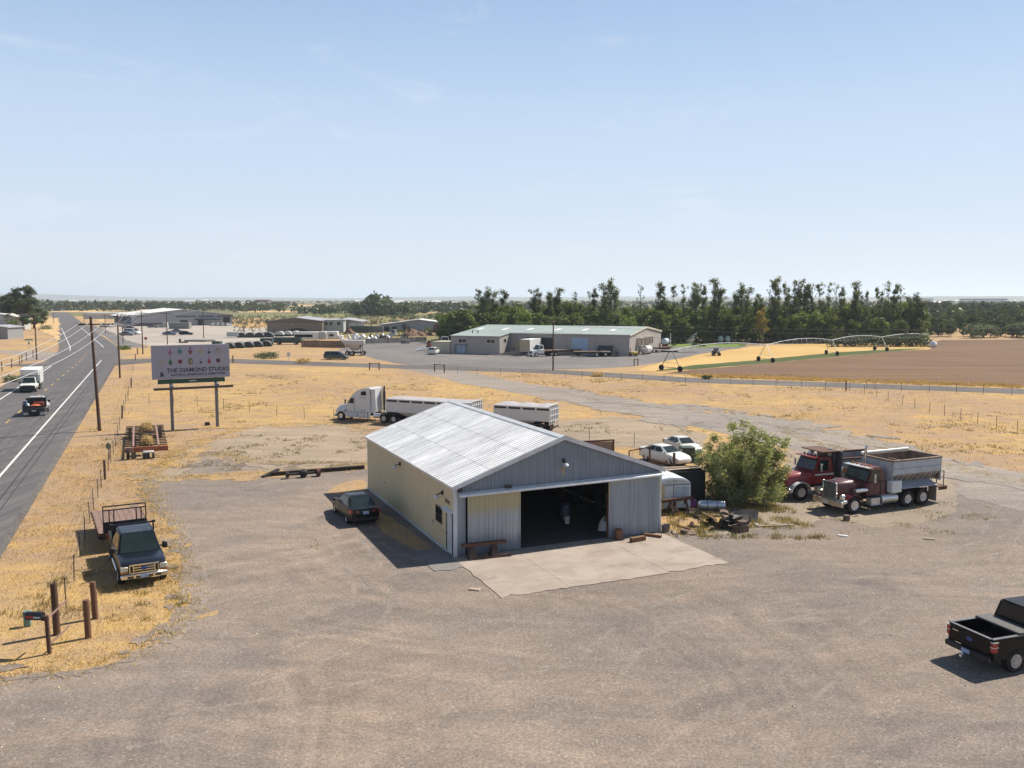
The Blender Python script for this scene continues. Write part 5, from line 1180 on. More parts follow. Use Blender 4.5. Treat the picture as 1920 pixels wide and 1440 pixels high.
# dark sheet iron + crumpled scrap
p = at(1398, 976)
solo('sheet_iron', 'flat black sheet of iron tilted on the ground at the edge of the bush shade', 'metal sheet', MB().hexa([(-.85, -.4, .0), (.75, -.4, .02), (.75, .45, .5), (-.85, .45, .46), (-.85, -.42, .03), (.75, -.42, .05), (.75, .43, .53), (-.85, .43, .49)]), M('black_sheet', (.022, .024, .03), .45, .3, var=.3), (p[0], p[1] + .2), R(-20))
p = at(1372, 992)
sp = thing('scrap_heap', 'heap of crumpled dark scrap metal and torn sheet at the lot edge', 'scrap heap', (p[0], p[1] + .5), R(10))
rg = random.Random(11); M_SCRAP = M('dark_scrap', (.035, .03, .028), .6, .3, var=.4, dirt=(.12, .08, .05), da=.5); M_SCRAP2 = M('brown_scrap', (.15, .10, .075), .75, .1, var=.3, dirt=(.05, .04, .035), da=.6)
for k in range(16):
    x, y = rg.uniform(-1.0, .9), rg.uniform(-.5, .5); z = .12 + .5 * max(0, 1 - (x * x + y * y)) * rg.random() + .12 * rg.random()
    mbk = MB(); n = 6; V = []; 
    L, Wd = rg.uniform(.6, 1.2), rg.uniform(.25, .5); am = rg.uniform(.04, .12); ph = rg.random() * 6
    for i in range(n):
        for sgn in (-1, 1):
            V.append(((i / (n - 1) - .5) * L, sgn * Wd / 2, am * math.sin(i * 1.7 + ph)))
    T = Matrix.Translation((x, y, z)) @ Matrix.Rotation(rg.uniform(-1, 1) * .8, 4, 'X') @ Matrix.Rotation(rg.uniform(-.6, .6), 4, 'Y') @ Matrix.Rotation(rg.random() * 3.1, 4, 'Z')
    V = [tuple(T @ Vector(v)) for v in V]; V = [(a, b, max(.01, c)) for a, b, c in V]
    V2 = [(a, b, c + .025) for a, b, c in V]; F = [(2 * i, 2 * i + 1, 2 * i + 3, 2 * i + 2) for i in range(n - 1)]
    mbk.add(V + V2, F + [tuple(2 * n + q for q in reversed(f)) for f in F] + [(2 * i, 2 * i + 2, 2 * n + 2 * i + 2, 2 * n + 2 * i) for i in range(n - 1)] + [(2 * i + 1, 2 * i + 3, 2 * n + 2 * i + 3, 2 * n + 2 * i + 1) for i in range(n - 1)])
    mbk.build('scrap_sheet', M_SCRAP if k % 3 else M_SCRAP2, sp)
p = at(1396, 1000); solo('engine_block', 'dark pitted engine block at the tip of the scrap heap', 'engine block', MB().box((0, 0, .2), (.75, .45, .4)).box((.05, 0, .5), (.5, .4, .25)).box((-.2, .3, .22), (.3, .2, .3)), M_SCRAP2, (p[0] - .1, p[1] + .3), R(28), bevel=.03)
p = at(1432, 986)
for k, (dx, dy, a, l, m, lb) in enumerate([(.55, .12, 12, 2.1, _mc['grey_wood'], 'long grey board on the gravel below the bush, farther of two'), (.65, -.12, 9, 2.2, _mc['pale_wood'], 'long pale board on the gravel below the bush, nearer of two')]):
    solo('board', lb, 'board', MB().box((0, 0, .05), (l, .16, .07)), m, (p[0] + dx, p[1] + dy), R(a))
p = at(1248, 998); bk = thing('pail', 'grey dented pail standing at the right corner of the garage', 'pail', p, 0)
MB().lathe([(.19, 0), (.25, .42), (.26, .43), (.23, .40), (.18, .05), (.01, .04)], 18).build('pail_shell', M('grey_pail', (.19, .185, .18), .6, .3, var=.25), bk)
p = at(1283, 1001); solo('planter', 'low dark planter basket with dead twigs on the gravel', 'planter', MB().lathe([(.15, 0), (.24, .18), (.2, .24), (.02, .2)], 12), M_SCRAP2, p)
for px, py, r, lb in ((1262, 1000, .16, 'grey stone beside the pail'), (1271, 1007, .13, 'dark stone between pail and planter'), (1298, 997, .14, 'pale stone beyond the planter'), (1322, 999, .12, 'small stone left of the scrap heap')):
    o = solo('rock', lb, 'rock', heap(px, r * 1.3, r, 7), M('grey_stone', (.27, .24, .215), .9, var=.3), at(px, py))
p0, p1 = at(1306, 960), at(1342, 978)
solo('timber', 'weathered timber sloping through the weeds towards the scrap heap', 'timber', MB().bar((p0[0], p0[1], .12), (p1[0], p1[1], .1), .14, .12), M_OLDWOOD)
p0, p1 = at(1305, 999), at(1358, 996); solo('hose', 'faded green hose lying along the edge of the weeds', 'hose', MB().path([(p0[0] + (p1[0] - p0[0]) * k / 8, p0[1] + (p1[1] - p0[1]) * k / 8 + .08 * math.sin(k * 1.3), .03) for k in range(9)], .03, 6), M('faded_green_hose', (.22, .28, .19), .6))
p = at(1264, 968); solo('broken_chair', 'broken dark folding chair tipped over in the weeds', 'chair', MB().bar((-.3, 0, .02), (.3, .1, .4), .04).bar((-.3, .3, .02), (.3, .35, .4), .04).hexa([(-.2, 0, .1), (.25, .02, .38), (.25, .34, .38), (-.2, .3, .1), (-.2, 0, .13), (.25, .02, .41), (.25, .34, .41), (-.2, .3, .13)]), M_SCRAP, p, R(20))
rgj = random.Random(55)
for k in range(20):
    px, py = rgj.uniform(1262, 1420), rgj.uniform(958, 1004); q = at(px, py); m = rgj.choice([M_SCRAP, M_SCRAP2, M_OLDWOOD, M_RUST, M_OLDWHITE, _mc['grey_wood'], M_PLASTIC]); kind = k % 3
    mbk = MB().box((0, 0, .04), (rgj.uniform(.3, 1.0), rgj.uniform(.06, .14), .06)) if kind == 0 else (heap(200 + k, rgj.uniform(.1, .24), rgj.uniform(.1, .28), 6) if kind == 1 else MB().hexa([(-.3, -.2, .01), (.3, -.22, .02), (.34, .2, .10), (-.26, .24, .16), (-.3, -.2, .03), (.3, -.22, .04), (.34, .2, .12), (-.26, .24, .18)]))
    solo('debris_piece', 'small piece of scrap lying in the weeds between garage corner and bush', 'debris', mbk, m, q, rgj.random() * 3, group='small scrap in the weeds beside the garage', smooth=False)
for nm, pts, z_ in (('dry_turf', PX((640, 905), (690, 898), (684, 925), (640, 928), (606, 926)), .0205), ('dry_turf', PX((690, 945), (720, 960), (770, 1000), (815, 1030), (830, 1041), (800, 1040), (752, 1020), (705, 985), (690, 965)), .0208)):
    sheet(nm, pts, z_, M_GRASS, .22, .25, 41, smooth=1)
# in front of the garage
def gl(u, v): return (GO[0] + u * math.cos(GA) - v * math.sin(GA), GO[1] + u * math.sin(GA) + v * math.cos(GA))
M_TIMBER = M('brown_timber', (.20, .10, .05), .85, var=.25, stretch=(.8, 7, 7), dirt=(.10, .06, .04), da=.5)
solo('timber', 'thick brown timber block lying on the concrete apron', 'timber', MB().bb(-.45, .45, -.12, .12, .05, .27), M_TIMBER, gl(9.85, -1.2), GA + R(6))
solo('timber', 'thin brown timber leaning flat at the garage door corner', 'timber', MB().bb(-.5, .5, -.08, .08, .05, .17), M_TIMBER, gl(11.05, -.75), GA + R(-52))
solo('wood_drum', 'brown wooden drum standing against the right sliding door', 'drum', MB().lathe([(.17, .05), (.22, .2), (.23, .36), (.2, .58), (.18, .60), (.02, .6)], 14), M_TIMBER, gl(9.1, -.48))
sh = thing('beam_bench', 'rusty steel beam on heavy trestles in front of the left sliding door', 'beam bench', gl(1.3, -.72), GA + R(-2))
MB().bb(-1.15, 1.15, -.12, .12, .78, .82).bb(-1.15, 1.15, -.12, -.09, .68, .78).bb(-1.15, 1.15, .09, .12, .68, .78).build('beam', M_RUST, sh)
for x in (-.62, .52):
    MB().hexa([(x - .22, -.3, .05), (x + .22, -.3, .05), (x + .22, .3, .05), (x - .22, .3, .05), (x - .12, -.1, .68), (x + .12, -.1, .68), (x + .12, .1, .68), (x - .12, .1, .68)]).build('trestle', M('dark_rust', (.07, .045, .04), .8, .1, var=.3), sh)
MB().bar((-.2, -.2, .1), (1.3, -.25, .14), .08).build('loose_bar', M_RUST, sh)
# inside the garage
def inside(nm, lb, cat, mb, m, u, v, a=0): return solo(nm, lb, cat, mb, m, (*gl(u, v), .035), GA + R(a))
inside('bucket', 'white plastic bucket standing in the dark garage doorway', 'bucket', MB().lathe([(.14, 0), (.18, .4), (.02, .38)], 14), M_WHITEMETAL, 8.1, 3.6)
inside('oil_drum', 'blue drum behind the white bucket in the garage', 'drum', MB().lathe([(.28, 0), (.29, .45), (.28, .88), (.02, .88)], 16), P_BLUE, 8.5, 4.6)
inside('paper_sack', 'pale filled sack leaning inside the right door', 'sack', heap(8, .36, .75), M_WHITEMETAL, 9.35, 1.6)
inside('work_bench', 'dark timber bench along the back of the garage', 'bench', MB().bb(-3, 3, -.4, .4, .8, .9).bb(-2.9, -2.8, -.3, .3, 0, .8).bb(2.8, 2.9, -.3, .3, 0, .8).bb(-.05, .05, -.3, .3, 0, .8), M_FRAME, 5.5, 15.6)
inside('shelf_unit', 'tall dark shelf unit inside the garage on the right', 'shelf', MB().bb(-.3, .3, -1.5, 1.5, 0, .05).bb(-.3, .3, -1.5, 1.5, .7, .75).bb(-.3, .3, -1.5, 1.5, 1.4, 1.45).bb(-.3, .3, -1.5, 1.5, 2.0, 2.05).bb(-.3, .3, -1.55, -1.5, 0, 2.1).bb(-.3, .3, 1.5, 1.55, 0, 2.1), M_DARKMETAL, 11.2, 7)
# wrecked white cars and bin behind the shed
c1 = sedan('parked_sedan', 'white old sedan with faded pink nose parked nearest behind the garage', P_WHITE, (12.0, 68.2), R(-57), L=4.5, W=1.74, H=1.36)
c2 = sedan('parked_sedan', 'small white sedan parked beyond the other white car', paint('cream_white_paint', (.66, .65, .62), .35, .3, .1), (14.2, 72.4), R(-70), L=4.1, W=1.66, H=1.36)
p = at(1290, 868); solo('rubbish_bin', 'dark green square bin between the white cars and the bush', 'bin', MB().hexa([(-.42, -.42, .05), (.42, -.42, .05), (.42, .42, .05), (-.42, .42, .05), (-.5, -.5, 1.15), (.5, -.5, 1.15), (.5, .5, 1.15), (-.5, .5, 1.15)]).bb(-.54, .54, -.54, .54, 1.15, 1.2), M('bin_green', (.03, .05, .035), .6, var=.2), (p[0], p[1] + .5), R(10), bevel=.02)
p = at(1306, 868); solo('water_barrel', 'teal plastic barrel at the left edge of the bush', 'barrel', MB().lathe([(.28, 0), (.31, .2), (.31, .7), (.27, .9), (.02, .92)], 14), M('teal_plastic', (.03, .14, .13), .5), (p[0], p[1] + .4))
p = at(1213, 880); mf = thing('machine_frame', 'rusty angle iron frame with two posts beside the nearer white car', 'metal frame', (p[0] + .1, p[1]), R(18))
MB().bar((-1.6, 0, 1.5), (.1, 0, 1.7), .07).bar((.1, 0, 0), (.1, 0, 1.75), .1).bar((2.0, -.3, 0), (2.0, -.3, 1.2), .14).bar((.1, 0, .7), (2.0, -.3, .25), .1).bar((-1.6, 0, 0), (-1.6, 0, 1.5), .07).bar((.1, .1, .5), (1.9, .6, .3), .09).build('frame_bars', M_RUST, mf)
p = at(1243, 887); solo('scrap_parts', 'grey pile of car parts below the nearer white car', 'scrap', heap(21, .8, .5), M('grey_scrap', (.22, .2, .19), .7, .2, var=.4, vs=6, dirt=(.07, .06, .05), da=.7, ds=5), p)
p = at(1120, 850); fr = thing('rusty_gate', 'rusty rectangular metal frame standing in the field behind the garage', 'metal frame', (p[0], p[1]), R(5))
MB().bar((-1.35, 0, 1.0), (1.35, 0, 1.1), .12).bar((1.35, 0, 0), (1.35, 0, 1.15), .14).bar((-1.35, 0, 0), (-1.35, 0, 1.05), .14).bar((-1.35, 0, .15), (1.35, 0, .15), .1).build('frame_bars', M_RUST, fr)
MB().bb(-1.28, 1.28, -.02, .02, .2, .98).build('infill_sheet', M('brown_sheet', (.28, .2, .15), .8, var=.2), fr)
# black rail and axle left of the shed
p0, p1 = at(510, 893), at(683, 879.5)
solo('steel_rail', 'long black steel beam lying on the ground left of the garage', 'steel beam', MB().bar((p0[0], p0[1], .15), (p1[0], p1[1], .15), .26, .30), M('black_iron', (.035, .026, .022), .7, .2, var=.35, dirt=(.09, .05, .03), da=.5), bevel=.01)
p2, p3 = at(492, 896), at(522, 889); solo('short_rail', 'short black steel end tilted off the long beam', 'steel beam', MB().bar((p2[0], p2[1], .06), (p3[0], p3[1], .35), .3, .12), _mc['black_iron'])
p = at(572, 895); ax = thing('truck_axle', 'dark greasy truck axle with hub in front of the long black beam', 'axle', (p[0], p[1]), math.atan2(p1[1] - p0[1], p1[0] - p0[0]))
MB().tube((-1.3, 0, .3), (1.0, 0, .3), .1, n=8).lathe([(.05, -.3), (.26, -.2), (.3, 0), (.26, .2), (.05, .3)], 14, (-.1, 0, .32), 'x').build('axle_tube', M_SCRAP, ax)
MB().lathe([(.1, -.14), (.3, -.12), (.3, .12), (.1, .14)], 16, (.95, 0, .3), 'x').build('hub', M('reddish_hub', (.13, .05, .045), .7), ax); MB().lathe([(.1, -.1), (.24, -.1), (.24, .1), (.1, .1)], 16, (-1.25, 0, .3), 'x').build('hub', M_SCRAP, ax)
# small litter on the lot
for px, py, a, l, wd, m, lb in ((1742, 1012, -12, .55, .13, _mc['pale_wood'], 'short curved piece of driftwood on the gravel at right'), (1580, 1006, -25, .5, .18, M_WHITEMETAL, 'flat white scrap of board on the gravel'), (1587, 976, 5, .3, .28, M_SCRAP2, 'dark stump of wood in front of the maroon truck'), (890, 1107, -15, .5, .2, _mc['pale_wood'], 'loose concrete chip beside the apron')):
    q = at(px, py); solo('litter_piece', lb, 'debris', MB().box((0, 0, .04 if px != 1587 else .16), (l, wd, .08 if px != 1587 else .32)), m, q, R(a), bevel=.015)

# ------------------------------------------------------------------ long slatted carrier by the fence
ha = R(113); hc = gp(274, 838, .9); hcx, hcy = hc[0] + math.cos(ha) * 6.5, hc[1] + math.sin(ha) * 6.5
hr = thing('slatted_trailer', 'long rusty trailer frame of dark cross slats parked by the roadside fence', 'trailer', (hcx, hcy), ha)
M_SLAT = M('dark_slat_steel', (.055, .036, .028), .7, .2, var=.35, dirt=(.10, .05, .03), da=.5)
for k in range(15):
    x = -6.4 + 12.8 * k / 14
    MB().bb(x - .06, x + .05, -1.62, 1.62, .84, .92).build('slat', M_SLAT, hr)
for y in (-.95, .95): MB().bb(-6.6, 6.5, y - .07, y + .07, .94, 1.06).build('long_rail', M('pinkish_rust', (.30, .18, .15), .7, var=.2), hr)
MB().bb(-6.75, -6.55, -1.65, .9, .55, .96).build('end_plate', M('orange_rust', (.30, .085, .03), .75, var=.25, dirt=(.3, .2, .16), da=.6), hr, bevel=.02)
MB().bb(-6.75, -6.55, .9, 1.65, .55, .96).build('end_plate', _mc['pinkish_rust'], hr, bevel=.02)
MB().bb(-6.5, 6.4, -.5, -.36, .5, .80).bb(-6.5, 6.4, .36, .5, .5, .80).build('under_beam', M_SLAT, hr)
for y in (-.5, -.15, .15): wheel(hr, -6.95, y, .26, .16)
wheel(hr, -6.6, 1.35, .42, .24); wheel(hr, 4.5, 1.3, .42, .24); wheel(hr, 4.5, -1.3, .42, .24); wheel(hr, 5.5, 1.3, .42, .24); wheel(hr, 5.5, -1.3, .42, .24)
MB().bb(-7.15, -6.8, -.55, .25, .5, .64).build('hitch_plate', M_WHITEMETAL, hr, bevel=.02)
rng = np.random.default_rng(8)
M_STRAW = leaf_mat('straw_blades', (.50, .36, .15), (.62, .47, .24), .25, 3, .1)
for (x, y, r, z, lb) in ((-5.0, -.1, .34, 1.2, 'round tumbleweed caught on the near end of the slatted trailer'), (3.6, -.1, .44, 1.15, 'tumbleweed heap caught on the far end of the slatted trailer')):
    T = Matrix.Rotation(ha, 4, 'Z'); q = T @ Vector((x, y, 0))
    o = leaves('tumbleweed', rng, [(0, 0, 0, r, r * 1.2, r * .75)], 1500, .32, M_STRAW, .12, .5); o.location = (hcx + q.x, hcy + q.y, z); tag(o, lb, 'tumbleweed')

# ------------------------------------------------------------------ mailbox and posts
M_POST = M('dark_post_wood', (.085, .045, .03), .85, var=.35, vs=3, stretch=(5, 5, .5), dirt=(.17, .10, .07), da=.5)
M_POST2 = M('brown_post_wood', (.15, .075, .045), .85, var=.3, vs=3, stretch=(5, 5, .5), dirt=(.08, .05, .035), da=.5)
def post(px, py, h, r, label, m, lean=(0, 0), extra=None):
    p = at(px, py); t = thing('wooden_post', label, 'post', p, 0)
    MB().tube((0, 0, -.02), (lean[0], lean[1], h), r, r * .95, n=12).build('post_shaft', m, t)
    if extra: extra(t)
    return t
def bolt(t): MB().tube((0, 0, 2.0), (0, 0, 2.12), .03, n=6).build('top_pin', M_DARKMETAL, t)
post(107, 1190, 2.02, .13, 'tallest dark gate post behind the mailbox post', M_POST, (-.04, 0), bolt)
post(166, 1196, 1.48, .12, 'stout brown gate post nearest the driveway', M_POST2, (-.04, 0))
post(179, 1160, 1.52, .12, 'brown gate post just in front of the navy pickup', M_POST2, (-.05, 0))
p = at(93, 1226); mbx = thing('mailbox', 'black mailbox on a side arm of its own dark post', 'mailbox', p, R(-4))
MB().tube((0, 0, -.02), (-.05, 0, 1.42), .075, n=10).build('post_shaft', M_POST, mbx)
prf = [(-.13, 0), (.13, 0), (.13, .14)] + [(.13 * math.cos(t_), .14 + .12 * math.sin(t_)) for t_ in [math.pi * k / 8 for k in range(1, 8)]] + [(-.13, .14)]
bx = MB().prism([(a, b + 1.30) for a, b in prf], -.78, -.16, 'x').build('box', M('mailbox_black', (.025, .025, .028), .4, .2), mbx)
MB().bb(-.20, .02, -.05, .05, 1.24, 1.30).bb(-.75, -.16, -.06, .06, 1.265, 1.295).build('bracket', M_POST, mbx)
MB().bb(-.74, -.46, -.138, -.131, 1.36, 1.45).build('red_sticker', M('sticker_red', (.40, .03, .03), .5), bx); MB().bb(-.46, -.20, -.138, -.131, 1.36, 1.42).build('white_sticker', M('sticker_white', (.5, .5, .55), .5), bx)
MB().bar((.02, 0, 1.35), (.22, .9, 1.72), .05).bar((.02, 0, .35), (.26, .9, .72), .05).build('brace_rail', M('pink_wood', (.33, .20, .16), .8), mbx)
p = at(52, 1174); solo('utility_pedestal', 'small green grey utility pedestal in the dry grass left of the mailbox', 'utility box', MB().bb(-.12, .12, -.11, .11, 0, .5).bb(-.14, .14, -.13, .13, .5, .62), M('pedestal_green', (.16, .25, .21), .6, var=.15), p, R(15), bevel=.02)
p = at(205, 862); sg = thing('field_sign', 'small round green weathered sign on a thin post by the slatted trailer', 'sign', p, R(-20))
MB().bar((0, 0, 0), (0, 0, 1.15), .05).build('sign_post', M_DARKMETAL, sg); MB().lathe([(.02, -.012), (.27, -.012), (.27, .012), (.02, .012)], 16, (0, -.04, 1.1), 'y').build('sign_disc', M('weathered_green', (.17, .19, .13), .7, var=.3), sg)

# ------------------------------------------------------------------ fences
M_TPOST = M('t_post_steel', (.07, .055, .05), .7, .2, var=.2); M_WIRE = M('fence_wire', (.20, .19, .18), .5, .6)
def fence(name, label, bases, h=1.25, wood=(), nw=4, thick=.018):
    c = [Vector((*at(*b), 0)) for b in bases]
    t = thing(name, label, 'fence', c[0][:2], 0); o = c[0]
    sh_ = None; shw = None
    for i, q in enumerate(c):
        if i in wood:
            if shw is None: shw = MB().tube((0, 0, -.02), (0, 0, h * 1.12), .085, n=8).build('wood_post', M_POST, t); e = shw
            else: e = shw.copy(); C.objects.link(e)
        else:
            if sh_ is None: sh_ = MB().bb(-.022, .022, -.008, .008, 0, h).bb(-.008, .008, -.03, .022, 0, h).build('steel_post', M_TPOST, t, smooth=False); e = sh_
            else: e = sh_.copy(); C.objects.link(e)
        e.location = q - o; e.rotation_euler = (random.Random(i).uniform(-.03, .03), random.Random(i + 50).uniform(-.04, .04), .3)
    for k in range(nw):
        z = h * (.25 + .72 * k / max(1, nw - 1))
        MB().path([tuple(q - o + Vector((0, 0, z))) for q in c], .006, 3).build('wire', M_WIRE, t)
    return t
fence('roadside_fence', 'long thin wire fence of steel posts between highway verge and gravel lot',
      [(254, 676), (250, 697), (246, 727), (241, 741), (236, 757), (233, 771), (229, 785), (225, 806), (221, 822), (217, 838), (213, 853), (208, 868), (203, 883), (197, 899), (190, 915), (184, 933), (176, 956), (169, 981), (159, 1012), (150, 1045), (139, 1090), (124, 1138)], wood=(0, 2, 6, 13))
fence('field_fence', 'thin steel post fence crossing the dry field behind the semi and garage',
      [(240, 752), (280, 757), (325, 760), (370, 763), (419, 768), (468, 773), (519, 780), (571, 785), (626, 789), (690, 795), (760, 801), (840, 809), (930, 816), (1020, 821), (1105, 827), (1189, 838), (1281, 848)], nw=3)
fence('lane_fence', 'thin steel post fence along the near side of the side road',
      [(858, 701), (895, 703), (938, 704.5), (980, 706), (1020, 707.5), (1060, 709), (1091, 710.5), (1128, 711.5), (1165, 712.5), (1205, 714), (1245, 716), (1285, 718), (1328, 720), (1370, 722), (1412, 724), (1455, 726), (1503, 728), (1548, 731), (1586, 733)], wood=(18,), nw=3)
fence('lane_fence', 'thin steel post fence along the side road at the far right',
      [(1593, 733), (1625, 729), (1640, 731.5), (1690, 733), (1742, 735), (1793, 737), (1843, 740), (1897, 742), (1950, 744)], nw=3)
fence('diagonal_fence', 'thin steel post fence running down the slope at the right edge of the field',
      [(1586, 733), (1621, 739), (1643, 744), (1665, 752), (1692, 760), (1715, 766), (1742, 774), (1771, 780), (1801, 788), (1833, 795), (1868, 803), (1907, 813), (1960, 828)], nw=3)
def brace(label, px0, px1, h=1.7, m=None):
    a, b = Vector((*at(*px0), 0)), Vector((*at(*px1), 0)); t = thing('gate_brace', label, 'gate post', (a + (b - a) / 2)[:2], 0); o = (a + b) / 2
    for q in (a, b): MB().tube(tuple(q - o), tuple(q - o + Vector((0, 0, h))), .10, n=8).build('post', m or M_POST, t)
    MB().tube(tuple(a - o + Vector((0, 0, h - .15))), tuple(b - o + Vector((0, 0, h - .15))), .06, n=6).build('cross_rail', m or M_POST, t)
brace('pair of dark gate posts with rail left of the gravel track entrance', (693, 694), (711, 694), 1.35); brace('pair of dark gate posts with rail right of the gravel track entrance', (815, 697), (833, 699), 1.45)
brace('narrow dark gate brace beside the warehouse yard', (1189, 686), (1196, 686), 1.35)
fence('field_fence', 'dark wooden post fence on the left side of the highway', [(-40, 706), (4, 696), (22, 690), (37, 684), (41, 681), (50, 676), (62, 671)], h=1.5, wood=(0, 1, 2, 3, 4, 5, 6), nw=3)
post(258, 665, 1.5, .12, 'short dark post at the corner of the side road', M_POST); post(437, 681, 1.6, .12, 'short dark post just right of the billboard', M_POST)

# ------------------------------------------------------------------ utility poles and wires
M_POLE = M('pole_wood', (.095, .052, .033), .85, var=.25, vs=2, stretch=(5, 5, .3), dirt=(.15, .10, .07), da=.4)
M_CABLE = M('glint_cable', (.62, .61, .62), .4, .5, var=.05)  # pale base colour carries the sun's glint on the wires
def pole(label, base, top, arms=(), az=0.0, lean=0.0, cap=False, m=None, r=.15):
    x, y = at(*base); h = CAMH - (top - YH) * (y + .01) / FPX * (1 / 1.0)
    depth = CAMH * FPX / (base[1] - YH); h = CAMH - (top - YH) * depth / FPX
    t = thing('utility_pole', label, 'utility pole', (x, y), az)
    MB().tube((0, 0, -.1), (lean, 0, h), r, r * .68, n=10).build('shaft', m or M_POLE, t)
    for (z, L, off) in arms:
        MB().bb(-L / 2 + off, L / 2 + off, -.16, -.05, h - z - .06, h - z + .06).build('crossarm', M_POLE, t)
        for q in (-.46, -.2, .2, .46):
            MB().lathe([(.03, h - z + .06), (.055, h - z + .1), (.05, h - z + .18), (.02, h - z + .2)], 8, (L * q + off, -.1, 0)).build('insulator', M('insulator', (.30, .29, .29), .3), t)
    t['pole_top'] = h
    return t, h
AZ = math.atan2(-.4036 * -1, 1) * 0 + R(22)
P1, h1 = pole('tall leaning brown utility pole with long crossarm beside the billboard', (187, 808), 593, [(.75, 3.1, .15)], R(12), -.35, r=.17)
P2, h2 = pole('brown utility pole second along the right verge of the highway', (225, 709), 589, [(.3, 2.4, 0)], R(22))
P3, h3 = pole('brown utility pole by the stop sign at the side road corner', (268, 664), 583, [(.5, 2.4, 0), (1.3, 2.0, 0)], R(22))
P4, h4 = pole('brown utility pole on the left side of the highway', (69, 675), 588, [(.15, 3.0, 0)], R(10))
P5, h5 = pole('utility pole standing in the pale yard right of the grey warehouse sign', (382, 634), 576, [], 0)
P6, h6 = pole('utility pole standing in the pale yard with insulators on its crossarm', (314, 646), 586, [(.2, 3.4, 0)], R(5))
for b, tp, lb in (((231, 643), 588, 'slim utility pole behind the second roadside pole'), ((198, 624), 590, 'farther utility pole along the right verge before the warehouse'), ((158, 611), 590, 'farthest utility pole along the right verge'), ((101, 606), 586, 'far utility pole beside the trees left of the highway')):
    pole(lb, b, tp, [(.3, 2.2, 0)], R(20), r=.14)
P8, h8 = pole('utility pole in front of the beige warehouse', (1037, 695), 600, [(.4, 1.2, 0)], R(80))
P9, h9 = pole('slim utility pole by the fence of the scrap yard', (696, 641), 593, [(.3, 1.2, 0)], R(80))
P10, _ = pole('short pale metal pole behind the warehouse right end', (1257, 650), 624, [], 0, m=M_ALU, r=.16)
def span(a, b, sag, n=18):
    a, b = Vector(a), Vector(b); return [tuple(a.lerp(b, k / n) - Vector((0, 0, 4 * sag * (k / n) * (1 - k / n)))) for k in range(n + 1)]
def line(name, label, spans, r=.014, m=None):
    mb = MB()
    for s_ in spans: mb.path(s_, r, 4)
    o = mb.build(name, m or M_CABLE, None); return tag(o, label, 'power line', 'overhead wires')
def tip(P, h, off, z): 
    a = P.rotation_euler.z; return (P.location.x + math.cos(a) * off, P.location.y + math.sin(a) * off, h - z)
lbs = ['leftmost', 'second from left', 'third from left', 'rightmost']
for k, q in enumerate((-1.3, -.45, .75, 1.6)):
    end = (4.0 + q * 1.2, -34 + q * .2, 15.0)
    line('power_line', 'bright overhead wire, %s of four sweeping from the leaning pole' % lbs[k], [span(tip(P1, h1, q + .0, .55), end, 2.9, 36), span(tip(P1, h1, q, .55), tip(P3, h3, q * .8, .3), 1.3, 16)], .013)
line('power_line', 'overhead wire between the left highway pole and the far left edge', [span(tip(P4, h4, -1.2, 0), (-75, 20, 9), 1.2), span(tip(P4, h4, 1.2, 0), (-72, 20, 9), 1.2)], .012)
line('power_line', 'thin overhead wire from second roadside pole towards the far poles', [span(tip(P2, h2, -.8, .2), tip(P3, h3, -.6, .2), .6), span(tip(P2, h2, .8, .2), tip(P3, h3, .6, .2), .6), span(tip(P2, h2, .8, .2), tip(P1, h1, 1.2, .55), .6), span(tip(P3, h3, -.6, .4), (-150, 320, 9.5), .9), span(tip(P3, h3, .6, .4), (-148, 320, 9.5), .9)], .012)
line('power_line', 'thin overhead wire between the poles of the pale yard', [span(tip(P3, h3, .6, 1.2), tip(P6, h6, -1.2, .2), .7), span(tip(P6, h6, 1.2, .2), tip(P5, h5, 0, .3), .5), span(tip(P5, h5, 0, .3), tip(P9, h9, 0, .4), 1.0)], .013)
M_CABLED = M('grey_cable', (.16, .16, .17), .5, .3)
for k, (z, lb) in enumerate(((.2, 'upper'), (.9, 'middle'), (2.2, 'lower'))):
    line('power_line', '%s grey overhead wire crossing in front of the warehouse and treeline' % lb, [span(tip(P9, h9, 0, z), tip(P8, h8, 0, z), .7), span(tip(P8, h8, 0, z), (92, 138, 8.8 - z), 1.0)], .016, M_CABLED)

# ------------------------------------------------------------------ billboard
BA = R(30)
bbd = thing('billboard', 'white jewellery billboard on two steel posts with green skirt board', 'billboard', (-31.55, 86.35), BA)
M_SIGNW = M('billboard_vinyl', (.36, .355, .42), .6, var=.04, vs=1)
BW2, Z0, Z1 = 3.65, 5.02, 8.30
MB().bb(-BW2, BW2, -.12, .10, Z0, Z1).build('panel', M_SIGNW, bbd, bevel=.01)
for z, s_ in ((4.36, 0),): 
    MB().bb(-3.15, 3.15, -.08, .02, 4.55, 4.99).build('skirt_board', M('sign_green', (.035, .085, .05), .6, var=.12), bbd)
    MB().bb(-3.65, 3.75, -.95, -.30, 4.10, 4.18).bb(-3.65, 3.75, -.97, -.93, 4.02, 4.26).build('catwalk', M('catwalk_wood', (.115, .085, .075), .8, var=.25), bbd)
for u in (-1.97, 2.28):
    MB().bb(u - .13, u + .13, -.22, .05, 0, 4.5).build('post', M('sign_post_steel', (.20, .20, .215), .6, .3, var=.15), bbd)
    MB().bb(u - .1, u + .1, .11, .25, 4.4, 8.0).build('post_upper', M_DARKMETAL, bbd)
    MB().box((u, -.6, 4.32), (.22, .6, .22)).build('walkway_bracket', M('sign_blue_steel', (.16, .20, .30), .6), bbd)
def sm(n, c): return M(n, c, .6, var=.1, vs=6)
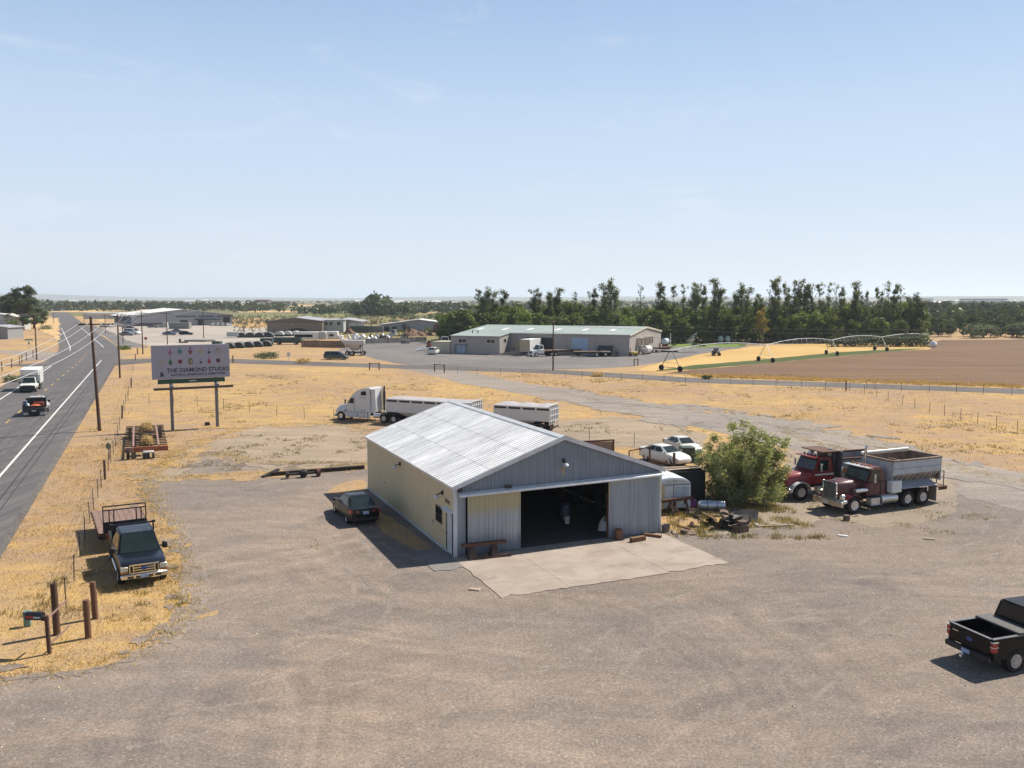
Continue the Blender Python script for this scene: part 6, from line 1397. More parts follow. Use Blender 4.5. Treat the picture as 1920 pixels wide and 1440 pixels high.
def shape(kind, u, z, m, s=1.0):
    f, b = -.128, -.118
    mb = MB()
    def disc(cx, cz, r, n=14, sy=1.0): mb.prism([(cx + r * math.cos(6.283 * k / n), cz + r * sy * math.sin(6.283 * k / n)) for k in range(n)], f, b, 'y')
    def poly(P): mb.prism([(u + x * s, z + y * s) for x, y in P], f, b, 'y')
    if kind == 'cross': mb.bb(u - .06 * s, u + .06 * s, f, b, z - .42 * s, z + .42 * s).bb(u - .34 * s, u + .34 * s, f - .001, b, z + .02 * s, z + .16 * s)
    elif kind == 'drop': poly([(0, .30), (.12, .08), (.20, -.10), (.14, -.26), (0, -.32), (-.14, -.26), (-.20, -.10), (-.12, .08)]); mb.bb(u - .025, u + .025, f, b, z + .28 * s, z + .5 * s)
    elif kind == 'diamond': poly([(0, .3), (.26, .02), (.14, -.16), (0, -.3), (-.14, -.16), (-.26, .02)]); mb.bb(u - .03, u + .03, f, b, z + .25 * s, z + .52 * s)
    elif kind == 'heart': poly([(-.14, .14), (0, .06), (.14, .14), (.2, .04), (.1, -.2), (0, -.36), (-.1, -.2), (-.2, .04)]); mb.prism([(u, z + .5 * s), (u + .1 * s, z + .28 * s), (u, z + .1 * s), (u - .1 * s, z + .28 * s)], f, b, 'y')
    elif kind == 'ring':
        n = 16
        V = [(u + r * math.cos(6.283 * k / n) * s, y, z - .05 * s + r * math.sin(6.283 * k / n) * s) for r in (.30, .19) for y in (f, b) for k in range(n)]
        F = [(k, (k + 1) % n, 2 * n + (k + 1) % n, 2 * n + k) for k in range(n)] + [(k, (k + 1) % n, n + (k + 1) % n, n + k) for k in range(n)]
        mb.add(V, F); mb.bb(u - .04, u + .04, f, b, z + .24 * s, z + .45 * s)
    elif kind == 'round': disc(u, z - .06 * s, .22 * s); mb.bb(u - .03, u + .03, f, b, z + .12 * s, z + .42 * s)
    elif kind == 'tag': poly([(-.2, -.3), (.2, -.3), (.2, .22), (.1, .32), (-.1, .32), (-.2, .22)])
    elif kind == 'small': disc(u, z - .16 * s, .13 * s); mb.bb(u - .025, u + .025, f, b, z, z + .1 * s).bb(u - .02, u + .02, f, b, z + .2 * s, z + .34 * s)
    elif kind == 'burst':
        for k in range(5):
            a = -1.57 + (k - 2) * .42; mb.bar((u, (f + b) / 2, z + .25 * s), (u + math.cos(a) * .62 * s, (f + b) / 2, z + .25 * s + math.sin(a) * .62 * s), .06, .01)
    elif kind == 'flower': disc(u, z, .17 * s); [disc(u + .14 * s * math.cos(k * 1.257), z + .14 * s * math.sin(k * 1.257), .1 * s, 8) for k in range(5)]
    return mb.build('printed_pendant', m, bbd, smooth=False)
us = [-2.72, -1.95, -1.05, -.08, .88, 1.68, 2.55]
rowA = [('cross', sm('p_grey', (.34, .37, .47))), ('drop', sm('p_mauve', (.33, .15, .27))), ('diamond', sm('p_teal', (.10, .22, .25))), ('heart', sm('p_wine', (.20, .05, .075))), ('round', sm('p_gold', (.42, .33, .21))), ('small', sm('p_navy', (.06, .06, .12))), ('burst', sm('p_tan', (.40, .30, .17)))]
rowB = [('ring', sm('p_gold', 0)), ('drop', sm('p_green', (.03, .16, .08))), ('flower', sm('p_ruby', (.26, .04, .07))), ('tag', sm('p_bronze', (.12, .11, .055))), ('small', sm('p_navy', 0)), ('drop', sm('p_rose', (.34, .08, .12))), ('flower', sm('p_darkred', (.13, .03, .035)))]
for u, (k, m) in zip(us, rowA): shape(k, u, 7.66, m)
for u, (k, m) in zip(us, rowB): shape(k, u, 6.68, m, .95)
MB().bb(-.12, .02, -.131, -.1275, 6.5, 6.85).build('tag_figure', sm('p_gold', 0), bbd)
M_INK = M('sign_ink', (.035, .035, .04), .6)
text_mesh('sign_lettering', 'THE DIAMOND STUDIO', .56, M_INK, bbd, (.62, -.128, 5.66), (R(90), 0, 0), .004, 'CENTER', 1.0, .97, .012)
text_mesh('sign_lettering', 'NATURAL DIAMONDS & GEMSTONES', .30, M_INK, bbd, (.64, -.128, 5.30), (R(90), 0, 0), .004, 'CENTER', 1.04, .99, .006)
MB().prism([(-2.92, 5.25), (-2.80, 5.25), (-2.76, 5.4), (-2.68, 5.25), (-2.58, 5.25), (-2.60, 5.5), (-2.72, 5.62), (-2.78, 5.82), (-2.90, 5.6)], -.128, -.118, 'y').build('sign_logo', M_INK, bbd, smooth=False)
MB().bb(-.25, .42, -.086, -.081, 4.72, 4.80).build('skirt_nameplate', M_WHITEMETAL, bbd)
p = at(397, 797); solo('bird_box', 'small dark box lying against the right billboard post', 'box', MB().box((0, 0, .17), (.45, .35, .34)), M_SCRAP, (p[0] - .35, p[1] - .3), R(30))
# ------------------------------------------------------------------ beige warehouse with green roof
WA = R(-23); W0 = gp(1180, 668)
wh = thing('warehouse', 'long beige metal warehouse with pale green roof and light blue roller door', 'warehouse', W0, WA)
M_BEIGE = siding('beige_siding', (.40, .365, .335), streak=.05, rough=.6)
M_GREENROOF = M('pale_green_roof', (.335, .385, .35), .5, .1, var=.07, vs=.5, stretch=(2, .2, 1), dirt=(.36, .38, .34), da=.3)
WL, WD, WE, WR = 41.5, 29.5, 4.75, 6.15
slp = (WR - WE) / (WD / 2); WZ = WE - 6 * slp
MB().bb(-29.0, 0, -.0, .2, 0, WE).build('front_wall', M_BEIGE, wh, smooth=False)
MB().bb(-WL, -29.0, -6, -5.8, 0, WZ).build('wing_wall', M_BEIGE, wh, smooth=False)
MB().prism([(-5.8, 0), (0, 0), (0, WE - .02), (-5.8, WZ + .03)], -29.2, -29.0, 'x').build('wing_side_wall', M_BEIGE, wh, smooth=False)
MB().prism([(0.2, 0), (WD, 0), (WD, WE), (WD / 2, WR), (0.2, WE + .015)], -.2, 0, 'x').build('end_wall', M_BEIGE, wh, smooth=False)
MB().prism([(-5.8, 0), (WD, 0), (WD, WE), (WD / 2, WR), (-5.8, WZ)], -WL, -WL + .2, 'x').build('end_wall', M_BEIGE, wh, smooth=False)
MB().bb(-WL, 0, WD, WD + .2, 0, WE).build('back_wall', M_BEIGE, wh, smooth=False)
def rp(x0, x1, y0, y1):
    z = lambda y: WR - abs(y - WD / 2) * slp + .06
    return MB().hexa([(x0, y0, z(y0) - .05), (x1, y0, z(y0) - .05), (x1, y1, z(y1) - .05), (x0, y1, z(y1) - .05), (x0, y0, z(y0)), (x1, y0, z(y0)), (x1, y1, z(y1)), (x0, y1, z(y1))]).build('roof_panel', M_GREENROOF, wh, smooth=False)
for k in range(14):
    x0, x1 = -WL - .2 + (WL + .4) * k / 14, -WL - .2 + (WL + .4) * (k + 1) / 14 - .015
    y0 = -6.25 if x1 < -28.8 else -.25
    if x0 < -28.8 < x1:
        rp(x0, -28.8, -6.25, WD / 2); rp(-28.79, x1, -.25, WD / 2)
    else: rp(x0, x1, y0, WD / 2)
    rp(x0, x1, WD / 2 + .002, WD + .25)
zz = lambda y: WR - abs(y - WD / 2) * slp + .075
for x, y in ((-39.5, 6), (-33, 6.3), (-26.5, 6.6), (-19.5, 6.8), (-12.7, 7.0), (-6, 7.2)):
    MB().hexa([(x - .55, y - 1.9, zz(y - 1.9)), (x + .55, y - 1.9, zz(y - 1.9)), (x + .55, y + 1.9, zz(y + 1.9)), (x - .55, y + 1.9, zz(y + 1.9)), (x - .55, y - 1.9, zz(y - 1.9) + .05), (x + .55, y - 1.9, zz(y - 1.9) + .05), (x + .55, y + 1.9, zz(y + 1.9) + .05), (x - .55, y + 1.9, zz(y + 1.9) + .05)]).build('skylight', M_WHITEMETAL, wh)
for x in (-38, -36.6): MB().tube((x, -1.5, zz(-1.5)), (x, -1.5, zz(-1.5) + .7), .12, n=8).build('roof_vent', M_DARKMETAL, wh)
MB().bb(-29.0, 0, -.3, -.25, WE - .22, WE).build('gutter', M_BEIGE, wh); MB().bb(-WL, -28.8, -6.3, -6.25, WZ - .2, WZ).build('gutter', M_BEIGE, wh)
M_CREAM = M('cream_trim', (.62, .56, .46), .6)
for y0, z0, y1, z1 in ((-.25, WE - .02, WD / 2, WR), (WD / 2, WR, WD + .25, WE - .02)):
    MB().hexa([(.18, y0, z0 - .28), (.26, y0, z0 - .28), (.26, y1, z1 - .28), (.18, y1, z1 - .28), (.18, y0, z0 + .09), (.26, y0, z0 + .09), (.26, y1, z1 + .09), (.18, y1, z1 + .09)]).build('rake_trim', M_CREAM, wh, smooth=False)
M_BLUEDOOR = siding('pale_blue_door', (.36, .47, .62), streak=.05)
MB().bb(-13.6, -9.7, -.06, 0, .05, 3.9).build('roller_door', M_BLUEDOOR, wh)
for z in (.8, 1.6, 2.4, 3.2): MB().bb(-13.58, -9.72, -.066, -.06, z - .015, z + .015).build('door_seam', M('blue_seam', (.22, .30, .42), .6), wh)
for a, b in ((-24.6, -21.7), (-21.2, -18.3)): MB().bb(a, b, -.35, 0, 1.2, 3.8).build('dock_seal', M_PLASTIC, wh, bevel=.05)
MB().bb(-27.5, -26.6, -.05, 0, .6, 2.7).build('yellow_door', M('yellow_door', (.50, .42, .20), .6), wh)
for x0, m in ((-39.6, 0), (-32.3, 0)):
    o = MB().bb(x0, x0 + 2.2, -6.05, -6.0, 2.55, 3.5).build('window', M_CREAM, wh); 
    for k in (0, 1): MB().bb(x0 + .12 + k * 1.03, x0 + 1.03 + k * 1.05, -6.07, -6.05, 2.67, 3.38).build('window_pane', M_GLASS, o)
o = MB().bb(-29.0, -28.95, -3.6, -2.2, 2.6, 3.6).build('window', M_CREAM, wh); MB().bb(-28.95, -28.93, -3.5, -2.3, 2.7, 3.5).build('window_pane', M_GLASS, o)
MB().bb(-40.3, -37.3, -6.6, -6.0, 2.1, 2.2).bb(-40.3, -40.1, -6.6, -6.4, 0, 2.1).bb(-37.5, -37.3, -6.6, -6.4, 0, 2.1).build('entry_porch', M('porch_blue', (.16, .20, .24), .6), wh)
for x in (-39.9, -38.7): MB().bb(x, x + 1.0, -6.05, -6.0, 0, 2.0).build('entry_door', M_BLUEDOOR, wh)
for y in (6.2, 9.0, 13.6, 16.2):
    h_ = MB().bb(0, 1.0, y, y + 1.3, 2.1, 3.9).bb(.95, 1.05, y - .05, y + 1.35, 3.8, 3.95)
    h_.build('wall_vent_hood', M_CREAM, wh); MB().bb(1.0, 1.03, y + .15, y + 1.15, 2.2, 3.7).build('vent_grille', M_DARKMETAL, wh)
    MB().bb(0, .012, y + .1, y + 1.2, .4, 2.0).build('vent_patch', M('vent_patch', (.30, .27, .25), .8), wh)  # darker patch on the wall below each vent hood
for x, y, z in ((-22.9, -.15, 4.35), (-11.7, -.15, 4.4)): MB().lathe([(.02, 0), (.24, .1), (.02, .2)], 10, (x, y, z)).build('wall_lamp', M_WHITEMETAL, wh)
for x in (-25.9, -14.9, -7.8): MB().bb(x - .04, x + .04, -.02, 0, 0, 4.5).build('downpipe', M('pipe_grey', (.28, .265, .25), .6), wh)
def wl(x, y): return (W0[0] + x * math.cos(WA) - y * math.sin(WA), W0[1] + x * math.sin(WA) + y * math.cos(WA))
# dock ramp walls
dk = thing('dock_ramp', 'tan concrete dock ramp with retaining walls and handrail by the warehouse', 'ramp', wl(-22.5, -3), WA)
MB().hexa([(-6.5, -6.5, 0), (-1.2, -7.2, 0), (-1.2, -7.0, 0), (-6.5, -6.3, 0), (-6.5, -6.5, .1), (-1.2, -7.2, .1), (-1.2, -7.0, .1), (-6.5, -6.3, .1)]).hexa([(-6.5, -3.5, 0), (-1.2, -3.5, 0), (-1.2, -3.2, 0), (-6.5, -3.2, 0), (-6.5, -3.5, .25), (-1.2, -3.5, 1.3), (-1.2, -3.2, 1.3), (-6.5, -3.2, .25)]).build('retaining_wall', M_CONC, dk, smooth=False)
MB().prism([(-1.2, -7.2), (3.2, -8.0), (3.2, -7.8), (-1.2, -3.2)], 0, .06, 'z').build('ramp_slab', M_CONC, dk, smooth=False)
MB().bar((-5.5, -2, 1.1), (-1.2, -2, 1.9), .06).bar((-5.5, -2, 0), (-5.5, -2, 1.1), .06).bar((-3.3, -2, 0), (-3.3, -2, 1.5), .06).bar((-1.2, -2, 0), (-1.2, -2, 1.9), .06).build('handrail', M_DARKMETAL, dk)
# trucks and trailers in the yard
tv = thing('box_trailer', 'white box trailer backed against the warehouse dock', 'trailer', wl(-22.0, -5.2), WA + R(-90))
MB().bb(-4.5, 2.7, -1.25, 1.25, .9, 3.7).build('trailer_box', M_WHITEMETAL, tv, bevel=.03); MB().bb(2.7, 2.74, -1.2, 1.2, 1.0, 3.6).build('front_panel', M('tan_panel', (.48, .38, .25), .6, var=.15), tv)
MB().bb(-4.4, 2.5, -.6, .6, .6, .9).build('chassis', M_UNDER, tv)
for x in (-3.6, -2.4): duals(tv, x)
def daycab(name, label, m, loc, rz, sc=1.0, flat=0.0, deck=None):
    t = thing(name, label, 'truck', loc, rz, None, sc)
    cab, f = greenhouse(t, m, -.5, 1.25, -.4, .65, 1.05, .95, 1.65, 2.75, .1)
    MB().bb(-.5, 1.25, -1.08, 1.08, .7, 1.68).build('cab_lower', m, t, bevel=.05)
    MB().loft([[(1.25, -1.08, .6), (1.25, 1.08, .6), (1.25, 1.0, 1.6), (1.25, -1.0, 1.6)], [(2.7, -.95, .6), (2.7, .95, .6), (2.6, .75, 1.38), (2.6, -.75, 1.38)]]).build('hood', m, t, bevel=.08)
    MB().bb(2.64, 2.74, -.55, .55, .75, 1.25).build('grille', M_PLASTIC, t); MB().bb(2.55, 2.85, -1.1, 1.1, .4, .7).build('front_bumper', m, t, bevel=.05)
    for s in (-1, 1): MB().box((2.55, s * .85, .95), (.3, .25, .25)).build('headlight', M_LAMP, t); wheel(t, 1.8, s * 1.03, .5, .28, rim=M_ALU)
    MB().panel(f['front'], .05, .95, .1, .92).build('windscreen', M_TGLASS, cab); sideglass(cab, f, [(.25, .85)])
    mirrors(t, 1.1, 1.1, 2.0, None, True)
    MB().bb(-4.6, 1.5, -.42, .42, .6, .9).build('chassis', M_UNDER, t); duals(t, -2.6); duals(t, -3.8)
    if flat: 
        MB().bb(-4.0 - flat, -1.0, -1.25, 1.25, 1.2, 1.42).build('flat_deck', deck or M_OLDWOOD, t); MB().bb(-4 - flat, -1.2, -.4, .4, .95, 1.2).build('deck_beam', M_UNDER, t); duals(t, -3.2 - flat); duals(t, -2.0 - flat)
    return t
daycab('day_cab_truck', 'white day cab truck with long flat deck trailer in front of the warehouse', P_WHITE, wl(-18.2, -8.2), WA + R(-125), .95, 8.5)
def flat_trailer(label, loc, rz, L=7.5, m=None):
    t = thing('flat_trailer', label, 'trailer', loc, rz)
    MB().bb(-L / 2, L / 2, -1.2, 1.2, 1.0, 1.2).build('flat_deck', m or M_OLDWOOD, t); MB().bb(-L / 2, L / 2, -.4, .4, .7, 1.0).build('chassis', M_UNDER, t)
    duals(t, -L / 2 + .9); MB().bar((L / 2 - 1, -.5, 0), (L / 2 - 1, -.5, 1), .12).bar((L / 2 - 1, .5, 0), (L / 2 - 1, .5, 1), .12).build('landing_leg', M_UNDER, t)
    return t
flat_trailer('brown flat trailer parked right of the light blue roller door', wl(-8.3, -4.8), WA + R(200), 6)
flat_trailer('tan flat trailer next to the leaning dark sheet', wl(-5.9, -2.8), WA + R(190), 4.5, M('tan_deck', (.42, .34, .27), .8, var=.2))
solo('steel_ramp', 'dark steel ramp sheet leaning up by the warehouse wall', 'ramp', MB().hexa([(-1.9, -.9, .1), (1.7, -.9, .1), (1.7, -.8, .1), (-1.9, -.8, .1), (-1.5, .4, 2.3), (1.9, .4, 2.3), (1.9, .5, 2.3), (-1.5, .5, 2.3)]), M('ramp_steel', (.05, .055, .06), .6, .2), wl(-5.5, -1.0), WA)
solo('standpipe', 'dark standpipe against the warehouse front wall', 'pipe', MB().tube((0, 0, 0), (0, 0, 1.1), .1, n=8).tube((-.3, 0, .8), (.3, 0, .8), .08, n=8), M_DARKMETAL, wl(-2.6, -.7))
fl = thing('forklift', 'small yellow forklift at the warehouse corner', 'forklift', gp(1187, 668), R(200))
MB().bb(-1.0, .7, -.55, .55, .35, 1.0).build('body', M('machine_yellow', (.55, .36, .04), .5), fl, bevel=.08); MB().bb(.75, .85, -.4, -.3, .1, 1.9).bb(.75, .85, .3, .4, .1, 1.9).build('mast', M_DARKMETAL, fl)
for x in (-.7, .5):
    for s in (-1, 1): wheel(fl, x, s * .5, .3, .2)
def htank(label, loc, rz, L, r, m, z=.5):
    t = thing('storage_tank', label, 'tank', loc, rz)
    MB().lathe([(.02, -L / 2 - r * .4), (r * .6, -L / 2 - r * .25), (r, -L / 2), (r, L / 2), (r * .6, L / 2 + r * .25), (.02, L / 2 + r * .4)], 20, (0, 0, z + r), 'x').build('tank_shell', m, t)
    for x in (-L * .3, L * .3): MB().bb(x - .15, x + .15, -r * .7, r * .7, 0, z + r * .4).build('saddle', M_RUST, t)
    return t
M_TANKW = M('tank_white', (.66, .62, .58), .4, .0, var=.1, dirt=(.35, .28, .24), da=.5)
htank('white round ended tank lying beside the warehouse end wall', gp(1212, 664), R(62), 3.2, .95, M_TANKW, .1)
ftk = flat_trailer('rusty flat trailer with a small white tank beyond the warehouse end', gp(1239, 660), R(40), 6.5, M_RUST)
htank('small white tank standing at the far end of the rusty flat trailer', gp(1247, 655), R(60), 2.2, .75, M('pale_blue_tank', (.50, .60, .66), .4), 1.3)
solo('storage_container', 'beige flat topped shed attached left of the warehouse', 'shed', MB().bb(-5.0, 0, -5.8, -.5, 0, 2.6).bb(-5.1, .05, -5.9, -.4, 2.6, 2.7), M('cream_shed', (.50, .45, .33), .6, var=.08), wl(-WL - .3, 0), WA, smooth=False)
WSUV = hatch('parked_van', 'white station wagon parked left of the beige shed', P_WHITE, gp(814, 664), R(80), L=4.7, H=1.65, van=False, cat='car')
daycab('day_cab_truck', 'white truck cab standing behind the orange machines', P_WHITE, (gp(832, 652)[0], gp(832, 652)[1] + 4), R(-80), 1.0)
for k, (px, py) in enumerate(((806, 652.5), (812, 651), (818, 650), (824, 649))):
    q = gp(px, py); t = thing('loader_machine', ['red', 'dark red', 'orange', 'bright orange'][k] + ' compact loader in the row behind the white station wagon', 'loader', q, R(75))
    m = [P_RED, P_DARKRED, P_ORANGE, M('machine_orange', (.62, .16, .02), .5)][k]
    MB().bb(-1.0, .8, -.45, .45, .4, 1.3).build('body', m, t, bevel=.08); MB().bb(-.7, .2, -.4, .4, 1.3, 2.0).build('cab', M_PLASTIC, t, bevel=.05)
    MB().bar((-.6, -.5, 1.4), (1.3, -.5, .5), .12).bar((-.6, .5, 1.4), (1.3, .5, .5), .12).build('arm', m, t)
    for x in (-.55, .5):
        for s in (-1, 1): wheel(t, x, s * .6, .36, .22)
q = gp(803, 657); solo('ramp_trailer', 'low trailer with pale ramp beside the white station wagon', 'trailer', MB().bb(-1.6, 1.6, -.9, .9, .5, .65).hexa([(-3.4, -.9, .05), (-1.6, -.9, .5), (-1.6, .9, .5), (-3.4, .9, .05), (-3.4, -.9, .1), (-1.6, -.9, .6), (-1.6, .9, .6), (-3.4, .9, .1)]).tube((.4, -1, .3), (.4, 1, .3), .3), M_ALU, q, R(25))
# ------------------------------------------------------------------ centre pivot irrigation line
M_GALV = M('galvanised_pipe', (.56, .57, .58), .4, .4, var=.1)
towers = [gp(1259, 695), gp(1433, 676), gp(1560, 667), gp(1650, 660)]
TX = [(1240, 694, 1275, 697), (1422, 677, 1449, 680), (1547, 664, 1572, 667), (1640, 656.5, 1663, 658.5)]
pv = thing('pivot_sprinkler', 'long arched irrigation line on wheeled towers across the brown field', 'irrigation machine', gp(1259, 695.5), 0)
po = Vector((*gp(1259, 695.5), 0)); tops = []
for k, (a, b, c, d) in enumerate(TX):
    A, B = Vector((*gp(a, b), 0)) - po, Vector((*gp(c, d), 0)) - po; mid = (A + B) / 2
    dirn = (B - A).normalized(); 
    h = 3.35 if k else 3.6
    T = mid + Vector((0, 0, h)); tops.append(T)
    wd = (B - A).length; 
    A2, B2 = mid - dirn * min(wd / 2, 2.4), mid + dirn * min(wd / 2, 2.4)
    MB().bar(A2 + Vector((0, 0, .6)), T - dirn * .25, .09).bar(B2 + Vector((0, 0, .6)), T + dirn * .25, .09).bar(A2 + Vector((0, 0, .62)), B2 + Vector((0, 0, .62)), .09).bar(A2 * .6 + T * .4, B2 * .6 + T * .4, .06).build('tower_leg', M_GALV if k else M_DARKMETAL, pv)
    for q in (A2, B2):
        ang = math.atan2(dirn.y, dirn.x); cx = Vector((q.x, q.y, .50)); nn = Vector((-dirn.y, dirn.x, 0))
        mb = MB(); mb.tube(cx - nn * .16, cx + nn * .16, .50, n=18); mb.build('wheel', M_RUBBER, pv)
mb = MB(); tr = MB()
ends = [tops[0] + Vector((-5.5, -1.5, .5))] + tops + [Vector((*gp(1740, 655), 0)) - po + Vector((0, 0, 3.8))]
for i in range(len(ends) - 1):
    a, b = ends[i], ends[i + 1]; n = 14; rise = (b - a).length * .028 if i else 0
    L = [a.lerp(b, j / n) + Vector((0, 0, 4 * rise * (j / n) * (1 - j / n))) for j in range(n + 1)]
    for p_, q_ in zip(L[:-1], L[1:]): mb.tube(p_, q_, .075, n=8, cap=False)
    if i:
        for j in range(1, n):
            u = L[j] + Vector((.3, -.3, -.9 * math.sin(math.pi * j / n) - .1)); tr.bar(L[j], u, .035)
            if j > 1: tr.bar(prev, u, .03); tr.bar(L[j - 1], u, .03)
            prev = u
mb.build('pipe', M_GALV, pv); tr.build('truss_rods', M_GALV, pv)['kind'] = 'stuff'
MB().bar(tops[0] + Vector((-1.8, 0, -.1)), tops[0] + Vector((1.2, 0, -.15)), .3).bar(tops[0] + Vector((-1.8, 0, 0)), tops[0] + Vector((-2.0, 0, .9)), .1).bar(tops[0] + Vector((1, 0, -.3)), tops[0] + Vector((4.6, -.6, -.2)), .08).build('end_gun', M_DARKMETAL, pv)
q = gp(1343, 667); t = thing('field_tractor', 'grey blue field machine with big wheels under the irrigation pipe', 'tractor', q, R(-85), None, .72)
MB().bb(-1.2, 1.3, -.6, .6, .7, 1.6).build('body', P_GREY, t, bevel=.08); MB().bb(-.9, .3, -.7, .7, 1.6, 2.6).build('cab', P_BLUE, t, bevel=.1); MB().bb(-1.6, .6, -1.8, .9, 2.6, 2.75).build('boom', M_GALV, t)
for s in (-1, 1): wheel(t, -.7, s * .95, .75, .4); wheel(t, 1.0, s * .85, .5, .3)
# sprinkler jet in the lawn
q = gp(1309, 647); o = leaves('sprinkler_spray', np.random.default_rng(3), [(-.6 - k * .5, 0, 3.4 - k * .42 - .1 * k * k, .35 + k * .22, .4, .5 + k * .2) for k in range(5)], 420, .16, M('water_spray', (.75, .78, .8), .6), .7, .6); o.location = (*q, -.2); tag(o, 'white spray of a lawn sprinkler in front of the dark treeline', 'sprinkler')
for px, lb in ((1351, 'left of two pale tanks below the dark treeline'), (1364, 'right of two pale tanks below the dark treeline')): htank(lb, (gp(px, 644)[0], gp(px, 644)[1]), 0, .9, 1.0, M('pale_tank_green', (.42, .50, .46), .5), .2)
o = solo('white_barrel', 'white barrel at the tip of the hedge by the brown field', 'barrel', MB().lathe([(.02, 0), (.9, .1), (1.1, .8), (.7, 1.5), (.02, 1.7)], 14), M_WHITEMETAL, gp(1749, 651))

# ------------------------------------------------------------------ grey warehouse on the left and its yard
def ground_box(name, label, cat, px_l, px_r, py, h, depth, wall, roofm, ridge=None, yaw=0.0, ov=.4, py2=None):
    a, b = Vector((*gp(px_l, py), 0)), Vector((*gp(px_r, py2 or py), 0)); wdt = (b - a).length
    t = thing(name, label, cat, (a + (b - a) / 2)[:2], math.atan2(b.y - a.y, b.x - a.x) + yaw)
    x = wdt / 2; rz_ = ridge if ridge else h
    MB().prism([(-x, 0), (x, 0), (x, h), (0, rz_), (-x, h)] if ridge else [(-x, 0), (x, 0), (x, h), (-x, h)], 0, depth, 'y').build('wall', wall, t, smooth=False)
    if ridge:
        for s in (-1, 1):
            MB().hexa([(s * (x + ov), -ov, h - ov * (rz_ - h) / x + .03), (0.0, -ov, rz_ + .03), (0.0, depth + ov, rz_ + .03), (s * (x + ov), depth + ov, h - ov * (rz_ - h) / x + .03),
                       (s * (x + ov), -ov, h - ov * (rz_ - h) / x + .25), (0.0, -ov, rz_ + .25), (0.0, depth + ov, rz_ + .25), (s * (x + ov), depth + ov, h - ov * (rz_ - h) / x + .25)]).build('roof', roofm, t, smooth=False)
    else: MB().bb(-x - ov, x + ov, -ov, depth + ov, h + .002, h + .25).build('roof', roofm, t, smooth=False)
    return t, wdt
M_GWALL = siding('grey_warehouse_siding', (.34, .345, .36), streak=.05)
M_WROOF = M('white_roof', (.74, .72, .68), .5, var=.05, vs=.4)
gw, wd = ground_box('grey_warehouse', 'wide grey gabled warehouse with white roof beyond the pale yard', 'warehouse', 247, 436, 612, 5.0, 60, M_GWALL, M_WROOF, 7.6, ov=.6, py2=609.3)
x = wd / 2
MB().bb(-x - 3.6, -x, 1.5, 40, 0, 4.4).build('side_wing', M('wing_navy', (.04, .075, .13), .6), gw, smooth=False); MB().hexa([(-x - 5, .5, 4.4), (-x + .2, .5, 5.3), (-x + .2, 45, 5.3), (-x - 5, 45, 4.4), (-x - 5, .5, 4.6), (-x + .2, .5, 5.6), (-x + .2, 45, 5.6), (-x - 5, 45, 4.6)]).build('wing_roof', M_WROOF, gw, smooth=False)
MB().bb(-x + .6, -x + 20, -.06, 0, .3, 1.5).build('base_band', M('brown_band', (.13, .105, .10), .7), gw)
for a, b in ((-1.5, 2.0), (6.5, 9.5)): MB().bb(a, b, -.08, 0, .1, 2.6).build('garage_door', M_PLASTIC, gw)
MB().bb(18.4, 21.6, -.08, 0, .1, 3.9).build('open_door', M_BLACK, gw)
MB().bb(5, 17, -1.6, 0, 2.7, 2.95).build('canopy', M_DARKMETAL, gw)
for k in range(6): MB().bb(21.3 + k * .01 + (k - 3) * 0 + .4 - 14 + k * 2.7 + 15, 22.9 - 14 + k * 2.7 + 15, -.07, 0, 4.0 - k * .12, 4.6 - k * .12).build('window', M_GLASS, gw) if 22.9 - 14 + k * 2.7 + 15 < x - .3 else None
mb = MB(); rg = random.Random(4); u = -3.4
for wlen in (8.5, 7.0, 7.2):
    e_ = u + wlen
    while u < e_: 
        w_ = rg.uniform(.35, .6); mb.bb(u, u + w_, -.07, 0, 4.05, 4.05 + rg.choice((.6, .7, .75))); u += w_ + .18
    u += 1.3
mb.build('wall_lettering', M('blue_black_letters', (.05, .055, .075), .6), gw)
solo('pallet_stack', 'long grey stack of pallets in front of the grey warehouse', 'pallet stack', MB().bb(-4.3, 4.3, -1.5, 1.5, .1, .9).bb(-4.3, 4.3, -1.5, 1.5, .95, 1.8).bb(-4.3, 4.3, -1.5, 1.5, 1.85, 2.7), M('pallet_grey', (.24, .235, .22), .85, var=.2), gp(338, 616.5), 0, smooth=False)
solo('pallet_stack', 'small white crates stacked left of the grey pallets', 'crates', MB().bb(-2.5, -.2, -1, 1, 0, 1.2).bb(0, 2, -1, 1, 0, 2.3), M('crate_grey', (.42, .42, .40), .7, var=.2), gp(306, 614), 0, smooth=False)
# cars in the yard (shared meshes, own paint)
PROTO = sedan('parked_sedan', 'dark blue sedan parked below the pole with insulators', P_BLUE, gp(318, 628.5), R(12), group='cars in the pale yard')
PVAN = hatch('parked_van', 'dark green minivan parked on the dry grass by the white hopper wagon', P_GREEN, gp(631, 674), R(-8), L=5.1)
for px, py, a, m, lb in ((349, 628, 8, P_BLACK, 'black sedan right of the dark blue sedan'), (333, 624, 10, P_GREY, 'grey sedan behind the black sedan'),
                          (238, 629.5, 5, P_GREY, 'dark grey car behind the roadside poles left of the yard'), (287, 614.5, 5, P_GREY, 'grey car by the grey warehouse wall'), (240, 616, 0, P_SILVER, 'silver car at the blue wing of the warehouse'), (246, 618.5, 0, P_DARKRED, 'dark red low car below the silver car')):
    dup(PROTO, lb, gp(px, py), R(a), 'cars in the pale yard', {'body': m, 'cab': m, 'mirror': m})
for k, px in enumerate((196, 203, 210, 400, 410, 419, 428)):
    dup(PROTO, 'small pale car in the row at the far edge of the warehouse yard' if px < 300 else 'small pale car in the row along the grey warehouse right wall', gp(px, 613.5 if px < 300 else 610.8), R(70), 'row of distant cars', {'body': P_SILVER, 'cab': P_SILVER, 'mirror': P_SILVER})
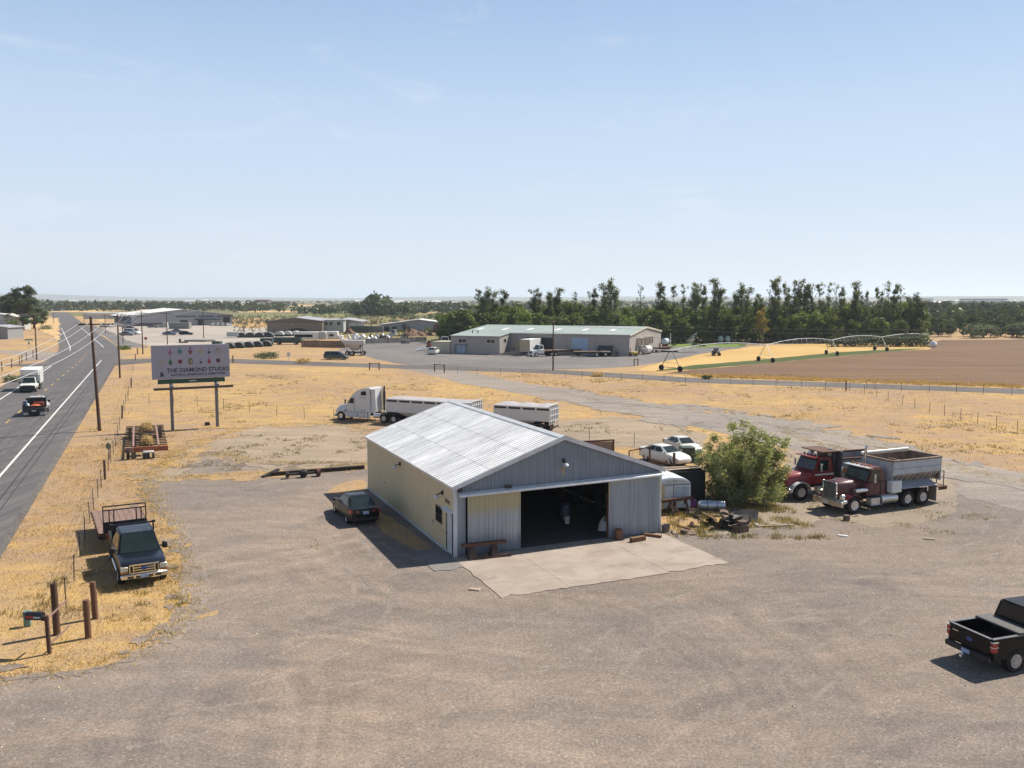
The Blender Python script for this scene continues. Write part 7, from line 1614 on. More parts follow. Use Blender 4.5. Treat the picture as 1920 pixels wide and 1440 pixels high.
dup(PVAN, 'white van with windscreen gleam behind the roadside poles', gp(249, 627.5), R(-18), None, {'body': P_WHITE, 'cab': P_WHITE, 'mirror': P_WHITE, 'rear_bumper': P_WHITE}, 1.25)
# stop sign, street sign
q = gp(274, 652.5); st = thing('stop_sign', 'red octagonal stop sign at the side road corner', 'road sign', q, R(10))
MB().bar((0, 0, 0), (0, 0, 2.6), .08).build('sign_post', M_GALV, st); MB().prism([(.42 * math.cos(R(22.5 + 45 * k)), 2.5 + .42 * math.sin(R(22.5 + 45 * k))) for k in range(8)], -.07, -.05, 'y').build('sign_plate', M('stop_red', (.50, .03, .04), .4), st, smooth=False)
text_mesh('sign_lettering', 'STOP', .30, M_WHITEMETAL, st, (0, -.075, 2.39), (R(90), 0, 0), .003, 'CENTER')
q = gp(55, 659.5); ss = thing('street_sign', 'small green street name sign across the highway', 'road sign', q, R(15))
MB().bar((0, 0, 0), (0, 0, 2.9), .09).build('sign_post', M_GALV, ss); MB().bb(-.9, .9, -.03, .03, 2.75, 3.05).build('sign_plate', M('sign_teal', (.10, .22, .17), .5), ss); MB().prism([(-.3, 2.1), (0, 1.8), (.3, 2.1), (0, 2.4)], -.05, -.03, 'y').build('sign_plate', _mc['sign_teal'], ss)
q = gp(541.5, 684); rs = thing('road_sign', 'back of a pale road sign beside the side road', 'road sign', q, R(0))
MB().bar((0, 0, 0), (0, 0, 2.5), .08).build('sign_post', M_GALV, rs); MB().bb(-.3, .3, -.03, -.01, 1.6, 2.4).build('sign_plate', M_GALV, rs)
# rows of dark open bins
M_BINW = M('bin_white_lip', (.52, .52, .50), .5, var=.1); M_BINB = M('bin_black', (.028, .03, .033), .55, var=.3); M_BING = M('bin_teal', (.035, .075, .07), .55, var=.2)
def tub(name, label, loc, rz, grp, sc=1.0, base_m=None):
    t = thing(name, label, 'bin wagon', loc, rz, grp, sc); n = 12
    arc = [(1.9 * math.cos(math.pi * k / n), 1.05 + 1.25 * math.sin(math.pi * k / n)) for k in range(n + 1)]
    MB().prism([(-1.9, .85)] + [(a, b) for a, b in reversed(arc)] + [(1.9, .85)], -.9, 1.7, 'y').build('tub', base_m or M_BINB, t, smooth=False)
    V = []; 
    for a, b in arc: V += [(a, -.94, b), (a, -.62, b + .02), (a * .88, -.94, 1.05 + (b - 1.05) * .86), (a * .88, -.62, 1.05 + (b - 1.05) * .86)]
    F = []
    for k in range(2, n): i, j = 4 * k, 4 * k + 4; F += [(i, i + 1, j + 1, j), (i + 2, j + 2, j + 3, i + 3), (i, j, j + 2, i + 2)]
    MB().add([(-p_[0], p_[1], p_[2]) for p_ in V], F).build('lip', M_BINW, t)
    MB().bb(-2.0, 2.0, -.92, 1.7, .45, .86).build('frame', M_BING, t); MB().bb(-1.8, 1.8, -.5, 1.3, 0, .45).build('wheel_row', M_UNDER, t)
    return t
TB = tub('bin_wagon', 'black open mouthed tub wagon nearest the billboard in the front row', gp(430, 653.5), R(3), 'black tub wagons in the front row', .70)
for px, py, lb in ((448, 652.5, 'second'), (466, 651.5, 'third'), (483, 650.5, 'fourth'), (500, 649.5, 'last')): dup(TB, lb + ' black tub wagon from the billboard in the front row', gp(px, py), R(3), 'black tub wagons in the front row')
TB2 = None
for k, (px, py) in enumerate(((453, 633), (470, 633), (487, 633), (504, 632.5))): dup(TB, ('leftmost', 'second', 'third', 'rightmost')[k] + ' black tub wagon with white rim in the rear row', gp(px, py), R(2), 'black tub wagons in the rear row', None, .78)
TC = tub('bin_wagon', 'leftmost pale domed tub wagon before the brown building', gp(524, 631), R(2), 'pale domed wagons', .78, M('pale_dome', (.55, .54, .50), .6, var=.15))
for px, py, lb in ((539, 630.5, 'middle'), (554, 630, 'rightmost')): dup(TC, lb + ' pale domed tub wagon before the brown building', gp(px, py), R(2), 'pale domed wagons')
solo('hopper_trailer', 'low pale trailer at the left end of the rear tub row', 'trailer', MB().bb(-2, 2, -1, 1, .4, 1.9), M('pale_trailer', (.5, .5, .49), .6, var=.15), gp(438, 633), R(2), bevel=.05)
for px0, px1, py, lb in ((400, 415, 655, 'dark green flat trailer under the front tub row at left'), (490, 512, 648, 'dark green flat trailer at the right of the front tub row'), (513, 566, 646, 'long dark green open trailer right of the tub rows')):
    a, b = Vector((*gp(px0, py), 0)), Vector((*gp(px1, py), 0)); Lh = (b - a).length / 2
    t = thing('dark_trailer', lb, 'trailer', ((a + b) / 2)[:2], math.atan2(b.y - a.y, b.x - a.x))
    MB().bb(-Lh, Lh, -1.1, -1.0, .8, 2.0).bb(-Lh, Lh, 1.0, 1.1, .8, 2.0).bb(-Lh, -Lh + .1, -1, 1, .8, 2.0).bb(Lh - .1, Lh, -1, 1, .8, 2.0).bb(-Lh, Lh, -1, 1, .75, .85).build('trailer_body', M_BING, t)
    MB().bb(-Lh, Lh, -.4, .4, .5, .75).build('chassis', M_UNDER, t)
    for xx in (-Lh * .6, Lh * .6): duals(t, xx, .42, .9)
q = gp(375, 636); solo('planter_kerb', 'grey concrete kerb wall around the base of the yard pole', 'kerb', MB().prism([(-4.5, -2), (2.5, -3.5), (4.5, -1), (3, 2.5), (-3, 2.5)], 0, .5, 'z'), M_CONCDK, (gp(378, 640)[0], gp(378, 640)[1]), 0, smooth=False)
q = gp(344, 643); solo('loader_bucket', 'dark machine bucket on the pale yard above the billboard', 'bucket', MB().bb(-1.2, 1.2, -.4, .4, 0, .4).bb(-1.2, -.8, -.4, .4, .4, 1.2), M_DARKMETAL, q, 0, bevel=.05)
# brown building, grey hall, white open shed
M_BRICKB = M('brown_block_wall', (.24, .19, .155), .85, var=.15, vs=1.2)
M_BROOF = M('brown_roof_edge', (.17, .10, .085), .7); M_GROOF = M('grey_roof', (.34, .34, .36), .6, var=.06)
bb1, wd = ground_box('brown_building', 'brown block building with low grey roof behind the tub wagons', 'building', 502, 604, 625, 4.4, 26, M_BRICKB, M_GROOF, 5.7, R(4)); x = wd / 2
MB().bb(-x - .6, x + .6, -.66, -.5, 4.2, 4.5).build('fascia', M_BROOF, bb1)
for k in range(6): MB().bb(-x + 1.6 + k * 3.4, -x + 2.8 + k * 3.4, -.04, 0, 3.1, 3.55).build('light_panel', M('ochre_panel', (.38, .22, .10), .7), bb1)
MB().prism([(4.4 * math.cos(math.pi * k / 10) + 1, 1.9 * math.sin(math.pi * k / 10) + .02) for k in range(11)], -.08, 0, 'y').build('dark_arch', M_BLACK, bb1, smooth=False)
gh, wd = ground_box('grey_hall', 'pale grey hall with small square windows right of the brown building', 'building', 605, 644, 624, 4.6, 24, M('pale_grey_block', (.42, .43, .40), .7, var=.1), M_GROOF, None, R(4)); x = wd / 2
for k in (0.12, .34, .72): MB().bb(-x + wd * k, -x + wd * k + 1.0, -.05, 0, 2.9, 4.0).build('window', M_GLASS, gh)
os_, wd = ground_box('open_shed', 'white open fronted shed with grey sloping roof', 'shed', 612, 672, 622, 4.0, 18, M('shed_white_wall', (.56, .56, .55), .7, var=.1), M_GROOF, 4.9, R(2), ov=1.5); x = wd / 2
for k in (.14, .42, .7): MB().bb(-x + wd * k, -x + wd * k + 2.6, -.06, 0, .1, 3.3).build('roller_door', M_WHITEMETAL, os_); MB().bb(-x + wd * k - 1.0, -x + wd * k - .5, -1.2, -.7, 0, 3.8).build('post', M_DARKMETAL, os_)
wr_, wd = ground_box('long_white_shed', 'long low shed with bright white roof behind the scrap yard', 'shed', 712, 858, 622, 2.6, 14, M('shed_grey_wall', (.35, .35, .37), .7), M_WROOF, 4.6, R(0), ov=.8); x = wd / 2  # plain grey walls under the white roof
for k in (.06, .16, .3): MB().bb(-x + wd * k, -x + wd * k + 2.0, -.06, 0, .2, 2.0).build('dark_door', M_BLACK, wr_)
solo('storage_container', 'dark green long container beside the white open shed', 'container', MB().bb(-3.6, 3.6, -1.2, 1.2, .1, 2.6), P_GREEN, gp(675, 624), R(2), bevel=.04)
solo('storage_container', 'grey blue container between green container and white long shed', 'container', MB().bb(-3.4, 3.4, -1.2, 1.2, .1, 2.4), P_GREY, gp(702, 623), R(2), bevel=.04)
# board fence, camper, pickups, scrap
M_BOARD = M('brown_fence_board', (.17, .105, .08), .85, var=.2, vs=2, rnd=.28)
a, b = Vector((*gp(565, 651), 0)), Vector((*gp(648, 653), 0))
bf = thing('board_fence', 'brown upright board fence screening the scrap yard', 'fence', a[:2], math.atan2(b.y - a.y, b.x - a.x)); L = (b - a).length; nb = 44
e0 = MB().bb(0, L / nb - .04, -.02, .02, .05, 1.9).build('board', M_BOARD, bf, smooth=False)
for k in range(1, nb):
    e = e0.copy(); C.objects.link(e); e.location = (L * k / nb, random.Random(k).uniform(-.02, .02), 0); e.scale = (1, 1, random.Random(k + 9).uniform(.94, 1.04))
MB().bb(0, L, .03, .10, .5, .6).bb(0, L, .03, .10, 1.5, 1.6).build('rail', M_OLDWOOD, bf)
M_GFENCE = M('grey_tin_fence', (.36, .33, .31), .7, .1, var=.2, rnd=.2, dirt=(.3, .24, .19), da=.5)
a, b = Vector((*gp(655, 646), 0)), Vector((*gp(800, 641), 0))
gf = thing('tin_fence', 'pale grey corrugated panel fence along the scrap yard', 'fence', a[:2], math.atan2(b.y - a.y, b.x - a.x)); L = (b - a).length; nb = 26
e0 = wall_sheet('fence_panel', M_GFENCE, gf, 0, L / nb, .05, lambda u: 1.5, lambda u, d, z: (u, -d, z), 1, .2, .03, .03)
for k in range(1, nb):
    e = e0.copy(); C.objects.link(e); e.location = (L * k / nb, 0, random.Random(k).uniform(-.03, .03)); e.rotation_euler = (random.Random(k).uniform(-.04, .04), 0, 0)
cp = thing('camper_trailer', 'pale camper trailer behind the brown board fence', 'camper', (gp(578, 640)[0], gp(578, 640)[1]), R(0)); MB().bb(-4, 3.4, -1.2, 1.2, .6, 2.9).build('body', M_WHITEMETAL, cp, bevel=.1); MB().bb(-3.8, 1.6, -1.23, -1.2, 1.3, 2.1).build('window', M_GLASS, cp); MB().bb(3.4, 5.6, -1.2, 1.2, .6, 2.9).build('blue_end', P_SILVER, cp, bevel=.1)
cp = thing('motor_home', 'white motor home behind the board fence, right of the camper', 'motor home', (gp(621, 639)[0], gp(621, 639)[1]), R(2)); MB().bb(-3.3, 2.2, -1.2, 1.2, .5, 2.9).build('body', P_WHITE, cp, bevel=.1); MB().bb(-.4, 1.0, -1.23, -1.2, 1.4, 2.1).build('window', M_GLASS, cp); MB().bb(2.2, 3.6, -1.1, 1.1, .5, 1.7).build('hood', P_WHITE, cp, bevel=.1)
pickup('pickup_truck', 'white pickup nose showing past the end of the board fence', P_WHITE, gp(648, 649.5), R(-8))
hp = thing('hopper_wagon', 'white funnel shaped hopper wagon on the dry grass', 'hopper wagon', gp(667, 666.5), R(2))
MB().loft([[(-2.6, -1.2, 3.5), (2.1, -1.2, 3.5), (2.1, 1.2, 3.5), (-2.6, 1.2, 3.5)], [(-2.3, -1.2, 2.6), (2.0, -1.2, 2.6), (2.0, 1.2, 2.6), (-2.3, 1.2, 2.6)], [(-.8, -.5, 1.2), (.5, -.5, 1.2), (.5, .5, 1.2), (-.8, .5, 1.2)]]).build('hopper', M('hopper_white', (.56, .54, .54), .6, var=.12, dirt=(.4, .34, .3), da=.4), hp, bevel=.03)
MB().bar((-2.2, 0, 2.5), (-3.8, 0, 4.3), .4).build('chute', M_WHITEMETAL, hp); MB().bb(-2.3, 2.3, -.9, .9, .6, .85).bar((1.2, -1.1, .8), (1.2, -1.1, 2.8), .14).bar((1.8, -1.1, .8), (1.5, -1.1, 2.8), .14).bar((-1.8, -1.1, .8), (-1.8, -1.1, 2.6), .14).build('frame', M_UNDER, hp)
for x in (-1.8, -.7, 1.7):
    for s in (-1, 1): wheel(hp, x, s * 1.0, .5, .3)
daycab('day_cab_truck', 'pale blue grey old truck standing in the scrap yard', P_SILVER, gp(740, 634), R(180), 1.0)
for k, (px, py, r, h, m, lb) in enumerate(((772, 630, 3.8, 2.6, M('rust_scrap', (.17, .095, .06), .9, var=.4, vs=1.5, dirt=(.12, .06, .04), da=.6), 'large rusty heap of scrap before the white long shed'), (788, 630, 2.6, 1.8, _mc['rust_scrap'], 'smaller rusty scrap heap right of the large one'), (655, 626, 2.4, 2.2, _mc['rust_scrap'], 'rusty scrap pile beside the dark green container'), (802, 629, 2.5, 1.2, _mc['rust_scrap'], 'low rusty scrap heap by the stacked crates'))):
    solo('scrap_heap', lb, 'scrap heap', heap(30 + k, r, h, 11), m, gp(px, py), 0, smooth=False)
M_CRATE = M('reddish_crate', (.15, .06, .05), .85, var=.3, vs=2, rnd=.3)
for k in range(9):
    px = 818 + (k % 5) * 7.2; zz_ = 0 if k < 5 else 1.5
    q = gp(px, 629); solo('wood_crate', 'reddish wooden crate in the stack before the white shed roof', 'crate', MB().bb(-.95, .95, -.6, .6, .02, .30).bb(-.95, .95, -.6, .6, .36, .66).bb(-.95, .95, -.6, .6, .72, 1.0).bb(-.95, .95, -.6, .6, 1.06, 1.42).bb(-.9, -.8, -.62, .62, 0, 1.45).bb(.8, .9, -.62, .62, 0, 1.45), M_CRATE, (q[0], q[1], zz_ + 1.0), R(0), group='reddish crates stacked in the scrap yard', smooth=False)
rg = random.Random(77)
for k in range(26):
    px, py = rg.uniform(652, 735), rg.uniform(632, 638)
    m = rg.choice([M_WHITEMETAL, M_ALU, M_UNDER, M_SCRAP, P_SILVER, M_RUST])
    solo('yard_scrap', 'small scrap item in the cluttered row behind the tin fence', 'scrap', heap(100 + k, rg.uniform(.6, 1.3), rg.uniform(.7, 1.7), 7), m, gp(px, py), 0, group='scrap clutter behind the tin fence', smooth=False)
for k, px in enumerate((756, 764)): solo('rubble_block', ('pale' if k else 'grey') + ' rubble block at the edge of the warehouse yard', 'block', MB().box((0, 0, .5), (1.3, .9, 1.0)), M_CONC if k else M_CONCDK, gp(px, 644), .3 * k, bevel=.05)
q = gp(510, 669); solo('low_hedge', 'low olive green bush on the dry corner by the side road', 'bush', heap(40, .05, .02, 5), M_BARK, q)
# houses left of the highway
hs, wd = ground_box('grey_shed', 'grey tin shed at the left edge beside the highway', 'shed', -40, 15, 636, 3.6, 9, M('shed_grey', (.27, .27, .28), .6, var=.1), M_GROOF, 4.2, 0)
hs, wd = ground_box('white_house', 'white house with pale roof behind the roadside trees', 'house', -60, 28, 619, 5.2, 12, M('house_white', (.50, .50, .50), .6), M_WROOF, 6.8, 0)
M_FARWALL = M('far_wall', (.55, .54, .52), .7, rnd=.2)
# ------------------------------------------------------------------ trees
def make_tree(kind, name, label, group, seed):
    rng = np.random.default_rng(seed); rg = random.Random(seed)
    t = thing(name, label, 'tree', (0, 0), 0, group); mb = MB(); bl = []
    if kind == 'round':       # dense broad head down to the ground
        H, Wd = 9.0, 4.0
        mb.tube((0, 0, 0), (0, 0, H * .55), .22, .12, n=7)
        for k in range(34):
            a = rng.random() * 6.283; z = H * (.10 + .80 * rng.random()); rr = Wd * max(.05, 1 - ((z / H - .42) / .62) ** 2) ** .5 * (.35 + .55 * rng.random())
            x, y = math.cos(a) * rr, math.sin(a) * rr; r = .7 + .75 * rng.random(); bl.append((x, y, z, r, r, r * .85))
            if k % 3 == 0: mb.tube((0, 0, z * .6), (x, y, z), .08, .03, n=5)
        bl.append((0, 0, H * .8, 1.3, 1.3, 1.0)); bl.append((0, 0, H * .4, 2.2, 2.2, 2.6))
        mb.build('trunk', M_BARK, t); leaves('crown', rng, bl, 4600, .46, M_LEAF_LOCUST, .75, .4, t, up=.4)
    elif kind in ('poplar', 'poplar_sparse'):
        H = 17.0; full = kind == 'poplar'; n = 4800 if full else 1900
        for ld in range(1 + seed % 3):
            a0 = rng.random() * 6.283; lean = 0 if ld == 0 else .10 + .10 * rng.random(); hh = H * (1 if ld == 0 else .72 + .24 * rng.random()); p = Vector((0, 0, 0)); pts = []
            for k in range(8):
                f = (k + 1) / 8; q = Vector((math.cos(a0) * lean * hh * f + rg.uniform(-.2, .2), math.sin(a0) * lean * hh * f + rg.uniform(-.2, .2), hh * f)); mb.tube(p, q, .22 * (1 - k / 9), .22 * (1 - (k + 1) / 9), n=6, cap=False); pts.append(q); p = q
            for k in range(22):
                f = .34 + .64 * rng.random() ** .8; i = min(7, int(f * 8)); b = pts[max(0, i - 1)].lerp(pts[i], f * 8 - i); a = rng.random() * 6.283
                L = (3.6 if full else 2.6) * (1.12 - f) ** .6 * (.35 + .8 * rng.random()); e = b + Vector((math.cos(a) * L * .8, math.sin(a) * L * .8, L * .75)); mb.tube(b, e, .06, .015, n=4, cap=False)
                if rng.random() < .18: continue
                for g_ in (.35, .65, .95):
                    c = b.lerp(e, g_); r = (.85 if full else .6) * (.45 + .9 * rng.random())
                    if rng.random() < (.92 if full else .6): bl.append((c.x + rng.normal() * .2, c.y + rng.normal() * .2, c.z, r, r, r * 1.1))
        mb.build('trunk', M_BARK, t); leaves('crown', rng, bl, int(n * 1.25), .29, M_LEAF_POPLAR, .7, .95, t)
    elif kind == 'bare':
        H = 15.0; p = Vector((0, 0, 0))
        for k in range(7):
            q = Vector((rg.uniform(-.2, .2), rg.uniform(-.2, .2), H * (k + 1) / 7)); mb.tube(p, q, .2 * (1 - k / 8), .2 * (1 - (k + 1) / 8), n=5, cap=False); p = q
        for k in range(26):
            z = H * (.35 + .6 * rng.random()); a = rng.random() * 6.283; L = 2.2 * (1.15 - z / H) + .5; b = Vector((0, 0, z)); e = b + Vector((math.cos(a) * L * .6, math.sin(a) * L * .6, L)); mb.tube(b, e, .05, .012, n=4, cap=False)
            bl.append((e.x, e.y, e.z, .35, .35, .4))
        mb.build('trunk', M_BARK, t); leaves('crown', rng, bl, 170, .32, M_LEAF_POPLAR, .7, .6, t)
    elif kind == 'big':
        H = 18.0
        mb.tube((0, 0, 0), (0, 0, H * .7), .5, .15, n=9)
        for k in range(46):
            z = H * (.2 + .76 * rng.random()); a = rng.random() * 6.283; rr = 6.2 * (1 - ((z / H - .45) / .60) ** 2) ** .5 * (.3 + .7 * rng.random()); x, y = math.cos(a) * rr, math.sin(a) * rr
            mb.tube((0, 0, z * .62), (x, y, z), .14, .04, n=5, cap=False); r = 1.0 + 1.0 * rng.random(); bl.append((x, y, z, r, r, r * .8))
        mb.build('trunk', M_BARK, t); leaves('crown', rng, bl, 9000, .62, M_LEAF_DARK, .7, .45, t)
    elif kind == 'orchard':
        H = 11.0; mb.tube((0, 0, 0), (0, 0, H * .6), .28, .12, n=7)
        for k in range(26):
            z = H * (.22 + .7 * rng.random()); a = rng.random() * 6.283; rr = 4.0 * (1 - ((z / H - .5) / .58) ** 2) ** .5 * (.3 + .65 * rng.random()); r = .9 + .8 * rng.random(); bl.append((math.cos(a) * rr, math.sin(a) * rr, z, r, r, r * .85))
        mb.build('trunk', M_BARK, t); leaves('crown', rng, bl, 1700, .7, M_LEAF_DARK, .75, .45, t)
    elif kind == 'olive':
        H = 5.0
        for k in range(12):
            a = rng.random() * 6.283; rr = 2.2 * rng.random(); bl.append((math.cos(a) * rr, math.sin(a) * rr, 1.0 + 2.8 * rng.random(), 1.0, 1.0, .9))
        mb.tube((0, 0, 0), (0, 0, 2), .15, .06, n=5); mb.build('trunk', M_BARK, t); leaves('crown', rng, bl, 900, .42, M_LEAF_OLIVE, .7, .45, t)
    return t
rg = random.Random(12)
def plant(protos, spots, label, group, mats=None):
    for i, (x, y, s) in enumerate(spots):
        p = protos[i % len(protos)]
        if not p.get('used'):
            p['used'] = 1; p.location = (x, y, 0); o = p
        else: o = copy_tree(p, None, mats); o.location = (x, y, 0)
        o.rotation_euler = (0, 0, rg.random() * 6.28); o.scale = (s * rg.uniform(.9, 1.12), s * rg.uniform(.9, 1.12), s)
        o['label'] = label; o['group'] = group
        if 'used' in o.keys() and o is not p: del o['used']
# windbreak behind the warehouse
ROUND = [make_tree('round', 'broadleaf_tree', 'r', 'g', 100 + k) for k in range(5)]
def wb(px): # depth of the windbreak base
    return 252 + (px - 840) / 900 * 8
def wx(px, Y): return (px - 960) / FPX * Y
sp1 = []; px = 838
while px < 1725:
    Y = wb(px) + rg.uniform(-2, 2); top = 582 + rg.uniform(-6, 8) - (8 if 940 < px < 1010 else 0) + (9 if px > 1560 else 0)
    if 1300 < px < 1420: top += 6
    sp1.append((wx(px, Y), Y, (CAMH - (top - YH) * Y / FPX) / 9.4)); px += rg.uniform(19, 26)
for px in list(range(846, 1740, 30)):
    Y = wb(px) + 7 + rg.uniform(-2, 2); top = 577 + rg.uniform(-8, 6) + (6 if px < 900 else 0); sp1.append((wx(px, Y), Y, (CAMH - (top - YH) * Y / FPX) / 9.4))
for px in list(range(925, 1730, 41)):
    Y = wb(px) + 11 + rg.uniform(-2, 2); top = 569 + rg.uniform(-9, 7); sp1.append((wx(px, Y), Y, (CAMH - (top - YH) * Y / FPX) / 9.4))
plant(ROUND, sp1, 'dense round headed broadleaf tree in the windbreak behind the warehouse', 'broadleaf trees of the windbreak')
POP = [make_tree('poplar', 'poplar_tree', 'r', 'g', 200 + k) for k in range(4)]
plant(POP, [(wx(px, wb(px) + 4), wb(px) + 4 + rg.uniform(-1, 1), (CAMH - (tp - YH) * (wb(px) + 4) / FPX) / 17.6) for px, tp in ((915, 534), (945, 541), (1001, 538), (1050, 537), (1145, 517), (1236, 526), (1303, 527), (1335, 519), (1386, 526), (1450, 518), (1497, 520), (1598, 525), (1716, 545), (1030, 545), (1420, 548))],
      'tall leafy poplar rising above the broadleaf windbreak', 'leafy poplars above the windbreak')
for o in [o for o in bpy.data.objects if o.get('group') == 'leafy poplars above the windbreak']:
    if abs(o.location.x - wx(1145, wb(1145) + 4)) < .5: o['label'] = 'broadest and tallest leafy poplar, standing behind the pole before the warehouse'; del o['group']
POPS = [make_tree('poplar_sparse', 'poplar_tree', 'r', 'g', 220 + k) for k in range(3)]
plant(POPS, [(wx(px, wb(px) + 5), wb(px) + 5 + rg.uniform(-1, 1), (CAMH - (tp - YH) * (wb(px) + 5) / FPX) / 17.6) for px, tp in ((897, 541), (1080, 545), (1115, 538), (1262, 534), (1280, 530), (1318, 532), (1468, 530), (1484, 524), (1512, 535), (1535, 530), (1552, 527), (1575, 535), (1640, 538), (1662, 525), (1672, 530), (1620, 545))],
      'thin sparse leaved poplar with sky showing through above the windbreak', 'sparse poplars above the windbreak')
BARE = [make_tree('bare', 'poplar_tree', 'r', 'g', 240 + k) for k in range(2)]
plant(BARE, [(wx(px, wb(px) + 6), wb(px) + 6, (CAMH - (tp - YH) * (wb(px) + 6) / FPX) / 15.5) for px, tp in ((1105, 543), (1200, 533), (1520, 528), (1565, 530), (1685, 530), (1440, 540))],
      'nearly bare dying poplar sticking out of the windbreak', 'bare poplars in the windbreak')
GOLD = make_tree('poplar', 'poplar_tree', 'yellowing poplar top in the right half of the windbreak', None, 260)
for ch in GOLD.children:
    if ch.name.startswith('crown'): ch.data.materials[0] = M_LEAF_GOLD
GOLD.location = (wx(1430, 247), 247, 0); GOLD.scale = (.75, .75, .60)
if 'group' in GOLD.keys(): del GOLD['group']
# low hedge before the right end of the windbreak
rng = np.random.default_rng(9)
o = leaves('dark_hedge', rng, [(wx(px, 236), 236 + rng.normal() * .6, 1.0 + rng.random() * .5, 1.9, 1.6, 1.6 + .5 * rng.random()) for px in range(1560, 1742, 9)], 5200, .42, M_LEAF_DARK, .7, .4); tag(o, 'long dark low hedge behind the irrigation line at the right', 'hedge')
for px, py, r, lb, m in ((1303, 649, .9, 'small dark shrub on the lawn left of the sprinkler tanks', M_LEAF_DARK), (1316, 649.5, 1.0, 'small dark shrub on the lawn right of the sprinkler', M_LEAF_DARK), (1264, 648, .6, 'small green shrub at the warehouse end of the lawn', M_LEAF_LOCUST),
                         (488, 671, 1.3, 'low olive bush left of the green one at the side road corner', M_LEAF_OLIVE), (505, 672.5, 1.9, 'wide low olive green bush at the side road corner', M_LEAF_OLIVE), (508, 667.5, 1.0, 'small bright green bush at the side road corner', M_LEAF_LOCUST), (568, 681, 1.3, 'low dry bush on the side road verge', M_STRAW),
                         (86, 618, 2.6, 'rounded olive bush right of the big roadside trees', M_LEAF_OLIVE), (22, 716, 1.3, 'grey green sagebrush on the left verge beside the box truck', M_LEAF_OLIVE), (150, 610, 1.8, 'olive bush on the right verge near the horizon', M_LEAF_OLIVE), (233, 656, 1.5, 'green weeds at the side road ditch', M_LEAF_LOCUST), (1326, 711, .8, 'small dark green weed bush beside the side road', M_LEAF_DARK), (1120, 706, .9, 'reddish dry weed bush on the near verge of the side road', M_STRAW)):
    q = gp(px, py); o = leaves('shrub', rng, [(dx * r * .6, dy * r * .5, r * .35, r * .75, r * .7, r * .45) for dx, dy in ((0, 0), (-1, 0), (1, .2), (.2, .8), (-.3, -.8))], int(260 * r + 120), .22 + .05 * r, m, .6, .5); o.location = (q[0], q[1], 0); tag(o, lb, 'shrub')
# big trees left of the highway
BIG = [make_tree('big', 'shade_tree', 'r', None, 300 + k) for k in range(3)]
for k, (px, py, tp, lb) in enumerate(((28, 617, 548, 'left of the three big dark trees beside the highway'), (44, 619, 535, 'middle and tallest of the big dark trees beside the highway'), (64, 616, 556, 'right of the three big dark trees beside the highway'))):
    x, y = gp(px, py); h = CAMH - (tp - YH) * y / FPX; BIG[k].location = (x, y, 0); BIG[k].scale = (h / 18.5 * 1.12, h / 18.5 * 1.12, h / 18.5); BIG[k]['label'] = lb
    BIG[k].rotation_euler = (0, 0, k * 2.1)
x, y = gp(-8, 616); o = copy_tree(BIG[0]); o.location = (x, y, 0); o.scale = (.8,) * 3; o['label'] = 'big dark tree cut by the left edge beyond the highway'
x, y = gp(22, 624); o = copy_tree(ROUND[0]); o.location = (x, y, 0); o.scale = (.6,) * 3; o['label'] = 'small round tree beside the grey tin shed'; 
if 'group' in o.keys(): del o['group']
# trees past the right end of the brown field
ORC = [make_tree('orchard', 'field_tree', 'r', 'g', 400 + k) for k in range(4)]
sp = []
for i in range(130):
    px = rg.uniform(1735, 1990); Y = rg.choice((296, 300, 320, 345, 360, 420, 450, 520, 600)); top = {296: 606, 300: 603, 320: 597, 345: 590, 360: 586, 420: 578, 450: 575, 520: 569, 600: 565}[Y] + rg.uniform(-5, 5)
    sp.append((wx(px, Y), Y + rg.uniform(-6, 6), max(.35, (CAMH - (top - YH) * Y / FPX) / 11.6)))
plant(ORC, sp, 'dark rounded tree in the wood beyond the brown field at right', 'trees beyond the brown field')
OLV = [make_tree('olive', 'willow_shrub', 'r', 'g', 420 + k) for k in range(3)]
sp = [(wx(px, Y), Y, s) for px, Y, s in [(rg.uniform(1800, 1975), rg.uniform(283, 296), rg.uniform(.8, 1.25)) for _ in range(16)]] + [(wx(px, Y), Y, s) for px, Y, s in [(rg.uniform(735, 868), rg.uniform(330, 640), rg.uniform(.55, 1.1)) for _ in range(46)]]
plant(OLV, sp[:16], 'grey green willow shrub along the edge of the brown field', 'grey willow shrubs by the brown field')
for p in OLV: p['used'] = 1
for (x, y, s) in sp[16:]:
    o = copy_tree(OLV[rg.randrange(3)]); o.location = (x, y, 0); o.scale = (s * 1.1, s * 1.1, s * .75); o['label'] = 'grey green shrub scattered on the scrubland behind the scrap yard'; o['group'] = 'shrubs on the scrubland'
for t in list(bpy.data.objects):
    if 'used' in t.keys(): del t['used']

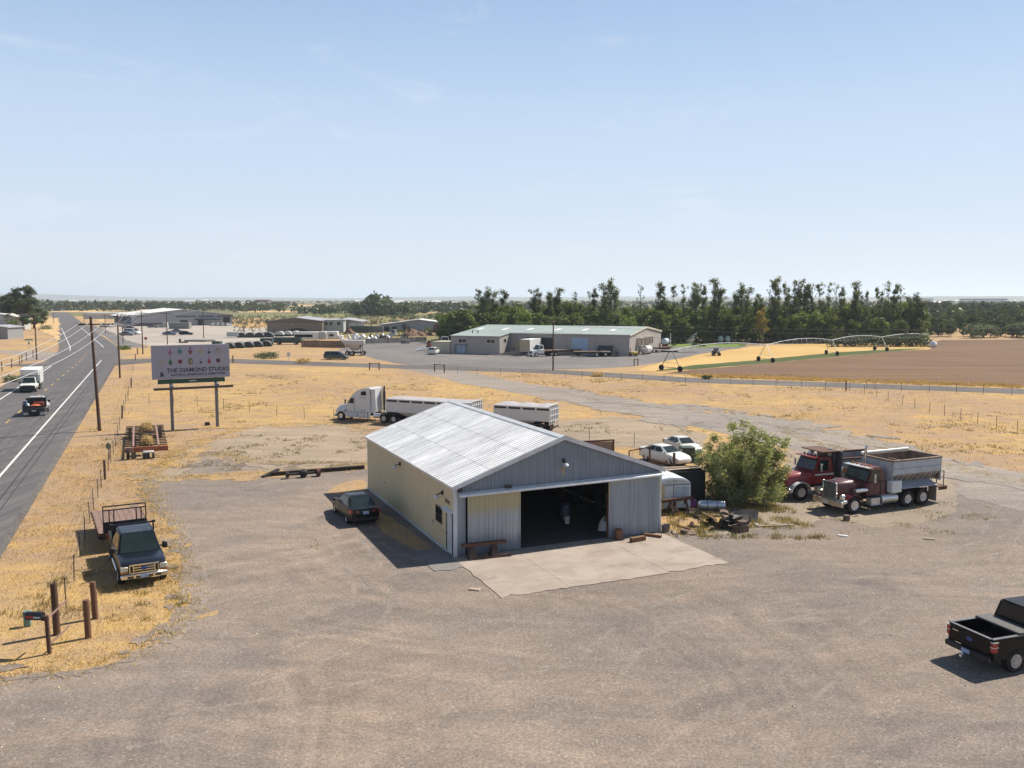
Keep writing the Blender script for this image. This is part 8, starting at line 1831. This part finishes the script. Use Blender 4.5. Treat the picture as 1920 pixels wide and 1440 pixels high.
# ------------------------------------------------------------------ far land
def far_wood(name, label_m, rects, per, seed, sz=3.0):
    """far off trees that read as one mass: clumps of leaf faces"""
    rng = np.random.default_rng(seed); V = []
    for (x0, x1, Y0, Y1, n, h0, h1) in rects:
        Y = Y0 + (Y1 - Y0) * rng.random(n); px = x0 + (x1 - x0) * rng.random(n); X = (px - 960) / FPX * Y; h = h0 + (h1 - h0) * rng.random(n)
        c = np.stack([X, Y, h * .5], 1)
        d = rng.normal(size=(n, per, 3)); d /= np.linalg.norm(d, axis=2, keepdims=True)
        p = c[:, None, :] + d * np.stack([h * .55, h * .55, h * .5], 1)[:, None, :] * (rng.random((n, per, 1)) ** .35)
        nr = d + rng.normal(size=d.shape) * .7; nr /= np.linalg.norm(nr, axis=2, keepdims=True)
        a = np.cross(nr, rng.normal(size=d.shape)); a /= np.linalg.norm(a, axis=2, keepdims=True); b = np.cross(nr, a)
        s = (sz * (h / 9)[:, None, None]) * (.5 + .9 * rng.random((n, per, 1)))
        q = np.stack([p - a * s * .45, p - b * s * .5, p + a * s * .45, p + b * s * .5], 2); V.append(q.reshape(-1, 3))
    V = np.concatenate(V); V[:, 2] = np.maximum(V[:, 2], .05)
    return tag(mesh_quads(name, V, label_m), kind='stuff')
M_LEAF_FAR = leaf_mat('far_foliage', (.035, .052, .02), (.075, .09, .038), .25, .02)
far_wood('far_woods', M_LEAF_FAR, [(60, 520, 880, 1150, 300, 5, 11), (130, 560, 1150, 1700, 200, 4, 8), (430, 700, 800, 980, 60, 4, 9), (560, 640, 700, 800, 26, 4, 8), (655, 780, 640, 760, 90, 5, 11), (700, 720, 660, 700, 16, 12, 17), (640, 880, 760, 1100, 260, 5, 10), (1700, 2050, 380, 640, 330, 4, 9), (1700, 2050, 640, 1300, 330, 5, 10),
                                    (40, 900, 1900, 3600, 420, 4, 8), (1560, 2050, 1300, 2800, 260, 4, 9), (560, 900, 700, 800, 40, 3, 6), (870, 1720, 420, 900, 420, 4, 9), (900, 1720, 900, 2400, 520, 5, 10), (-200, 100, 700, 1300, 90, 6, 13)], 26, 61)
M_LEAF_SAGE = leaf_mat('sage_brush', (.10, .105, .05), (.17, .155, .085), .2, .05)
far_wood('sagebrush', M_LEAF_SAGE, [(436, 860, 420, 640, 620, .9, 2.0), (735, 860, 300, 420, 120, 1.0, 2.4), (440, 520, 330, 450, 60, .6, 1.5)], 14, 62, 3.4)
# distant buildings
fb = None
for k in range(34):
    Y = rg.uniform(1100, 3400); px = rg.choice([rg.uniform(140, 470), rg.uniform(140, 470), rg.uniform(600, 860), rg.uniform(1720, 1920)]); X = (px - 960) / FPX * Y
    if fb is None:
        t = thing('distant_building', 'small pale building among the far trees', 'building', (X, Y), 0, 'small pale buildings among the far trees')
        MB().bb(-7, 7, -5, 5, 0, 6).build('wall', M_FARWALL, t, smooth=False); MB().prism([(-5.6, 6.01), (5.6, 6.01), (0, 8.5)], -7.5, 7.5, 'x').build('roof', M_WROOF, t, smooth=False); fb = t
    else:
        o = copy_tree(fb); o.location = (X, Y, 0); o.rotation_euler = (0, 0, rg.uniform(-.4, .4)); o.scale = (rg.uniform(.6, 2.2), 1, rg.uniform(.6, 1.1))
for k, (px0, px1, Y, h, m, lb) in enumerate(((482, 505, 1500, 11, M_BROOF, 'long dark building on the far tan hill'), (505, 545, 1520, 8, M_BROOF, 'second long dark building on the far tan hill'), (816, 832, 900, 5, M_WROOF, 'bright white low building near the far trees'), (1705, 1745, 2600, 14, M_FARWALL, 'pale long building on the far right plateau'), (1800, 1885, 2700, 13, M_BROOF, 'long dark roofed building on the far right plateau'), (160, 228, 560, 4.0, M_WROOF, 'low pale roofed sheds left of the grey warehouse'))):
    x0, x1 = (px0 - 960) / FPX * Y, (px1 - 960) / FPX * Y
    t = thing('distant_building', lb, 'building', ((x0 + x1) / 2, Y), 0)
    MB().bb(-(x1 - x0) / 2, (x1 - x0) / 2, 0, 15, 0, h * .7).build('wall', M_FARWALL, t, smooth=False); MB().bb(-(x1 - x0) / 2 - .5, (x1 - x0) / 2 + .5, -.5, 15.5, h * .7 + .005, h).build('roof', m, t, smooth=False)
q = ((703 - 960) / FPX * 1100, 1100); t = thing('radio_mast', 'tall thin lattice mast far off above the trees', 'mast', q, 0); mb = MB()
for a, b in ((-.9, -.9), (.9, -.9), (0, .9)): mb.tube((a, b, 0), (a * .6, b * .6, 22), .22, n=4)
mb.build('mast_frame', M_GALV, t); MB().tube((0, 0, 20), (0, 0, 23.5), 1.0, n=8).build('antenna', M_GALV, t)
# hills on the horizon
M_HILL = mat_field('far_hill', (.17, .15, .10), (.22, .18, .12), (.13, .12, .08), 0, .004, .05)
def ridge(name, Y, prof, m, back=1500, z=.0):
    V = []; F = []; 
    for i, (px, py) in enumerate(prof):
        X = (px - 960) / FPX * Y; h = max(.5, CAMH - (py - YH) * Y / FPX)
        V += [(X, Y - 900, z - .5), (X, Y - 300, h * .55), (X, Y, h), (X * 1.05, Y + back, z - .5)]
    for i in range(len(prof) - 1):
        for j in range(3): F.append((4 * i + j, 4 * i + 4 + j, 4 * i + 5 + j, 4 * i + 1 + j))
    me = bpy.data.meshes.new(name); me.from_pydata(V, [], F); me.update(); me.polygons.foreach_set('use_smooth', [True] * len(me.polygons)); me.materials.append(m)
    o = bpy.data.objects.new(name, me); link(o); o['kind'] = 'structure'; return o
def jag(p, seed, amp=.5):
    r_ = random.Random(seed); out = []
    for (a, b), (c, d) in zip(p[:-1], p[1:]):
        n = max(1, int((c - a) / 14))
        for k in range(n): out.append((a + (c - a) * k / n, b + (d - b) * k / n + r_.uniform(-amp, amp) * (k > 0)))
    return out + [p[-1]]
ridge('hills', 10000, jag([(-900, 546), (-200, 548), (60, 551), (120, 552.5), (190, 555), (260, 557), (330, 558), (420, 557), (520, 558), (640, 559), (720, 558), (800, 556.5), (900, 556), (1000, 557), (1150, 556), (1300, 556), (1500, 556), (1700, 556), (1920, 555), (2800, 554)], 1, .35), M_HILL, 3000)
ridge('hills', 6500, jag([(-600, 565), (60, 563), (300, 566), (460, 563), (560, 564), (700, 563), (880, 562.5), (1100, 561), (1300, 559), (1450, 558), (1600, 559), (1660, 557.5), (1760, 555.5), (1900, 555.5), (2600, 555)], 2, .3), M_HILL)
ridge('hills', 1600, jag([(440, 578), (478, 572), (500, 569.5), (540, 570), (570, 573), (610, 578)], 3, .3), M_FARGOLD, 200)
# dry air
hz_ = MB().bb(-27500, 27500, -320, 30500, -1.5, 160).build('haze', M_TARP, None, smooth=False); hz_['kind'] = 'stuff'
hm_ = bpy.data.materials.new('haze'); hm_.use_nodes = True; hm_.node_tree.nodes.clear()
vo = hm_.node_tree.nodes.new('ShaderNodeOutputMaterial'); pvn = hm_.node_tree.nodes.new('ShaderNodeVolumePrincipled')
pvn.inputs['Color'].default_value = (.72, .84, 1.0, 1); pvn.inputs['Density'].default_value = 1.0e-4; pvn.inputs['Anisotropy'].default_value = .25
hm_.node_tree.links.new(pvn.outputs[0], vo.inputs['Volume']); hz_.data.materials.clear(); hz_.data.materials.append(hm_)

# ------------------------------------------------------------------ dry grass, weeds, pebbles
rng = np.random.default_rng(17)
def inside_poly(P, x, y):
    c = np.zeros(len(x), bool); n = len(P)
    for i in range(n):
        x0, y0 = P[i][:2]; x1, y1 = P[(i + 1) % n][:2]
        m = ((y0 > y) != (y1 > y)) & (x < (x1 - x0) * (y - y0) / (y1 - y0 + 1e-9) + x0); c ^= m
    return c
LOTP = PX(*lotpx); DIRT1 = PX((284, 886), (330, 850), (400, 820), (470, 800), (560, 795), (650, 797), (720, 815), (760, 850), (700, 875), (300, 900))
def road_off(x, y):     # signed offset from the highway centre line (near part)
    dx, dy = x - P0.x, y - P0.y; return dx * ND.y - dy * ND.x
def blades(x, y, h, w, per, spread, lean=.5):
    n = len(x); X = np.repeat(x, per); Y = np.repeat(y, per); H = np.repeat(h, per) * (.5 + .8 * rng.random(n * per)); Wd = np.repeat(w, per)
    X = X + rng.normal(size=n * per) * spread; Y = Y + rng.normal(size=n * per) * spread; a = rng.random(n * per) * 6.283; l = rng.random(n * per) * lean * H; la = rng.random(n * per) * 6.283
    p0 = np.stack([X - np.cos(a) * Wd, Y - np.sin(a) * Wd, np.zeros(n * per)], 1); p1 = np.stack([X + np.cos(a) * Wd, Y + np.sin(a) * Wd, np.zeros(n * per)], 1); p2 = np.stack([X + np.cos(la) * l, Y + np.sin(la) * l, H], 1)
    return np.stack([p0, p1, p2], 1).reshape(-1, 3)
def scatter(n, x0, x1, y0, y1, cond):
    x = x0 + (x1 - x0) * rng.random(n); y = y0 + (y1 - y0) * rng.random(n); k = cond(x, y); return x[k], y[k]
TURN = PX((1200, 757), (1330, 772), (1450, 785), (1560, 810), (1650, 838), (1750, 868), (1920, 905), (2400, 990), (1920, 965), (1810, 930), (1772, 890), (1700, 868), (1600, 850), (1480, 842), (1380, 818), (1270, 791))
TLINE = PX((770, 689), (830, 697), (915, 717), (1040, 737), (1120, 752), (1200, 765), (1300, 783), (1400, 803), (1500, 828), (1600, 852)); DIRT3 = PX((1050, 790), (1150, 780), (1280, 800), (1330, 820), (1300, 850), (1180, 840), (1080, 830), (1020, 815))
SROAD = PX((190, 683), (440, 677), (640, 684), (840, 690.5), (1040, 697), (1300, 713), (1920, 734))
def off_track(x, y, m=4.4, dirt=False):
    ok = ~inside_poly(TURN, x, y)
    for LN, mm in ((TLINE, m), (SROAD, 5.0)):
        for (ax, ay), (bx, by) in zip(LN[:-1], LN[1:]):
            L2 = (bx - ax) ** 2 + (by - ay) ** 2; t = np.clip(((x - ax) * (bx - ax) + (y - ay) * (by - ay)) / L2, 0, 1)
            ok &= np.hypot(x - ax - t * (bx - ax), y - ay - t * (by - ay)) > mm
    if dirt: ok &= ~inside_poly(DIRT1, x, y) & ~inside_poly(DIRT3, x, y)
    gx, gy = x - GO[0], y - GO[1]; u = gx * math.cos(GA) + gy * math.sin(GA); v = -gx * math.sin(GA) + gy * math.cos(GA)
    return ok & ~((u > -.3) & (u < GW + .3) & (v > -7) & (v < GL + .3))
M_DRY = leaf_mat('dry_grass_blades', (.45, .295, .105), (.60, .425, .19), .25, .35, 0)
nn_ = np.array([mnoise.noise(Vector((i * .37, 1.3, 0))) for i in range(10)])
def patch(x, y, sc, seed): return np.array([mnoise.noise(Vector((a * sc, b * sc, seed))) for a, b in zip(x, y)])
V = []
x, y = scatter(60000, -42, -6, 27, 76, lambda x, y: (road_off(x, y) > 7.0) & (~inside_poly(LOTP, x, y)) & (~inside_poly(DIRT1, x, y)) & (x > -.66 * y - 6))
k = rng.random(len(x)) < (.25 + .9 * (patch(x, y, .35, 2) + .35)); x, y = x[k], y[k]
V.append(blades(x, y, .05 + .12 * rng.random(len(x)), np.full(len(x), .013), 3, .10, .9))
x, y = scatter(26000, -60, 75, 62, 150, lambda x, y: (road_off(x, y) > 7.2) & (~inside_poly(LOTP, x, y)) & off_track(x, y, 4.2, True))
k = rng.random(len(x)) < (.1 + 1.0 * (patch(x, y, .12, 5) + .3)); x, y = x[k], y[k]
V.append(blades(x, y, .08 + .14 * rng.random(len(x)), np.full(len(x), .03), 3, .2, .9))
x, y = scatter(9000, 30, 75, 110, 156, lambda x, y: np.abs((y - 121) - (x - 70) * -.42 - 8.5) < 3.0)
V.append(blades(x, y, .22 + .25 * rng.random(len(x)), np.full(len(x), .05), 5, .2))
tag(mesh_quads('dry_grass', np.concatenate(V), M_DRY, None, 3), kind='stuff')
M_WEED = leaf_mat('green_weeds', (.15, .13, .055), (.27, .20, .095), .4, .3, 0)
V = []
x, y = scatter(15000, -45, 60, 62, 150, lambda x, y: (road_off(x, y) > 8) & (~inside_poly(LOTP, x, y)) & off_track(x, y, 5.0))
k = patch(x, y, .10, 9) + .6 * patch(x, y, .5, 4) > .30; x, y = x[k], y[k]; V.append(blades(x, y, .05 + .15 * rng.random(len(x)), np.full(len(x), .04), 6, .18, .9))
x, y = scatter(2600, -26, -4, 56, 82, lambda x, y: inside_poly(DIRT1, x, y) & off_track(x, y)); k = patch(x, y, .35, 19) > .08; x, y = x[k], y[k]; V.append(blades(x, y, .05 + .14 * rng.random(len(x)), np.full(len(x), .03), 6, .16, .9))
x, y = scatter(900, 9, 17, 46, 54, lambda x, y: patch(x, y, .6, 3) > .0); V.append(blades(x, y, .12 + .2 * rng.random(len(x)), np.full(len(x), .02), 9, .12, .8))
x, y = scatter(420, 18, 30, 47, 55, lambda x, y: patch(x, y, .5, 13) > .12); V.append(blades(x, y, .06 + .12 * rng.random(len(x)), np.full(len(x), .02), 8, .14, .9))
x, y = scatter(700, -21, -12, 34, 41, lambda x, y: (patch(x, y, .7, 23) > .05) & ~inside_poly(LOTP, x, y)); V.append(blades(x, y, .08 + .16 * rng.random(len(x)), np.full(len(x), .016), 8, .12, .9))
x, y = scatter(260, -12, -3, 44, 54, lambda x, y: patch(x, y, .5, 33) > .05); V.append(blades(x, y, .04 + .08 * rng.random(len(x)), np.full(len(x), .016), 7, .14, .9))
tag(mesh_quads('green_weeds', np.concatenate(V), M_WEED, None, 3), kind='stuff')
# ragged edges: scraps of turf on the gravel, scraps of gravel in the turf, straw along the line
def scraps(name, polys, z, m, n, sd, r0, r1, seed, clip=None):
    rr = np.random.default_rng(seed); segs = []
    for P in polys:
        for i in range(len(P)):
            a, b = Vector((*P[i][:2], 0)), Vector((*P[(i + 1) % len(P)][:2], 0))
            if a.length < 140 and b.length < 140 and a.y > 24 and b.y > 24 and not (a.x > 9 and a.y < 66): segs.append((a, b, (b - a).length * (1 if a.y < 75 else .45)))
    w_ = np.array([q[2] for q in segs]); w_ /= w_.sum(); V = []; F = []
    for k, i in enumerate(rr.choice(len(segs), n, p=w_)):
        a, b, _ = segs[i]; d = (b - a).normalized(); p = a.lerp(b, rr.random()) + Vector((-d.y, d.x, 0)) * rr.normal() * sd
        r = (r0 + (r1 - r0) * rr.random() ** 2.5) * (1 if p.y < 60 else 1.6); m_ = 11; s0 = len(V); zz_ = z + k * 8e-6; st_ = 1 + rr.random() * 1.6; an = math.atan2(d.y, d.x) + rr.normal() * .4
        for j in range(m_):
            t_ = 6.283 * j / m_; q = r * (.45 + .75 * rr.random()); u, v = math.cos(t_) * q * st_, math.sin(t_) * q
            V.append((p.x + u * math.cos(an) - v * math.sin(an), p.y + u * math.sin(an) + v * math.cos(an), zz_))
        V.append((p.x, p.y, zz_)); F += [(s0 + j, s0 + (j + 1) % m_, s0 + m_) for j in range(m_)]
    me = bpy.data.meshes.new(name); me.from_pydata(V, [], F); me.update(); me.materials.append(m); o = bpy.data.objects.new(name, me); link(o); o['kind'] = 'stuff'; return segs, w_
LOTD = smooth_pts(LOTP, 1)
segs, w_ = scraps('turf_scraps', [LOTP, DIRT1], .0135, M_GRASS, 520, .42, .06, .38, 71)
scraps('gravel_scraps', [LOTP], .0245, M_LOT, 480, .40, .06, .42, 72)
scraps('turf_scraps', [DIRT1], .029, M_GRASS, 130, 1.1, .12, .7, 75); scraps('dirt_scraps', [PX((284, 886), (300, 900), (350, 870), (420, 858), (480, 872), (560, 875), (640, 872), (700, 875))], .0335, M_DIRT, 90, .6, .10, .5, 76)
TRK = PX((840, 704), (1040, 746), (1200, 774), (1330, 800)); TRK2 = PX((915, 710), (1040, 729), (1200, 757), (1400, 780), (1560, 812), (1750, 868), (1920, 906))
scraps('track_scraps', [TRK, TRK2], .0375, M_TRACK, 420, 1.2, .2, 1.1, 73)
scraps('turf_scraps', [TRK, TRK2], .0425, M_GRASS, 6, 1.0, .15, .8, 74)
ii = rng.choice(len(segs), 5200, p=w_); tt = rng.random(5200); off = rng.normal(size=5200) * .55
ex = np.array([segs[i][0].x + (segs[i][1].x - segs[i][0].x) * t_ - (segs[i][1] - segs[i][0]).normalized().y * o_ for i, t_, o_ in zip(ii, tt, off)])
ey = np.array([segs[i][0].y + (segs[i][1].y - segs[i][0].y) * t_ + (segs[i][1] - segs[i][0]).normalized().x * o_ for i, t_, o_ in zip(ii, tt, off)])
tag(mesh_quads('edge_straw', blades(ex, ey, .06 + .12 * rng.random(len(ex)), np.full(len(ex), .02), 4, .12, .9), M_DRY, None, 3), kind='stuff')
# loose stones on the lot
x, y = scatter(5200, -22, 32, 24, 60, lambda x, y: inside_poly(LOTP, x, y)); n = len(x); s = .012 + .05 * rng.random(n) ** 5
oct_ = np.array([(1, 0, .2), (0, 1, .2), (-1, 0, .2), (0, -1, .2), (0, 0, .9)]); tri = [(0, 1, 4), (1, 2, 4), (2, 3, 4), (3, 0, 4)]
P = np.stack([x, y, np.zeros(n)], 1)[:, None, :] + oct_[None] * s[:, None, None] * (.7 + .6 * rng.random((n, 5, 1)))
V = np.concatenate([P[:, list(t_), :].reshape(-1, 3) for t_ in tri]); tag(mesh_quads('pebbles', V, M('pebble_stone', (.42, .38, .33), .9, var=.35, vs=4), None, 3), kind='stuff')
